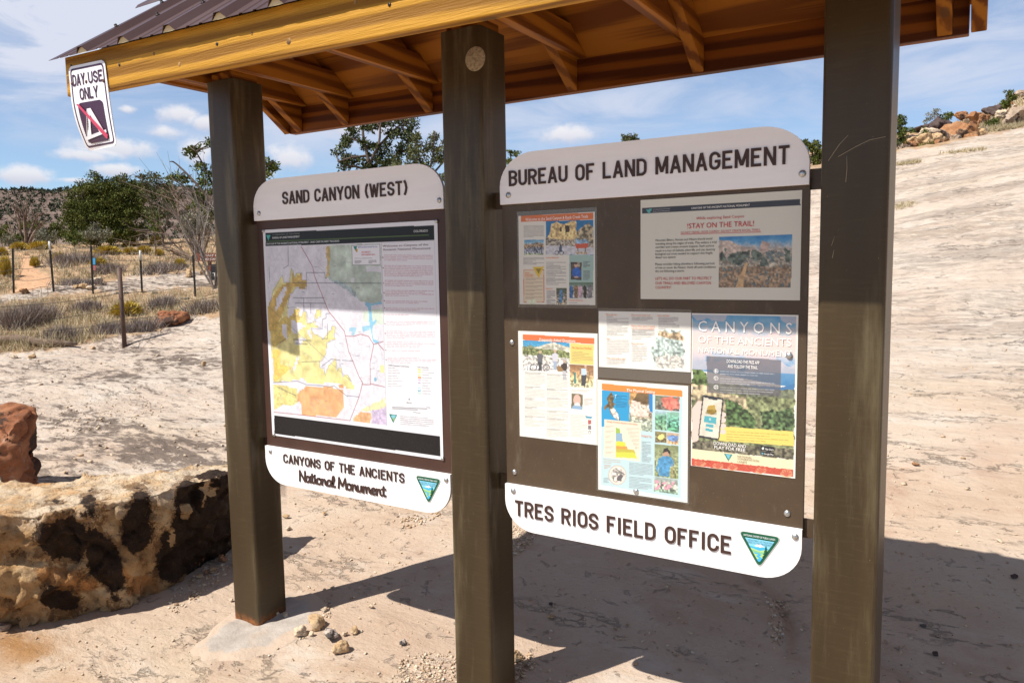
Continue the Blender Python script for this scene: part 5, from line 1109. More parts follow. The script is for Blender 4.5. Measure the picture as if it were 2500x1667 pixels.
def remesh(V, F, vox):
    me = bpy.data.meshes.new('tmp'); me.from_pydata([tuple(v) for v in V], [], F); me.update()
    o = bpy.data.objects.new('tmp', me); COL.objects.link(o); md = o.modifiers.new('r', 'REMESH'); md.mode = 'VOXEL'; md.voxel_size = vox
    s = o.modifiers.new('s', 'SMOOTH'); s.iterations = 1; s.factor = .5
    m2 = bpy.data.meshes.new_from_object(o.evaluated_get(bpy.context.evaluated_depsgraph_get()))
    W = np.empty(len(m2.vertices)*3, np.float32); m2.vertices.foreach_get('co', W); N = np.empty_like(W); m2.vertices.foreach_get('normal', N)
    Q = np.array([list(p.vertices) if len(p.vertices) == 4 else list(p.vertices)+[p.vertices[-1]] for p in m2.polygons])
    bpy.data.objects.remove(o); bpy.data.meshes.remove(me); bpy.data.meshes.remove(m2)
    return W.reshape(-1, 3).astype(float), Q, N.reshape(-1, 3).astype(float)
def chips(W, N, s, ns, amp, seed):
    """chipped faces: each patch of the surface is cut at its own depth and slant"""
    r = np.random.RandomState(seed); S = W[r.randint(len(W), size=ns)]; D = r.normal(size=(ns, 3)); D /= np.linalg.norm(D, axis=1)[:, None]; h = r.uniform(-1, 1, ns); o = np.empty(len(W))
    Q_ = W+s*.05*np.stack([fbm(W/s*5, seed+1, 3), fbm(W/s*5, seed+2, 3), fbm(W/s*5, seed+4, 3)], 1)
    for i in range(0, len(W), 4000):
        d = ((Q_[i:i+4000, None]-S[None])**2*[1, 1, 1.6]).sum(2); j = d.argmin(1); o[i:i+4000] = amp*h[j]+((W[i:i+4000]-S[j])*D[j]).sum(1)*.28
    return W+N*np.clip(o, -2.2*amp, 2.2*amp)[:, None]
def hull(seed, n, size, power=.55, rz=0., tilt=0.):
    r = np.random.RandomState(seed); p = r.normal(size=(n, 3)); p /= np.linalg.norm(p, axis=1)[:, None]
    p = np.sign(p)*np.abs(p)**power; p /= np.abs(p).max(0)
    p *= np.array(size)/2
    c, s = math.cos(rz), math.sin(rz); p = p@np.array([[1, 0, 0], [0, math.cos(tilt), math.sin(tilt)], [0, -math.sin(tilt), math.cos(tilt)]]); p = p@np.array([[c, s, 0], [-s, c, 0], [0, 0, 1]])
    bm = bmesh.new(); [bm.verts.new(v) for v in p]; g = bmesh.ops.convex_hull(bm, input=bm.verts)
    bmesh.ops.delete(bm, geom=[v for v in bm.verts if not v.link_faces], context='VERTS'); bm.verts.index_update()
    V = np.array([v.co[:] for v in bm.verts]); F = [[v.index for v in f.verts] for f in bm.faces]; bm.free(); return V, F
def rock(name, label, cat, pos, size, m, seed, group=None, rz=0., n=16, sink=.12, amp=.05, res=22, tilt=0., power=.6):
    V, F = hull(seed, n, size, power, rz, tilt); s = max(size); W, Q, N = remesh(V, F, s/res)
    ck_ = np.abs(fbm(W/s*2.3, seed+3, 3)); W = W+N*(s*amp*fbm(W/s*4, seed, 4, .6)-s*amp*.9*np.exp(-(ck_/.055)**2))[:, None]
    if 24 <= res < 40: W = chips(W, N, s, 46, s*.014, seed+9)
    lo = np.percentile(W[:, 2], 2); W[:, 2] -= lo+sink*size[2]
    o = np_mesh(name, W, Q, m, None, True); o.location = pos
    return tag(o, label, cat, group)
# the long varnished boulder left of the kiosk
top = [(-.755, -.47), (-.665, -.22), (-.625, .05), (-.635, .30), (-.70, .47), (-.82, .42), (-.945, .19), (-1.19, -.07), (-1.44, -.31), (-1.62, -.52), (-1.3, -.66), (-.93, -.61)]
bot = [(-.90, -.45), (-.71, -.26), (-.735, .0), (-.83, .24), (-.90, .44), (-.96, .42), (-1.05, .19), (-1.25, -.07), (-1.5, -.31), (-1.68, -.54), (-1.35, -.66), (-1.0, -.60)]
mid = [(-.80, -.50), (-.655, -.24), (-.665, .03), (-.72, .28), (-.78, .47), (-.88, .43), (-.98, .19), (-1.21, -.07), (-1.46, -.31), (-1.66, -.54), (-1.33, -.69), (-.93, -.64)]
V = [(x, y, -.06) for x, y in bot]+[(x, y, .18) for x, y in mid]+[(x, y, .485-.02*(x+.6)*0) for x, y in top]; n = len(top)
F = [list(range(n))[::-1], list(range(2*n, 3*n))]+[[k*n+i, k*n+(i+1) % n, (k+1)*n+(i+1) % n, (k+1)*n+i] for k in (0, 1) for i in range(n)]
W, Q, N = remesh(V, F, .0105)
rough = fbm(W*3.2, 51, 4, .5); pit = np.clip(fbm(W*7, 57, 3)-.25, 0, 1)
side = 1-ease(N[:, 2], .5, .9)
crk = np.abs(fbm(W*2.6, 59, 4)); W = W+N*(.017*rough+.013*fbm(W*14, 53, 4, .6)-.022*np.exp(-(crk/.05)**2)*side)[:, None]-N*(.06*pit*side)[:, None]
W = np.where((side > .05)[:, None], chips(W, N, .8, 260, .016, 91), W)
sx_, sy_, _ = topx(W); wob = 13*fbm(W*6, 61, 4, .5); wob2 = 13*fbm(W*6, 67, 4, .5)
zx = sx_*2.187+wob*1.6; zy = (sy_-950)*2.187+wob2*1.6
SOFT = np.random.RandomState(12).normal(size=(26, 2))*38
def soft(q):
    return sum(inpoly(zx+a, zy+c, q)*1. for a, c in SOFT)/len(SOFT)
var = np.zeros(len(W))
for q in ([(480, 520), (515, 560), (490, 650), (485, 740), (560, 780), (620, 820), (640, 900), (640, 960), (692, 1085), (600, 1060), (510, 1000), (468, 940), (482, 880), (440, 760), (450, 640), (448, 570)],
          [(725, 488), (765, 495), (803, 560), (790, 640), (760, 700), (783, 800), (760, 840), (690, 862), (650, 820), (645, 720), (680, 640), (725, 580)],
          [(940, 490), (1060, 458), (1160, 430), (1400, 400), (1400, 800), (1160, 920), (1040, 965), (900, 1015), (850, 1000), (858, 760), (930, 660), (950, 580)],
          [(140, 670), (200, 690), (240, 740), (300, 700), (345, 670), (420, 690), (460, 760), (480, 820), (450, 890), (400, 870), (330, 905), (270, 900), (225, 800)],
          [(215, 1030), (330, 1060), (430, 1085), (420, 1120), (400, 1160), (220, 1150)], [(255, 545), (330, 575), (325, 632), (268, 600)], [(600, 1080), (640, 1090), (690, 1130), (680, 1170), (610, 1130)]): var = np.maximum(var, soft(q))
var *= 1-inpoly(zx, zy, [(948, 620), (1010, 610), (1030, 650), (1010, 690), (955, 685)]); var *= 1-.85*((fbm(W*[11, 11, 4.5], 71, 4) > .42) & (zx > 840))
ora = np.maximum(inpoly(zx, zy, [(190, 960), (350, 940), (500, 1000), (520, 1060), (420, 1080), (220, 1030)]), inpoly(zx, zy, [(640, 900), (700, 1000), (850, 990), (840, 1090), (700, 1110)]))*1.+inpoly(zx, zy, [(1040, 830), (1120, 840), (1090, 960), (1030, 970)])
# soften the masks a little along the surface
def big_mat(t, b):
    P = t.obj(); va_ = t.attr('varnish'); orr = t.attr('orange')
    c = t.ramp(t.noise(P, 6, 8, .62), [(.28, (.29, .16, .068)), (.5, (.43, .275, .135)), (.68, (.54, .40, .24))])
    g = t.new('ShaderNodeNewGeometry'); sp = t.new('ShaderNodeSeparateXYZ'); t.put(sp.inputs[0], t.obj())
    c = t.mix(t.math('MULTIPLY', t.step(sp.outputs[2], .40, .47), .75), c, t.ramp(t.noise(P, 5, 7, .6), [(.35, (.50, .27, .12)), (.48, (.60, .44, .28)), (.6, (.66, .55, .42))]))
    c = t.mix(t.math('MULTIPLY', orr, .75), c, t.ramp(t.noise(P, 16, 6, .65), [(.3, (.16, .06, .02)), (.6, (.46, .20, .06))]))
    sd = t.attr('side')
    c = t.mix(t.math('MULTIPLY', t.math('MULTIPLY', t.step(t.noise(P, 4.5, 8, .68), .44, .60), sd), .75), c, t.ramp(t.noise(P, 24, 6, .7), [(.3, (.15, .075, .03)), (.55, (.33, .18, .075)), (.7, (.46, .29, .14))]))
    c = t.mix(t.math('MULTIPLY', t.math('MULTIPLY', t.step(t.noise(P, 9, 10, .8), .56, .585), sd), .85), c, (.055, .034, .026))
    c = t.mix(t.math('MULTIPLY', t.step(t.noise(P, 30, 6, .7), .58, .70), .4), c, (.20, .12, .07))
    dk = t.ramp(t.noise(P, 22, 7, .7), [(.3, (.008, .005, .004)), (.6, (.024, .014, .010)), (.72, (.09, .05, .028))])
    v = t.step(t.math('ADD', va_, t.math('MULTIPLY', t.math('SUBTRACT', t.noise(P, 11, 11, .8), .5), 1.8)), .345, .385)
    c = t.mix(t.math('MULTIPLY', t.step(t.math('ADD', va_, t.math('MULTIPLY', t.math('SUBTRACT', t.noise(P, 9, 10, .8), .5), 2.8)), .16, .27), .75), c, t.ramp(t.noise(P, 19, 6, .7), [(.35, (.075, .038, .02)), (.65, (.24, .125, .05))]))
    c = t.mix(t.math('MULTIPLY', v, .93), c, dk)
    h = t.math('ADD', t.noise(P, 14, 8, .65), t.math('MULTIPLY', t.noise(P, 70, 5, .7), .3))
    return {'Base Color': c, 'Roughness': t.math('MULTIPLY_ADD', v, -.25, .9), 'Specular IOR Level': .12, 'Normal': t.bump(h, 1., .03)}
o = np_mesh('boulder', W, Q, material('varnished_boulder', big_mat), None, True, {'varnish': var, 'orange': ora, 'side': side*(1-ease(zx, 400, 1000)*.35)})
tag(o, 'long low tan boulder with black desert varnish beside the left post', 'boulder')
h = hit(10, 1232)
rock('boulder', 'rust red boulder behind the long varnished boulder, cut by left edge', 'boulder', tuple(h+[-.10, .12, .02]-R_*.20), (.60, .55, .70), R_RED, 23, None, .5, 12, .08, .045, 60)
# ------------------------------------------------------------------ concrete pad and loose stones
pp = np.array([onplane(a, c, 2, .0)[:2] for a, c in [(452, 1590), (500, 1555), (545, 1515), (600, 1490), (690, 1452), (745, 1445), (792, 1478), (795, 1515), (735, 1560), (640, 1598), (560, 1610), (490, 1613)]])
cc = pp.mean(0); 
from itertools import product
def pad():
    nA, nR = 120, 26; V = []; th = np.linspace(0, 2*PI, nA, endpoint=False); ang = np.arctan2(pp[:, 1]-cc[1], pp[:, 0]-cc[0]); rad = np.hypot(pp[:, 0]-cc[0], pp[:, 1]-cc[1]); i = np.argsort(ang)
    rad_ = np.interp(th, ang[i], rad[i], period=2*PI)
    for r in np.linspace(0, 1, nR):
        x = cc[0]+np.cos(th)*rad_*r; y = cc[1]+np.sin(th)*rad_*r; P = np.stack([x, y, 0*x], 1)
        rr_ = rad_*(1+.05*vnoise(P*18, 5)); x = cc[0]+np.cos(th)*rr_*r; y = cc[1]+np.sin(th)*rr_*r
        z = gz(x, y)+.010*(1-r**4)+.004*fbm(P*16, 8, 4)-.008*(r > .97)
        V.append(np.stack([x, y, z], 1))
    V = np.concatenate(V); PE.append(np.repeat(np.linspace(0, 1, nR), nA)); F = [[k*nA+j, k*nA+(j+1) % nA, (k+1)*nA+(j+1) % nA, (k+1)*nA+j] for k in range(nR-1) for j in range(nA)]
    return V, F
PE = []; V, F = pad()
def conc(t, b):
    P = t.obj(); n = t.noise(P, 9, 8, .65)
    return {'Base Color': t.mix(t.step(t.noise(P, 4, 6, .6), .58, .75), t.ramp(n, [(.3, (.36, .325, .30)), (.6, (.47, .435, .41))]), (.45, .34, .25)) if False else t.mix(t.step(t.math('ADD', t.attr('edge'), t.math('MULTIPLY', t.math('SUBTRACT', t.noise(P, 12, 7, .7), .5), .7)), .68, .80), t.mix(t.step(t.noise(P, 4, 6, .6), .55, .75), t.ramp(n, [(.3, (.34, .295, .255)), (.6, (.46, .405, .355))]), (.43, .33, .25)), (.50, .39, .30)), 'Roughness': .95, 'Specular IOR Level': .1, 'Normal': t.bump(t.noise(P, 60, 7, .7), .8, .006)}
tag(np_mesh('concrete_footing', V, F, material('rough_concrete', conc), None, True, {'edge': PE[0]}), 'rough pale concrete pad round the foot of the left post', 'footing')
def zst(x, y): return 450+x/2.767, 1250+y/2.767
ST = [(882, 772, .062, .046, R_TAN, 'flat yellowish stone lying on edge of the concrete pad'), (780, 838, .043, .034, R_PALE, 'rounded sand coloured stone at corner of the concrete pad'), (993, 858, .046, .042, R_LICH, 'grey stone with dark lichen specks right of the concrete pad'),
      (1046, 942, .050, .038, R_TAN, 'tan orange wedge stone, nearest of the stones by the pad'), (1152, 818, .028, .026, R_TAN, 'small tan stone, rightmost beside the lichened grey stone'), (858, 836, .017, .015, R_PALE, 'pebble squeezed between the flat and the rounded stone'),
      (945, 672, .018, .016, R_PALE, 'pale chip at far right edge of the concrete pad'), (1262, 652, .017, .014, R_PALE, 'pale stone alone in the sun gap behind the pad stones'), (1090, 835, .018, .014, R_PALE, 'small chip between the lichened stone and small tan stone'),
      (622, 706, .026, .024, R_PALE, 'pale stone leaning on the right side of left post'), (686, 715, .020, .018, R_PALE, 'pale chip at right rear corner of the left post'), (1478, 895, .024, .016, R_LICH, 'flat purplish stone left of the middle post'),
      (262, 335, .034, .034, R_OR, 'orange stone at right end of the varnished boulder'), (192, 405, .020, .018, R_TAN, 'tan stone below the orange stone by the boulder'), (150, 418, .018, .016, R_OR, 'small orange chip by boulder foot beside the tan stone'), (105, 445, .018, .014, R_TAN, 'tan chip under the dark varnished boulder face'),
      (318, 604, .014, .010, R_PALE, 'white pebble at left corner of the left post foot'), (690, 42, .028, .018, R_TAN, 'tan stone in sunlight right of left post, far one'), (702, 122, .026, .016, R_PALE, 'pale flat stone in sunlight right of left post'), (945, 20, .02, .016, R_TAN, 'tan pebble under the left sign board edge'),
      (2250, 1005, .034, .036, R_TAN, 'tan stone touching the foot of middle post')]
for k, (x, y, a, c, m, lb) in enumerate(ST):
    p = hit(*zst(x, y)); rock('stone', lb, 'stone', tuple(p+[0, 0, .006]), (a*1.45, a*1.1, c*1.15), m, 100+k, 'loose stones round the kiosk posts', k*1.3, 13, .12, .06, 16)
p = hit(25, 1400); rock('stone', 'dark tan stone at left frame edge below the varnished boulder', 'stone', tuple(hit(10, 1538)), (.06, .05, .035), R_GREY, 140, 'loose stones round the kiosk posts', .3, 13, .1, .06, 16)
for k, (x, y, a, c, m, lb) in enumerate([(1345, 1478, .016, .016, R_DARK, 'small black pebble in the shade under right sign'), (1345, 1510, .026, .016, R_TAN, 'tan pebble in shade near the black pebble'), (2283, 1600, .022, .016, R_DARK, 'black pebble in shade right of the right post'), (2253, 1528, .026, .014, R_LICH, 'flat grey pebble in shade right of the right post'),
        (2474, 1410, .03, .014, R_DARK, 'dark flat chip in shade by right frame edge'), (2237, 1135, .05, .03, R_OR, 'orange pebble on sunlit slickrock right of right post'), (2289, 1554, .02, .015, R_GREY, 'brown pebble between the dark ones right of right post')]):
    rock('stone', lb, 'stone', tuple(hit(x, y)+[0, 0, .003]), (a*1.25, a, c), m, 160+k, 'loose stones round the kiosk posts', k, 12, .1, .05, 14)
# gravel: countless chips, one object
rg = np.random.RandomState(5)
TV, TF = hull(77, 9, (1, .8, .6)); 
shapes = [hull(200+i, 9, (1, rg.uniform(.6, .9), rg.uniform(.4, .7))) for i in range(8)]
GP = []
def scatter(poly, n, s0, s1):
    P = np.array(poly); c = 0
    while c < n:
        x = rg.uniform(P[:, 0].min(), P[:, 0].max()); y = rg.uniform(P[:, 1].min(), P[:, 1].max())
        if inpoly(np.array([x]), np.array([y]), poly)[0]: GP.append((x, y, s0*(s1/s0)**(rg.rand()**2.2))); c += 1
scatter([(980, 1610), (1030, 1590), (1115, 1600), (1115, 1667), (950, 1667)], 420, .003, .012); scatter([(1258, 1615), (1300, 1590), (1310, 1620), (1270, 1667), (1258, 1667)], 160, .004, .014)
scatter([(1200, 1290), (1290, 1280), (1310, 1320), (1255, 1360), (1200, 1350)], 300, .006, .017); scatter([(975, 1265), (1070, 1250), (1078, 1260), (985, 1295)], 90, .006, .018); scatter([(400, 1480), (545, 1335), (562, 1345), (560, 1400), (430, 1500)], 220, .005, .017)
scatter([(640, 1510), (700, 1490), (720, 1502), (660, 1525)], 90, .004, .012); scatter([(785, 1465), (810, 1470), (805, 1510), (790, 1505)], 60, .004, .014); scatter([(0, 1540), (1110, 1500), (1110, 1667), (0, 1667)], 230, .003, .012); scatter([(700, 1200), (1100, 1180), (1110, 1500), (720, 1480)], 260, .004, .014)
scatter([(1260, 1400), (1970, 1430), (1970, 1667), (1260, 1667)], 170, .004, .013); scatter([(1870, 1460), (1915, 1470), (1915, 1560), (1885, 1570)], 90, .006, .016); scatter([(2150, 1320), (2500, 1380), (2500, 1667), (2150, 1667)], 120, .004, .013); scatter([(0, 880), (540, 780), (555, 1140), (130, 1160)], 230, .006, .028); scatter([(100, 1010), (330, 950), (420, 1000), (130, 1080)], 260, .006, .02); scatter([(2150, 700), (2500, 700), (2500, 1360), (2150, 1300)], 90, .006, .022)
V = []; F = []; off = 0
GH = hits([q[0] for q in GP], [q[1] for q in GP])
for (x, y, s), p in zip(GP, GH):
    sv, sf = shapes[rg.randint(8)]; a = rg.uniform(0, 6.28); R2 = np.array([[math.cos(a), -math.sin(a), 0], [math.sin(a), math.cos(a), 0], [0, 0, 1]])
    V.append(sv@R2.T*s*1.5+p+[0, 0, s*.25]); F += [[off+i for i in f] for f in sf]; off += len(sv)
F = np.array([f if len(f) == 3 else f[:3] for f in F])
def gravel_mat(t, b):
    r = t.island(); return {'Base Color': t.ramp(r, [(0, (.26, .17, .11)), (.15, (.46, .31, .19)), (.6, (.58, .46, .33)), (1, (.66, .56, .44))]), 'Roughness': .9, 'Specular IOR Level': .1}
tag(np_mesh('gravel', np.concatenate(V), F, material('gravel_stone', gravel_mat)), 'scattered pale sandstone chips on the slickrock', 'gravel', kind='stuff')
# ------------------------------------------------------------------ plants
def leafm(name, c0, c1, c2):
    return material(name, lambda t, b: {'Base Color': t.ramp(t.island(), [(0, c0), (.5, c1), (1, c2)]), 'Roughness': .75, 'Specular IOR Level': .15})
L_JUN = leafm('juniper_leaf', (.040, .056, .010), (.082, .098, .019), (.15, .155, .038)); L_JUN2 = leafm('grey_green_juniper_leaf', (.06, .07, .03), (.10, .11, .045), (.17, .17, .075)); L_PIN = leafm('pinyon_needle', (.022, .034, .013), (.055, .070, .024), (.13, .145, .05))
L_SAGE = leafm('sage_leaf', (.13, .13, .085), (.20, .195, .135), (.28, .27, .19)); L_GRN = leafm('bright_shrub_leaf', (.05, .075, .012), (.085, .11, .022), (.14, .155, .04))
STRAW = leafm('dry_grass', (.30, .235, .13), (.46, .38, .23), (.58, .50, .34)); L_YEL = leafm('snakeweed_stem', (.36, .25, .035), (.50, .37, .06), (.60, .47, .11)); TWIG = leafm('grey_twig', (.14, .115, .10), (.22, .19, .17), (.32, .28, .25))
BARK = material('juniper_bark', lambda t, b: {'Base Color': t.ramp(t.noise(t.mapping(t.obj(), (8, 8, 1.5)), 6, 6, .6), [(.3, (.05, .035, .025)), (.7, (.15, .11, .085))]), 'Roughness': .95}); DEADW = material('dead_wood', lambda t, b: {'Base Color': t.ramp(t.noise(t.obj(), 12, 5), [(.3, (.12, .075, .05)), (.7, (.24, .175, .13))]), 'Roughness': .95})
def leaves(C, rad, per, size, rs, up=.35, flat_=.8):
    C = np.asarray(C); n = len(C)*per
    c = np.repeat(C, per, 0); r = np.repeat(np.asarray(rad), per) if not np.isscalar(rad) else np.full(n, rad)
    d = rs.normal(size=(n, 3)); d /= np.linalg.norm(d, axis=1)[:, None]; d[:, 2] *= flat_
    p = c+d*(r*rs.rand(n)**.45)[:, None]
    a = d*.7+rs.normal(size=(n, 3))*.6; a[:, 2] += up; a /= np.linalg.norm(a, axis=1)[:, None]
    b = np.cross(a, rs.normal(size=(n, 3))); b /= np.linalg.norm(b, axis=1)[:, None]
    s = size*rs.uniform(.6, 1.4, n)[:, None]
    V = np.stack([p-b*s*.42, p+b*s*.42, p+a*s*1.25], 1).reshape(-1, 3); return V, np.arange(n*3).reshape(-1, 3)
def blob_points(blobs, d, per_m2, rs, deep=1.):
    """blobs: (px, py, half width, half height) in photo pixels at distance d"""
    out = []
    for bx, by, rx, ry in blobs:
        k = d/FPX; n = max(4, int(per_m2*rx*ry*k*k*PI))
        q = rs.normal(size=(n, 3)); q /= np.linalg.norm(q, axis=1)[:, None]; q *= (rs.rand(n)**.4)[:, None]
        for a in q: out.append(at(bx+a[0]*rx, by+a[1]*ry, d+a[2]*rx*k*deep))
    return np.array(out)
def tree(name, label, cat, d, blobs, limbs, mat, seed, per_m2=26, per=60, leaf=.07, crad=.22, group=None, twigs=.6, bark=None, limb_r=.06, deep=1., up=.35):
    rs = np.random.RandomState(seed); k = d/FPX
    root3 = at(limbs[0][0][0], limbs[0][0][1], d); gzv = gz(root3[0], root3[1])[0]
    t = thing(name, label, cat, (root3[0], root3[1], gzv), group)
    b = MB(); LP = []
    for li, l in enumerate(limbs):
        P = [at(x, y, d+(rs.uniform(-.15, .15)*(i > 0)+(rs.uniform(-.6, .6) if li else 0)*i/len(l))) for i, (x, y) in enumerate(l)]
        if li == 0 and P[0][2] > gzv-.05: P = [np.array([P[0][0], P[0][1], gzv-.1])]+P
        P = catmull3(P); n = len(P); r0 = limb_r*(1 if li == 0 else .55)
        b.tube(P, [r0*(1-.75*i/n) for i in range(n)], 6); LP += list(P)
    C = blob_points(blobs, d, per_m2, rs, deep); LPa = np.array(LP)
    for c in C:
        if rs.rand() < twigs:
            j = np.argmin(((LPa-c)**2*[1, 1, 1.6]).sum(1)); m = (LPa[j]+c)/2+rs.normal(size=3)*.06+[0, 0, .03]
            b.tube([LPa[j], m, c], [limb_r*.22, limb_r*.15, limb_r*.07], 4, False)
    b.build('trunk', bark or BARK, t)
    V, F = leaves(C, crad*rs.uniform(.6, 1.3, len(C)), per, leaf, rs, up)
    np_mesh('crown', V, F, mat, t); return t
def catmull3(P):
    return P if len(P) < 3 else [np.array(p) for p in catmull(P, 4)]
G_T = 'trees behind the kiosk'
tree('juniper_tree', 'large dense dark green juniper beyond the fence, biggest at left', 'tree', 31, [(200, 490, 42, 45), (235, 470, 45, 42), (280, 480, 45, 45), (300, 530, 50, 35), (215, 540, 50, 32), (325, 500, 35, 45), (258, 520, 50, 40), (200, 570, 45, 25), (260, 575, 55, 22), (315, 570, 45, 25), (178, 520, 20, 35), (330, 455, 26, 20)], [[(270, 590), (265, 540), (255, 480)], [(268, 560), (310, 510), (330, 460)], [(266, 550), (220, 510), (200, 480)]], L_JUN, 1, 34, 110, .055, .24, G_T)
tree('juniper_tree', 'looser pale green juniper with dead twigs right of the dense one', 'tree', 29, [(375, 440, 26, 16), (400, 470, 32, 25), (420, 500, 25, 32), (365, 475, 25, 30), (385, 520, 34, 30), (345, 432, 16, 12), (298, 437, 12, 10)], [[(400, 600), (390, 540), (380, 450)], [(396, 570), (425, 500), (440, 470)], [(392, 550), (360, 480), (345, 435)], [(395, 560), (330, 560), (300, 540)]], L_JUN2, 2, 24, 42, .065, .2, G_T)
tree('pinyon_tree', 'tall dark open pinyon pine rising above the left sign', 'tree', 22, [(855, 345, 28, 22), (830, 372, 18, 14), (870, 320, 22, 14), (900, 305, 26, 16), (935, 300, 30, 15), (985, 292, 32, 15), (1005, 305, 22, 12), (965, 330, 24, 20), (905, 355, 22, 20), (935, 370, 26, 22), (860, 395, 36, 16), (840, 405, 22, 8), (950, 395, 32, 20), (985, 360, 26, 22), (905, 410, 34, 14), (1000, 335, 18, 16), (965, 420, 40, 16), (890, 435, 50, 18), (940, 470, 60, 30)],
     [[(915, 640), (912, 480), (900, 395), (888, 340), (884, 295)], [(902, 400), (925, 350), (930, 300), (950, 285)], [(905, 380), (860, 385), (825, 395)], [(895, 350), (860, 340)], [(918, 365), (960, 320), (990, 295)], [(915, 420), (960, 385), (1000, 360)], [(910, 420), (860, 405), (830, 408)]], L_PIN, 3, 44, 48, .06, .14, G_T, .8, limb_r=.085)
tree('juniper_tree', 'pale yellow green juniper between the pinyon and middle post', 'tree', 19.5, [(1015, 335, 12, 18), (1010, 365, 28, 24), (1045, 350, 14, 20), (1062, 330, 9, 18), (1060, 370, 22, 26), (1030, 395, 40, 22), (1080, 385, 20, 26), (985, 405, 30, 16), (1040, 430, 55, 22), (960, 425, 24, 14), (1090, 350, 14, 20)], [[(1040, 650), (1038, 520), (1030, 420), (1015, 340)], [(1036, 460), (1055, 390), (1062, 320)], [(1034, 450), (1085, 390), (1100, 340)], [(1036, 470), (990, 420), (965, 410)]], L_JUN2, 4, 46, 44, .05, .13, G_T, .5)
tree('pinyon_tree', 'thin leaning pinyon half hidden behind the left post', 'tree', 20, [(478, 365, 20, 10), (462, 372, 12, 10), (510, 352, 16, 10), (490, 405, 10, 8), (505, 430, 18, 10), (430, 432, 18, 10), (500, 450, 12, 14), (655, 400, 14, 14), (668, 412, 12, 12), (650, 425, 14, 10), (575, 380, 40, 26), (610, 410, 30, 22), (545, 420, 30, 20), (500, 475, 24, 14), (485, 500, 24, 14), (520, 520, 24, 18), (455, 440, 14, 8)],
     [[(545, 660), (550, 560), (560, 470), (570, 400)], [(552, 530), (505, 420), (472, 360)], [(550, 540), (480, 450), (430, 400), (415, 395)], [(552, 535), (470, 470), (425, 440)], [(556, 480), (620, 430), (665, 395)], [(551, 560), (490, 490), (440, 470)]], L_GRN, 5, 30, 40, .06, .14, G_T, .8, limb_r=.07)
tree('pinyon_tree', 'small twin topped pinyon peeking left of BUREAU header panel', 'tree', 24, [(1246, 372, 6, 8), (1243, 390, 8, 10), (1262, 378, 7, 6), (1250, 410, 14, 12), (1262, 430, 20, 16), (1240, 460, 26, 24), (1250, 505, 46, 34), (1252, 560, 50, 36)], [[(1250, 620), (1250, 460), (1246, 370)], [(1250, 430), (1262, 378)]], L_GRN, 6, 90, 30, .05, .08, G_T, limb_r=.05)
tree('juniper_tree', 'single small treetop above middle of the BUREAU header', 'tree', 24, [(1530, 333, 11, 10), (1545, 338, 12, 9), (1532, 350, 18, 12), (1540, 375, 26, 20), (1555, 345, 6, 6), (1540, 415, 44, 36), (1540, 470, 60, 40), (1545, 530, 64, 40)], [[(1540, 600), (1538, 420), (1535, 335)]], L_JUN2, 7, 110, 34, .05, .08, G_T, limb_r=.05)
tree('juniper_tree', 'dark juniper between the right sign and the right post', 'tree', 26, [(1978, 355, 20, 14), (1990, 368, 22, 18), (1965, 350, 10, 8), (1980, 392, 28, 16), (2010, 380, 24, 22)], [[(1990, 460), (1986, 400), (1980, 350)]], L_JUN, 8, 60, 40, .055, .11, G_T, limb_r=.05)
tree('juniper_tree', 'two layered juniper right behind the right post', 'tree', 25, [(2196, 300, 14, 10), (2200, 290, 9, 8), (2188, 310, 14, 8), (2205, 325, 20, 12), (2196, 340, 24, 14), (2220, 318, 10, 8), (2160, 320, 20, 24), (2150, 345, 20, 14)], [[(2170, 385), (2180, 340), (2196, 290)]], L_GRN, 9, 80, 40, .05, .1, 'shrubs among the hillside boulders', limb_r=.04)
GH_ = 'shrubs among the hillside boulders'
tree('juniper_tree', 'upright small juniper standing on the hill crest at right', 'tree', 36, [(2462, 228, 10, 9), (2466, 240, 13, 11), (2458, 250, 14, 10), (2450, 258, 11, 8), (2474, 238, 6, 5)], [[(2456, 268), (2460, 245), (2462, 222)]], L_GRN, 10, 60, 40, .06, .12, GH_, limb_r=.05)
tree('shrub', 'wispy grey shrub above the dark slab boulder', 'shrub', 31, [(2282, 276, 12, 9), (2270, 284, 10, 8), (2292, 285, 10, 8), (2258, 296, 8, 6)], [[(2282, 310), (2282, 290), (2284, 268)], [(2282, 300), (2270, 282)], [(2282, 300), (2258, 292)]], L_SAGE, 11, 60, 26, .045, .12, GH_, limb_r=.02)
tree('shrub', 'green shrub right of the wispy grey one on skyline', 'shrub', 31, [(2312, 284, 14, 9), (2325, 282, 8, 7), (2302, 290, 10, 7)], [[(2312, 305), (2312, 285)]], L_GRN, 12, 80, 40, .05, .1, GH_, limb_r=.02)
tree('shrub', 'dark green bush below the dark crest boulder', 'shrub', 30, [(2424, 296, 14, 8), (2432, 300, 12, 7), (2412, 302, 12, 7)], [[(2424, 312), (2424, 298)]], L_GRN, 13, 80, 40, .05, .1, GH_, limb_r=.02)
tree('shrub', 'bare dark twiggy bush right of the big orange boulder', 'shrub', 28, [(2404, 318, 8, 8)], [[(2404, 332), (2402, 315), (2400, 304)], [(2404, 330), (2412, 312)], [(2404, 330), (2394, 312)], [(2404, 331), (2408, 306)]], TWIG, 14, 60, 14, .03, .1, GH_, limb_r=.018)
tree('shrub', 'green bush cut by right frame edge below the tan slab', 'shrub', 27, [(2498, 330, 10, 12), (2490, 334, 8, 6)], [[(2498, 345), (2498, 330)]], L_GRN, 15, 80, 40, .05, .1, GH_, limb_r=.02)
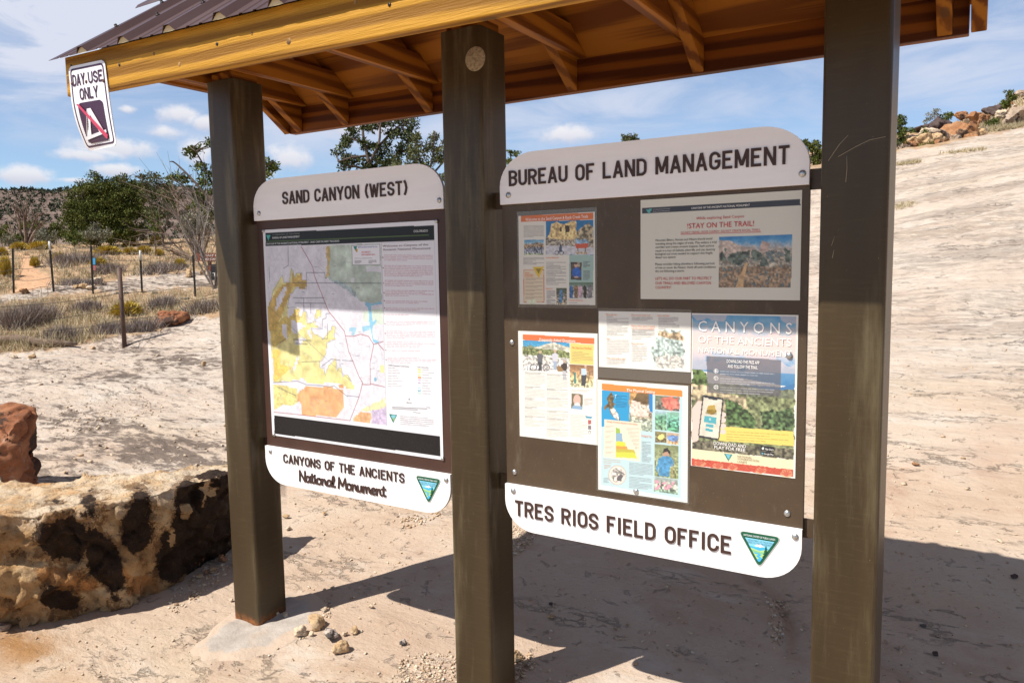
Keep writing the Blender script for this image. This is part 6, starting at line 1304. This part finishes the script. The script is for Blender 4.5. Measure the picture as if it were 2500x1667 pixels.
tree('shrub', 'olive bush growing in front of the tan boulder pile', 'shrub', 25.5, [(2256, 358, 18, 9), (2270, 352, 10, 8)], [[(2256, 372), (2258, 356)]], leafm('olive_leaf', (.12, .10, .03), (.19, .16, .05), (.27, .23, .09)), 16, 70, 36, .045, .1, GH_, limb_r=.02)
tree('shrub', 'green grey bush in shade of the left boulder pile', 'shrub', 26.5, [(2258, 328, 12, 12), (2246, 335, 8, 8)], [[(2256, 348), (2258, 326)]], L_GRN, 17, 70, 30, .045, .1, GH_, limb_r=.02)
tree('shrub', 'grey sage at skyline beside the right post', 'shrub', 25, [(2192, 352, 14, 10), (2200, 358, 12, 6)], [[(2192, 368), (2192, 350)]], L_SAGE, 18, 70, 36, .045, .1, GH_, limb_r=.02)
# left middle distance shrubs and trees
GL_ = 'shrubs beyond the wire fence'
def bush(label, px, py, w, h, d, m, seed, nm='shrub', dense=40, leaf=.05, grp=GL_): return tree(nm, label, 'shrub', d, [(px, py-h*.55, w*.45, h*.5), (px-w*.22, py-h*.4, w*.3, h*.4), (px+w*.22, py-h*.4, w*.3, h*.4)], [[(px, py), (px, py-h*.6)], [(px, py-2), (px-w*.3, py-h*.6)], [(px, py-2), (px+w*.3, py-h*.6)]], m, seed, dense, 34, leaf, .14, grp, limb_r=.025)
bush('dark juniper shrub left of the largest juniper', 138, 585, 50, 50, 34, L_JUN, 21); bush('dark juniper at left frame edge below the mesa', 5, 592, 45, 50, 36, L_JUN, 22); bush('green low shrub at foot of the largest juniper', 182, 602, 45, 42, 28, L_GRN, 23)
bush('bright small conical shrub in front of the loose juniper', 378, 572, 36, 45, 27, L_GRN, 24); bush('grey shrub between the low green shrub and loose juniper', 235, 590, 80, 42, 29, L_SAGE, 25); bush('pale sage left of the dead tree', 22, 600, 50, 28, 31, L_SAGE, 26); bush('green bush right of the dead tree', 46, 592, 34, 26, 33, L_GRN, 27)
bush('grey green sage under the dead tree', 112, 598, 70, 40, 32, L_SAGE, 28); bush('grey sage behind the bare branched shrub', 470, 575, 70, 60, 24, L_SAGE, 29); bush('dark far juniper behind the dead tree', 75, 560, 70, 22, 60, L_JUN, 30)
def bare(name, label, base, d, tips, m, r0, seed, group=None, sub=5):
    rs = np.random.RandomState(seed); p0 = at(base[0], base[1], d); p0[2] = gz(p0[0], p0[1])[0]-.03
    t = thing(name, label, 'shrub' if 'shrub' in name else 'tree', tuple(p0), group); b = MB()
    for tx, ty in tips:
        p1 = at(tx, ty, d+rs.uniform(-.5, .5)); mid = (p0+p1)/2+rs.normal(size=3)*.12*np.linalg.norm(p1-p0)*.6; P = catmull3([p0, mid, p1]); n = len(P)
        b.tube(P, [r0*(1-.8*i/n) for i in range(n)], 5, False)
        for k in range(sub):
            j = rs.randint(n//3, n); L = np.linalg.norm(p1-p0)*rs.uniform(.15, .4); dr = (p1-p0)/np.linalg.norm(p1-p0)+rs.normal(size=3)*.55; q = P[j]+dr*L
            b.tube([P[j], (P[j]+q)/2+rs.normal(size=3)*.04, q], [r0*.35, r0*.25, r0*.1], 4, False)
            for k2 in range(2): q2 = q+(dr+rs.normal(size=3)*.7)*L*.5; b.tube([(P[j]+q)/2, q2], [r0*.2, r0*.07], 3, False)
    b.build('branches', m, t); return t
bare('dead_tree', 'reddish dead juniper snag with bare limbs at far left', (66, 600), 33, [(64, 512), (48, 535), (85, 535), (104, 540), (30, 560), (55, 515)], DEADW, .09, 31)
bare('bare_shrub', 'big grey leafless shrub with arching branches beside left post', (485, 632), 25, [(432, 478), (455, 500), (400, 570), (405, 600), (440, 540), (500, 520), (520, 540), (470, 480), (425, 620), (520, 470)], DEADW, .045, 32, None, 8)
bare('bare_shrub', 'grey leafless brush behind the big leafless shrub', (520, 610), 19, [(490, 540), (510, 520), (535, 530), (550, 540), (470, 560), (500, 545)], TWIG, .03, 33, None, 9)
# yellow snakeweed mounds
def mound_mesh(seed):
    rs = np.random.RandomState(seed); n = 900; a = rs.rand(n)*2*PI; e = np.arccos(rs.rand(n)*.95+.02); r = rs.uniform(.75, 1.05, n)
    tip = np.stack([np.cos(a)*np.sin(e)*r, np.sin(a)*np.sin(e)*r, np.cos(e)*r*.72+.05], 1); bs = tip*rs.uniform(.05, .6, n)[:, None]; bs[:, 2] *= .8
    sd = np.cross(tip, rs.normal(size=(n, 3))); sd /= np.linalg.norm(sd, axis=1)[:, None]; w = .03
    V = np.stack([bs-sd*w, bs+sd*w, tip+sd*.018, tip-sd*.018], 1).reshape(-1, 3); return V, np.arange(n*4).reshape(-1, 4)
MV = [mound_mesh(s) for s in range(3)]; proto = []
for V, F in MV: o = np_mesh('snakeweed', V, F, L_YEL); proto.append(o)
def z5(x, y): return x/3.137, 400+y/3.137
MD = [(80, 220, 600, 655), (215, 400, 592, 660), (385, 505, 680, 738), (725, 832, 560, 604), (918, 1046, 520, 575), (940, 1062, 578, 640), (720, 930, 628, 695), (940, 1052, 638, 692), (1046, 1172, 628, 685), (1085, 1150, 545, 592), (1150, 1242, 550, 625), (1178, 1262, 652, 706), (1328, 1432, 728, 802), (1278, 1372, 533, 574), (690, 822, 718, 782), (230, 305, 708, 790), (0, 92, 700, 860), (845, 1098, 1055, 1170), (-40, 60, 640, 700), (560, 640, 585, 615), (420, 500, 585, 612), (1440, 1500, 600, 640)]
sd_ = random.Random(3)
for k, (x0, x1, y0, y1) in enumerate(MD):
    a = z5((x0+x1)/2, y1); h = hit(*a); d = (h-CAM)@F_; wd = (x1-x0)/3.137*d/FPX; ht = (y1-y0)/3.137*d/FPX
    src = proto[k % 3]; o = src if k < 3 else src.copy()
    if k >= 3: COL.objects.link(o)
    o.location = (h[0], h[1], h[2]+.02); o.scale = (wd/2, wd/2, max(ht*1.35, .3*wd)); o.rotation_euler = (0, 0, sd_.uniform(0, 6))
    lb = {17: 'wide low yellow mound in the brush right behind the single nearer fence pole', 16: 'tall yellow mound at left frame edge beside the dirt trail', 2: 'yellow mound beside the second fence post from left'}.get(k, 'yellow snakeweed mound on the grassy rise beyond the back fence line')
    tag(o, lb, 'shrub', 'yellow snakeweed mounds')
# grass, grey brush
rg = np.random.RandomState(9)
def spots(poly, n):
    P = np.array(poly); o = []
    while len(o) < n:
        x = rg.uniform(P[:, 0].min(), P[:, 0].max(), n*3); y = rg.uniform(P[:, 1].min(), P[:, 1].max(), n*3); k = inpoly(x, y, poly); o += list(zip(x[k], y[k]))
    o = np.array(o[:n]); return hits(o[:, 0], o[:, 1], 120)
def blades(B, h, w, lean=.35, per=1):
    B = np.repeat(B, per, 0); n = len(B); B = B+np.concatenate([rg.normal(size=(n, 2))*.05*(per > 1), np.zeros((n, 1))], 1)
    d = rg.normal(size=(n, 3))*lean; d[:, 2] = 1; d /= np.linalg.norm(d, axis=1)[:, None]; hh = h*rg.uniform(.45, 1.25, n)[:, None]
    s = np.cross(d, rg.normal(size=(n, 3))); s /= np.linalg.norm(s, axis=1)[:, None]
    V = np.stack([B-s*w, B+s*w, B+d*hh], 1).reshape(-1, 3); return V, np.arange(n*3).reshape(-1, 3)
def join(L): 
    V = []; F = []; o = 0
    for v, f in L: V.append(v); F.append(f+o); o += len(v)
    return np.concatenate(V), np.concatenate(F)
FRONT = [(-20, 868), (110, 852), (225, 836), (300, 818), (382, 802), (446, 772), (600, 758), (600, 690), (535, 696), (440, 712), (300, 722), (130, 728), (-20, 750)]
BACK = [(-20, 725), (30, 715), (60, 640), (130, 640), (140, 700), (225, 690), (290, 680), (400, 664), (560, 655), (560, 590), (300, 590), (-20, 602)]
G1 = join([blades(spots(FRONT, 1500), .13, .005, .6, 7), blades(spots(FRONT, 260), .26, .005, .45, 8), blades(spots(BACK, 1300), .15, .008, .5, 6), blades(spots(BACK, 160), .4, .009, .4, 7), blades(spots([(-20, 600), (600, 585), (600, 570), (-20, 590)], 260), .32, .015, .4, 5),
           blades(spots([(2200, 366), (2300, 350), (2400, 328), (2500, 308), (2500, 300), (2380, 318), (2200, 362)], 700), .14, .008, .5, 5), blades(spots([(2380, 330), (2500, 312), (2500, 300), (2395, 305)], 700), .22, .012, .5, 5), blades(spots([(2290, 376), (2400, 362), (2404, 368), (2295, 378)], 90), .10, .008, .6, 5),
           blades(spots([(2184, 402), (2242, 393), (2244, 398), (2186, 406)], 120), .10, .008, .6, 5), blades(spots([(2180, 500), (2230, 492), (2240, 500), (2182, 515)], 90), .06, .006, .7, 5), blades(spots([(2300, 300), (2500, 215), (2500, 300), (2400, 315)], 900), .25, .014, .5, 4)])
tag(np_mesh('grass', G1[0], G1[1], STRAW), 'dry straw coloured grass and litter among the shrubs', 'grass', kind='stuff')
GB = leafm('grey_brush_stem', (.17, .13, .115), (.27, .215, .185), (.37, .31, .27))
for k, (x0, x1, y0, y1, lb) in enumerate([(-20, 180, 1020, 1260, 'grey purple brush at left edge in front of the fence'), (150, 340, 1000, 1230, 'grey purple brush between left edge brush and fence pole'), (560, 720, 1020, 1130, 'grey brush left behind the wide yellow mound'), (690, 900, 1180, 1330, 'grey brush touching the single fence pole on its left'), (900, 1130, 1170, 1310, 'grey brush touching the single fence pole on its right'), (330, 520, 1230, 1360, 'low grey brush above the weathered log'),
        (1130, 1300, 990, 1110, 'grey brush beside the prickly pear right of the pole'), (1400, 1650, 1010, 1130, 'grey green brush in front of the left post'), (720, 880, 740, 840, 'brown grey brush beyond the third fence post'), (1000, 1330, 730, 830, 'brown brush beyond the fence left of trail sign'), (420, 680, 850, 930, 'low grey brush before the dirt trail'), (300, 680, 640, 760, 'pale brown brush on the rise beyond the fence')]):
    a = z5((x0+x1)/2, y1); h = hit(*a); d = (h-CAM)@F_; wd = (x1-x0)/3.137*d/FPX; ht = min((y1-y0)/3.137*d/FPX, .75)
    n = 260; B = np.stack([h[0]+rg.normal(size=n)*wd*.24, h[1]+rg.normal(size=n)*wd*.24+wd*.25, np.zeros(n)], 1); B[:, 2] = gz(B[:, 0], B[:, 1])-.02
    V, F = blades(B, ht*.8, .004+.0003*d, .6, 5); tag(np_mesh('brush', V, F, GB), lb, 'shrub', 'low grey brush along the fence')
# prickly pear pads, log, red clump
CAC = material('cactus_pad', lambda t, b: {'Base Color': t.ramp(t.noise(t.obj(), 14, 5), [(.3, (.05, .04, .035)), (.5, (.10, .085, .06)), (.7, (.11, .12, .05))]), 'Roughness': .8})
for k, (x, y, s, lb) in enumerate([(905, 1000, 30, 'dark prickly pear pads left of the fence pole'), (965, 1000, 30, 'dark prickly pear pads right of the fence pole'), (1195, 1000, 34, 'purple prickly pear clump between the pole and left post'), (1270, 1090, 34, 'prickly pear clump in grass right of the wide yellow mound'), (1430, 1050, 45, 'largest prickly pear clump near the left post'), (1520, 1090, 30, 'dark prickly pear next to the left post'), (1215, 1105, 26, 'green prickly pear low in the grass'), (345, 1310, 26, 'prickly pear at the rock edge near the log'), (470, 1305, 22, 'small prickly pear right of the log stump')]):
    h = hit(*z5(x, y)); d = (h-CAM)@F_; r = s/3.137*d/FPX*.42; rs = np.random.RandomState(k+40); b = MB()
    for j in range(8):
        c = h+np.array([rs.normal()*r*1.1, rs.normal()*r, r*rs.uniform(.4, 1.1)]); ax = rs.normal(size=3); ax[2] *= .3; ax /= np.linalg.norm(ax); q = r*rs.uniform(.4, .7)
        b.lathe([(q*.5, -.02), (q, -.012), (q, .012), (q*.5, .02)], c, ax, 9)
    tag(b.build('prickly_pear', CAC), lb, 'cactus', 'prickly pear clumps by the fence')
h = hit(*z5(1320, 1225)); rock('boulder', 'low red rock in the brush right of the fence pole', 'rock', tuple(h), (.55, .4, .26), R_RED, 61, None, .4, 15, .1, .12, 20)
b = MB(); P = [hit(*z5(x, y)) for x, y in ((-60, 1380), (150, 1370), (300, 1395), (440, 1395), (590, 1405))]; b.tube([p+[0, 0, .05] for p in P], [.06, .07, .06, .05, .02], 8); tag(b.build('log', DEADW), 'weathered grey log lying on ground at the brush edge', 'log')
RKS = [(1410, 1482, 788, 862, R_TAN, 'pale pointed boulder left of the brown trail sign'), (1533, 1580, 805, 855, R_TAN, 'small tan rock under the brown trail sign'), (1575, 1618, 812, 855, R_PALE, 'pale rock at the brown trail sign post'), (690, 790, 868, 925, R_PALE, 'long pale rock at foot of the third fence post'), (600, 680, 915, 955, R_TAN, 'tan rock left of the third fence post foot'), (560, 605, 925, 955, R_TAN, 'small tan rock at left end of the rock row'), (668, 745, 925, 960, R_PALE, 'pale rock right in the rock row by third post'),
       (150, 225, 950, 995, R_OR, 'orange edged rock ledge left of the second fence post'), (210, 280, 1455, 1490, R_TAN, 'tan rock at the edge of brush, left front'), (85, 135, 1462, 1490, R_PALE, 'pale rock at left edge below the log'), (690, 730, 1395, 1420, R_TAN, 'tan stone at brush edge left of the fence pole foot'), (1545, 1580, 1505, 1545, R_TAN, 'yellow stone standing on slickrock left of left post')]
for k, (x0, x1, y0, y1, m, lb) in enumerate(RKS):
    h = hit(*z5((x0+x1)/2, y1)); d = (h-CAM)@F_; s = d/FPX/3.137
    rock('rock', lb, 'rock', tuple(h), ((x1-x0)*s, (x1-x0)*s*.8, (y1-y0)*s*1.2), m, 300+k, 'rocks on the slickrock by the fence', k*.7, 13, .12, .08, 16)
# ------------------------------------------------------------------ wire fence
TP = material('fence_post_paint', lambda t, b: {'Base Color': t.ramp(t.noise(t.obj(), 12, 5), [(.3, (.022, .02, .015)), (.7, (.05, .04, .03))]), 'Roughness': .7}); RUSTP = material('rusty_pipe', lambda t, b: {'Base Color': t.ramp(t.noise(t.obj(), 10, 6), [(.3, (.06, .032, .022)), (.7, (.12, .065, .045))]), 'Roughness': .7})
WIRE = flat('fence_wire', (.10, .09, .08), .5, .6); WTIP = flat('post_tip_white', (.55, .55, .53), .5)
FN = thing('wire_fence', 'barbed wire fence of thin steel posts running across the brush', 'fence', tuple(hit(*z5(710, 1000))))
FP = [((97, 650), (103, 992), 0), ((378, 595), (412, 982), 70), ((697, 630), (712, 1000), 0), ((1073, 665), (1088, 992), 75), ((1478, 700), (1497, 1022), 0)]
tops = []; 
def tpost(b0, t0, d, r, m, tip, parent):
    g = at(*b0, d); P0 = g-np.array([0, 0, .15]); P1 = at(*t0, d); ax = (P1-g); b = MB()
    for k in (0, 1):
        w, h2 = ((r, r*.28), (r*.28, r))[k]
        b.box((-w, -h2+.0*k, 0), (w, h2, 1), 0, Matrix(((1, 0, (P1-P0)[0], P0[0]), (0, 1, (P1-P0)[1], P0[1]), (0, 0, (P1-P0)[2], P0[2]), (0, 0, 0, 1))))
    o = b.build('fence_post', m, parent)
    if tip:
        q = P1-(P1-g)*tip; b = MB(); b.tube([q, P1+[0, 0, .004]], r*1.15, 6); b.build('white_tip', WTIP, o)
    return g, P1
base = []
for bt, bb, tip in FP:
    h = hit(*z5(*bb)); d = (h-CAM)@F_; g, t1 = tpost(z5(*bb), z5(*bt), d, .024, TP, tip/(bb[1]-bt[1]), FN); base.append((g, t1))
hp = hit(*z5(955, 1405)); dp_ = (hp-CAM)@F_; tp = at(*z5(913, 795), dp_); b = MB(); b.tube([hp-[0, 0, .1], tp], .030, 10); b.build('pole', RUSTP, FN)
e0 = hit(-90, 750); e1 = base[-1][0]+(base[-1][0]-base[-2][0])*1.4
for f in (.30, .55, .78, .95):
    P = [e0+[0, 0, f*1.1]]+[g+(t1-g)*f for g, t1 in base]+[e1+[0, 0, f*1.1]]; Q = []
    for a, c in zip(P[:-1], P[1:]): Q += [a+(c-a)*k/4-np.array([0, 0, .05*math.sin(PI*k/4)]) for k in range(4)]
    b = MB(); b.tube(Q+[P[-1]], .0055, 4); b.build('wire', WIRE, FN)
for (lx, ly), (mx, my), (rx_, ry_) in [((-60, 1100), (918, 992), (1700, 902)), ((-60, 1232), (926, 1105), (1700, 1008)), ((330, 1280), (938, 1195), (1700, 1085))]:
    P = [at(*z5(lx, ly), dp_-1.6), at(*z5(mx, my), dp_), at(*z5(rx_, ry_), dp_+3.2)]; Q = []
    for a, c in zip(P[:-1], P[1:]): Q += [a+(c-a)*k/6-np.array([0, 0, .03*math.sin(PI*k/6)]) for k in range(6)]
    b = MB(); b.tube(Q+[P[-1]], .0035, 4); b.build('wire', WIRE, FN)
# trail marker, trail sign, black board
def board(px0, px1, py0, py1, d, th, m, name, parent):
    a, c = at(px0, py1, d), at(px1, py0, d); a2, c2 = at(px1, py1, d), at(px0, py0, d); n = F_*th; b = MB()
    V = [a, a2, c, c2]; b.add(V+[v+n for v in V], [[0, 1, 2, 3], [7, 6, 5, 4], [0, 4, 5, 1], [1, 5, 6, 2], [2, 6, 7, 3], [3, 7, 4, 0]]); return b.build(name, m, parent)
def btext(s, px0, px1, py1, cap, d, m, parent):
    V, F = text_geo(s); a, c = V[:, 0].min(), V[:, 0].max(); b = MB(); b.add([at(px0+(x-a)/(c-a)*(px1-px0), py1-y/CAPH*cap, d) for x, y, _ in V], F); return b.build('lettering', m, parent)
BRN = flat('trail_sign_brown', (.20, .05, .022), .7); TWH = flat('sign_white_ink', (.75, .73, .68), .6)
h = hit(510, 665); d = (h-CAM)@F_
ts = thing('trail_sign', 'small red brown wooden trail direction sign beyond the fence', 'sign', tuple(h)); board(478, 585, 618, 637, d, .05, BRN, 'board', ts); board(507, 514, 637, 668, d+.06, .08, BRN, 'post', ts); btext('TO EAST ROCK CREEK', 486, 580, 626, 4.6, d-.006, TWH, ts); btext('SAND CANYON TRAIL', 489, 570, 635, 4.6, d-.006, TWH, ts)
h = hit(523, 690); d = (h-CAM)@F_; tb = thing('trail_board', 'small black TRAIL board half hidden by the left post', 'sign', tuple(h)); board(515, 573, 645, 684, d, .04, flat('black_board', (.018, .018, .02), .5), 'panel', tb); btext('TRAIL', 519, 562, 675, 9, d-.005, TWH, tb); board(540, 546, 684, 694, d+.01, .05, TP, 'post', tb)
h = hit(*z5(725, 885)); d = (h-CAM)@F_; mk = thing('marker_post', 'thin brown trail marker with blue sticker behind the third fence post', 'marker', tuple(h))
board(*[z5(700, 0)[0], z5(735, 0)[0]], z5(0, 715)[1], z5(0, 890)[1], d, .02, flat('marker_brown', (.10, .055, .035), .6), 'post', mk); board(z5(706, 0)[0], z5(730, 0)[0], z5(0, 722)[1], z5(0, 772)[1], d-.006, .004, flat('sticker_blue', (.05, .30, .55), .5), 'blue_sticker', mk); board(z5(711, 0)[0], z5(733, 0)[0], z5(0, 780)[1], z5(0, 815)[1], d-.006, .004, flat('sticker_red', (.40, .12, .12), .5), 'red_sticker', mk)
# ------------------------------------------------------------------ boulders on the right hill
def z2(x, y): return 2000+x/4.704, 200+y/4.704
HB = [(1085, 1290, 500, 560, R_DARK, 30, 'low dark rock under the dark slab at the left of the pile'), (1180, 1405, 412, 545, R_DARK, 30, 'dark angular slab boulder with flat sloping top on skyline'), (1280, 1600, 448, 575, R_DARK, 29, 'dark overhanging boulder on top of the pile'), (1375, 1800, 462, 680, R_OR, 28, 'biggest orange boulder in middle of the hillside pile'), (1255, 1495, 555, 690, R_GREY, 27, 'flat topped grey boulder in front of the dark overhang'),
      (1170, 1330, 530, 600, R_PALE, 28, 'pale rounded boulder between dark slab and grey boulder'), (975, 1260, 560, 720, R_DARK, 27, 'dark hollow boulder at left of the pile beside bush'), (1060, 1410, 655, 808, R_TAN, 26, 'long tan boulder at bottom front of the pile'), (1285, 1480, 685, 790, R_OR, 25.6, 'orange block at bottom front of the pile'), (1515, 1700, 628, 750, R_GREY, 26, 'cracked tan boulder right of the orange block'), (1640, 1800, 650, 742, R_OR, 26, 'reddish boulder at right end of the pile'),
      (1770, 1900, 530, 650, R_TAN, 28, 'smooth tan boulder right of the biggest orange boulder'), (930, 1112, 690, 775, R_OR, 26, 'brown orange boulder above the lowest left boulder'), (870, 1018, 752, 850, R_GREY, 25, 'pale topped boulder nearest the right post'), (985, 1075, 770, 828, R_TAN, 25, 'small tan boulder beside the pale topped boulder'), (1550, 1702, 348, 440, R_OR, 33, 'orange boulder on the skyline right of green shrub'), (1695, 1890, 333, 478, R_OR, 32, 'tall orange boulder split by a crack'), (1800, 1938, 365, 482, R_OR, 31.5, 'leaning orange boulder right of the split one'),
      (1885, 2092, 262, 400, R_DARK, 33, 'dark brown boulder on the crest below small juniper'), (2030, 2185, 325, 420, R_PALE, 31, 'pale rounded boulder below the dark crest boulder'), (2085, 2420, 290, 500, R_GREY, 30, 'long grey topped slab with orange face at right edge'), (1895, 2035, 640, 718, R_DARK, 26.5, 'flat dark boulder at the grass edge'), (1990, 2075, 655, 712, R_OR, 26.3, 'small orange rock beside the flat dark boulder'), (2165, 2262, 198, 285, R_OR, 38, 'orange rock outcrop near upper right corner'),
      (2250, 2420, 140, 230, R_GREY, 40, 'grey purple outcrop at the upper right frame edge'), (1655, 1720, 425, 470, R_PALE, 30.5, 'small pale rock between orange skyline boulders'), (2180, 2260, 255, 300, R_PALE, 36, 'small pale rock below the orange outcrop')]
for k, (x0, x1, y0, y1, m, d, lb) in enumerate(HB):
    c = at(*z2((x0+x1)/2, y1), d); zg = gz(c[0], c[1])[0]; s = d/FPX/4.704; w_ = (x1-x0)*s*1.05; h_ = (y1-y0)*s*1.12
    o = rock('boulder', lb, 'boulder', (c[0], c[1], max(c[2], zg-.1)), (w_, w_*.85, h_), m, 400+k*3, 'boulders on the hillside at right', .55+(k % 5)*.12, 11, .06, .045, 30, .15*((k % 3)-1), .5)
# more grass tufts on the slickrock and dark specks
# ------------------------------------------------------------------ mesa
pxs = np.linspace(-500, 1300, 150); tt = np.linspace(0, 1, 46); V = []
for j, t in enumerate(tt):
    d = 330+260*t
    topy = 462+5*np.sin(pxs*.013)+3*np.sin(pxs*.05+1)+np.clip(pxs-500, 0, 900)*.05; prof = np.interp(t, [0, .12, .2, .26, .32, .9, .95, 1], [0, .06, .12, .30, .36, .93, 1.0, 1.0])
    for x, ty in zip(pxs, topy):
        v = at(x, 640, d); zt_ = at(x, ty, 330+260*.95)[2]; z0 = -2.; V.append((v[0], v[1], z0+(zt_-z0)*prof))
V = np.array(V); V[:, 2] += 2.2*fbm(V*[.03, .03, .05], 81, 5)*np.repeat(np.sin(PI*np.clip(tt*1.03, 0, 1))+.12, len(pxs)); V[:, :2] += 7*np.stack([fbm(V*.02, 83, 4), fbm(V*.02, 85, 4)], 1)
n = len(pxs); ii, jj = np.meshgrid(np.arange(len(tt)-1), np.arange(n-1), indexing='ij'); q = ii*n+jj; F = np.stack([q, q+1, q+n+1, q+n], -1).reshape(-1, 4)
def mesa_mat(t, b):
    P = t.obj(); sp = t.new('ShaderNodeSeparateXYZ'); t.put(sp.inputs[0], P); band = t.noise(t.mapping(P, (.004, .004, .35)), 1, 5, .6, .3)
    c = t.ramp(t.math('ADD', t.math('MULTIPLY', band, .7), t.math('MULTIPLY', t.noise(P, .15, 6, .7), .3)), [(.3, (.11, .08, .075)), (.5, (.19, .14, .12)), (.7, (.28, .22, .185))])
    c = t.mix(t.step(t.noise(P, .12, 6, .7), .55, .66), c, (.16, .13, .11)); return {'Base Color': c, 'Roughness': .95, 'Specular IOR Level': .05, 'Normal': t.bump(t.noise(P, .2, 6, .7), 1., 2.)}
tag(np_mesh('mesa', V, F, material('mesa_rock', mesa_mat), None, True), 'distant flat topped mesa with ledges dotted with juniper', 'mesa', kind='structure')
C = V[rg.randint(n*8, len(V), 5200)]+np.stack([rg.normal(size=5200)*3, rg.normal(size=5200)*3, np.full(5200, .6)], 1)
tp_ = V[rg.randint(n*(len(tt)-5), len(V), 900)]; C = np.concatenate([C, tp_+np.stack([rg.normal(size=900)*3, rg.normal(size=900)*3, np.full(900, .9)], 1)])
V2, F2 = leaves(C, 1.1*rg.uniform(.5, 1.3, len(C)), 9, 1.25, rg, .5)
tag(np_mesh('distant_junipers', V2, F2, leafm('far_juniper', (.035, .045, .025), (.055, .065, .038), (.09, .095, .06))), 'dark juniper dots covering the distant mesa', 'woodland', kind='stuff')
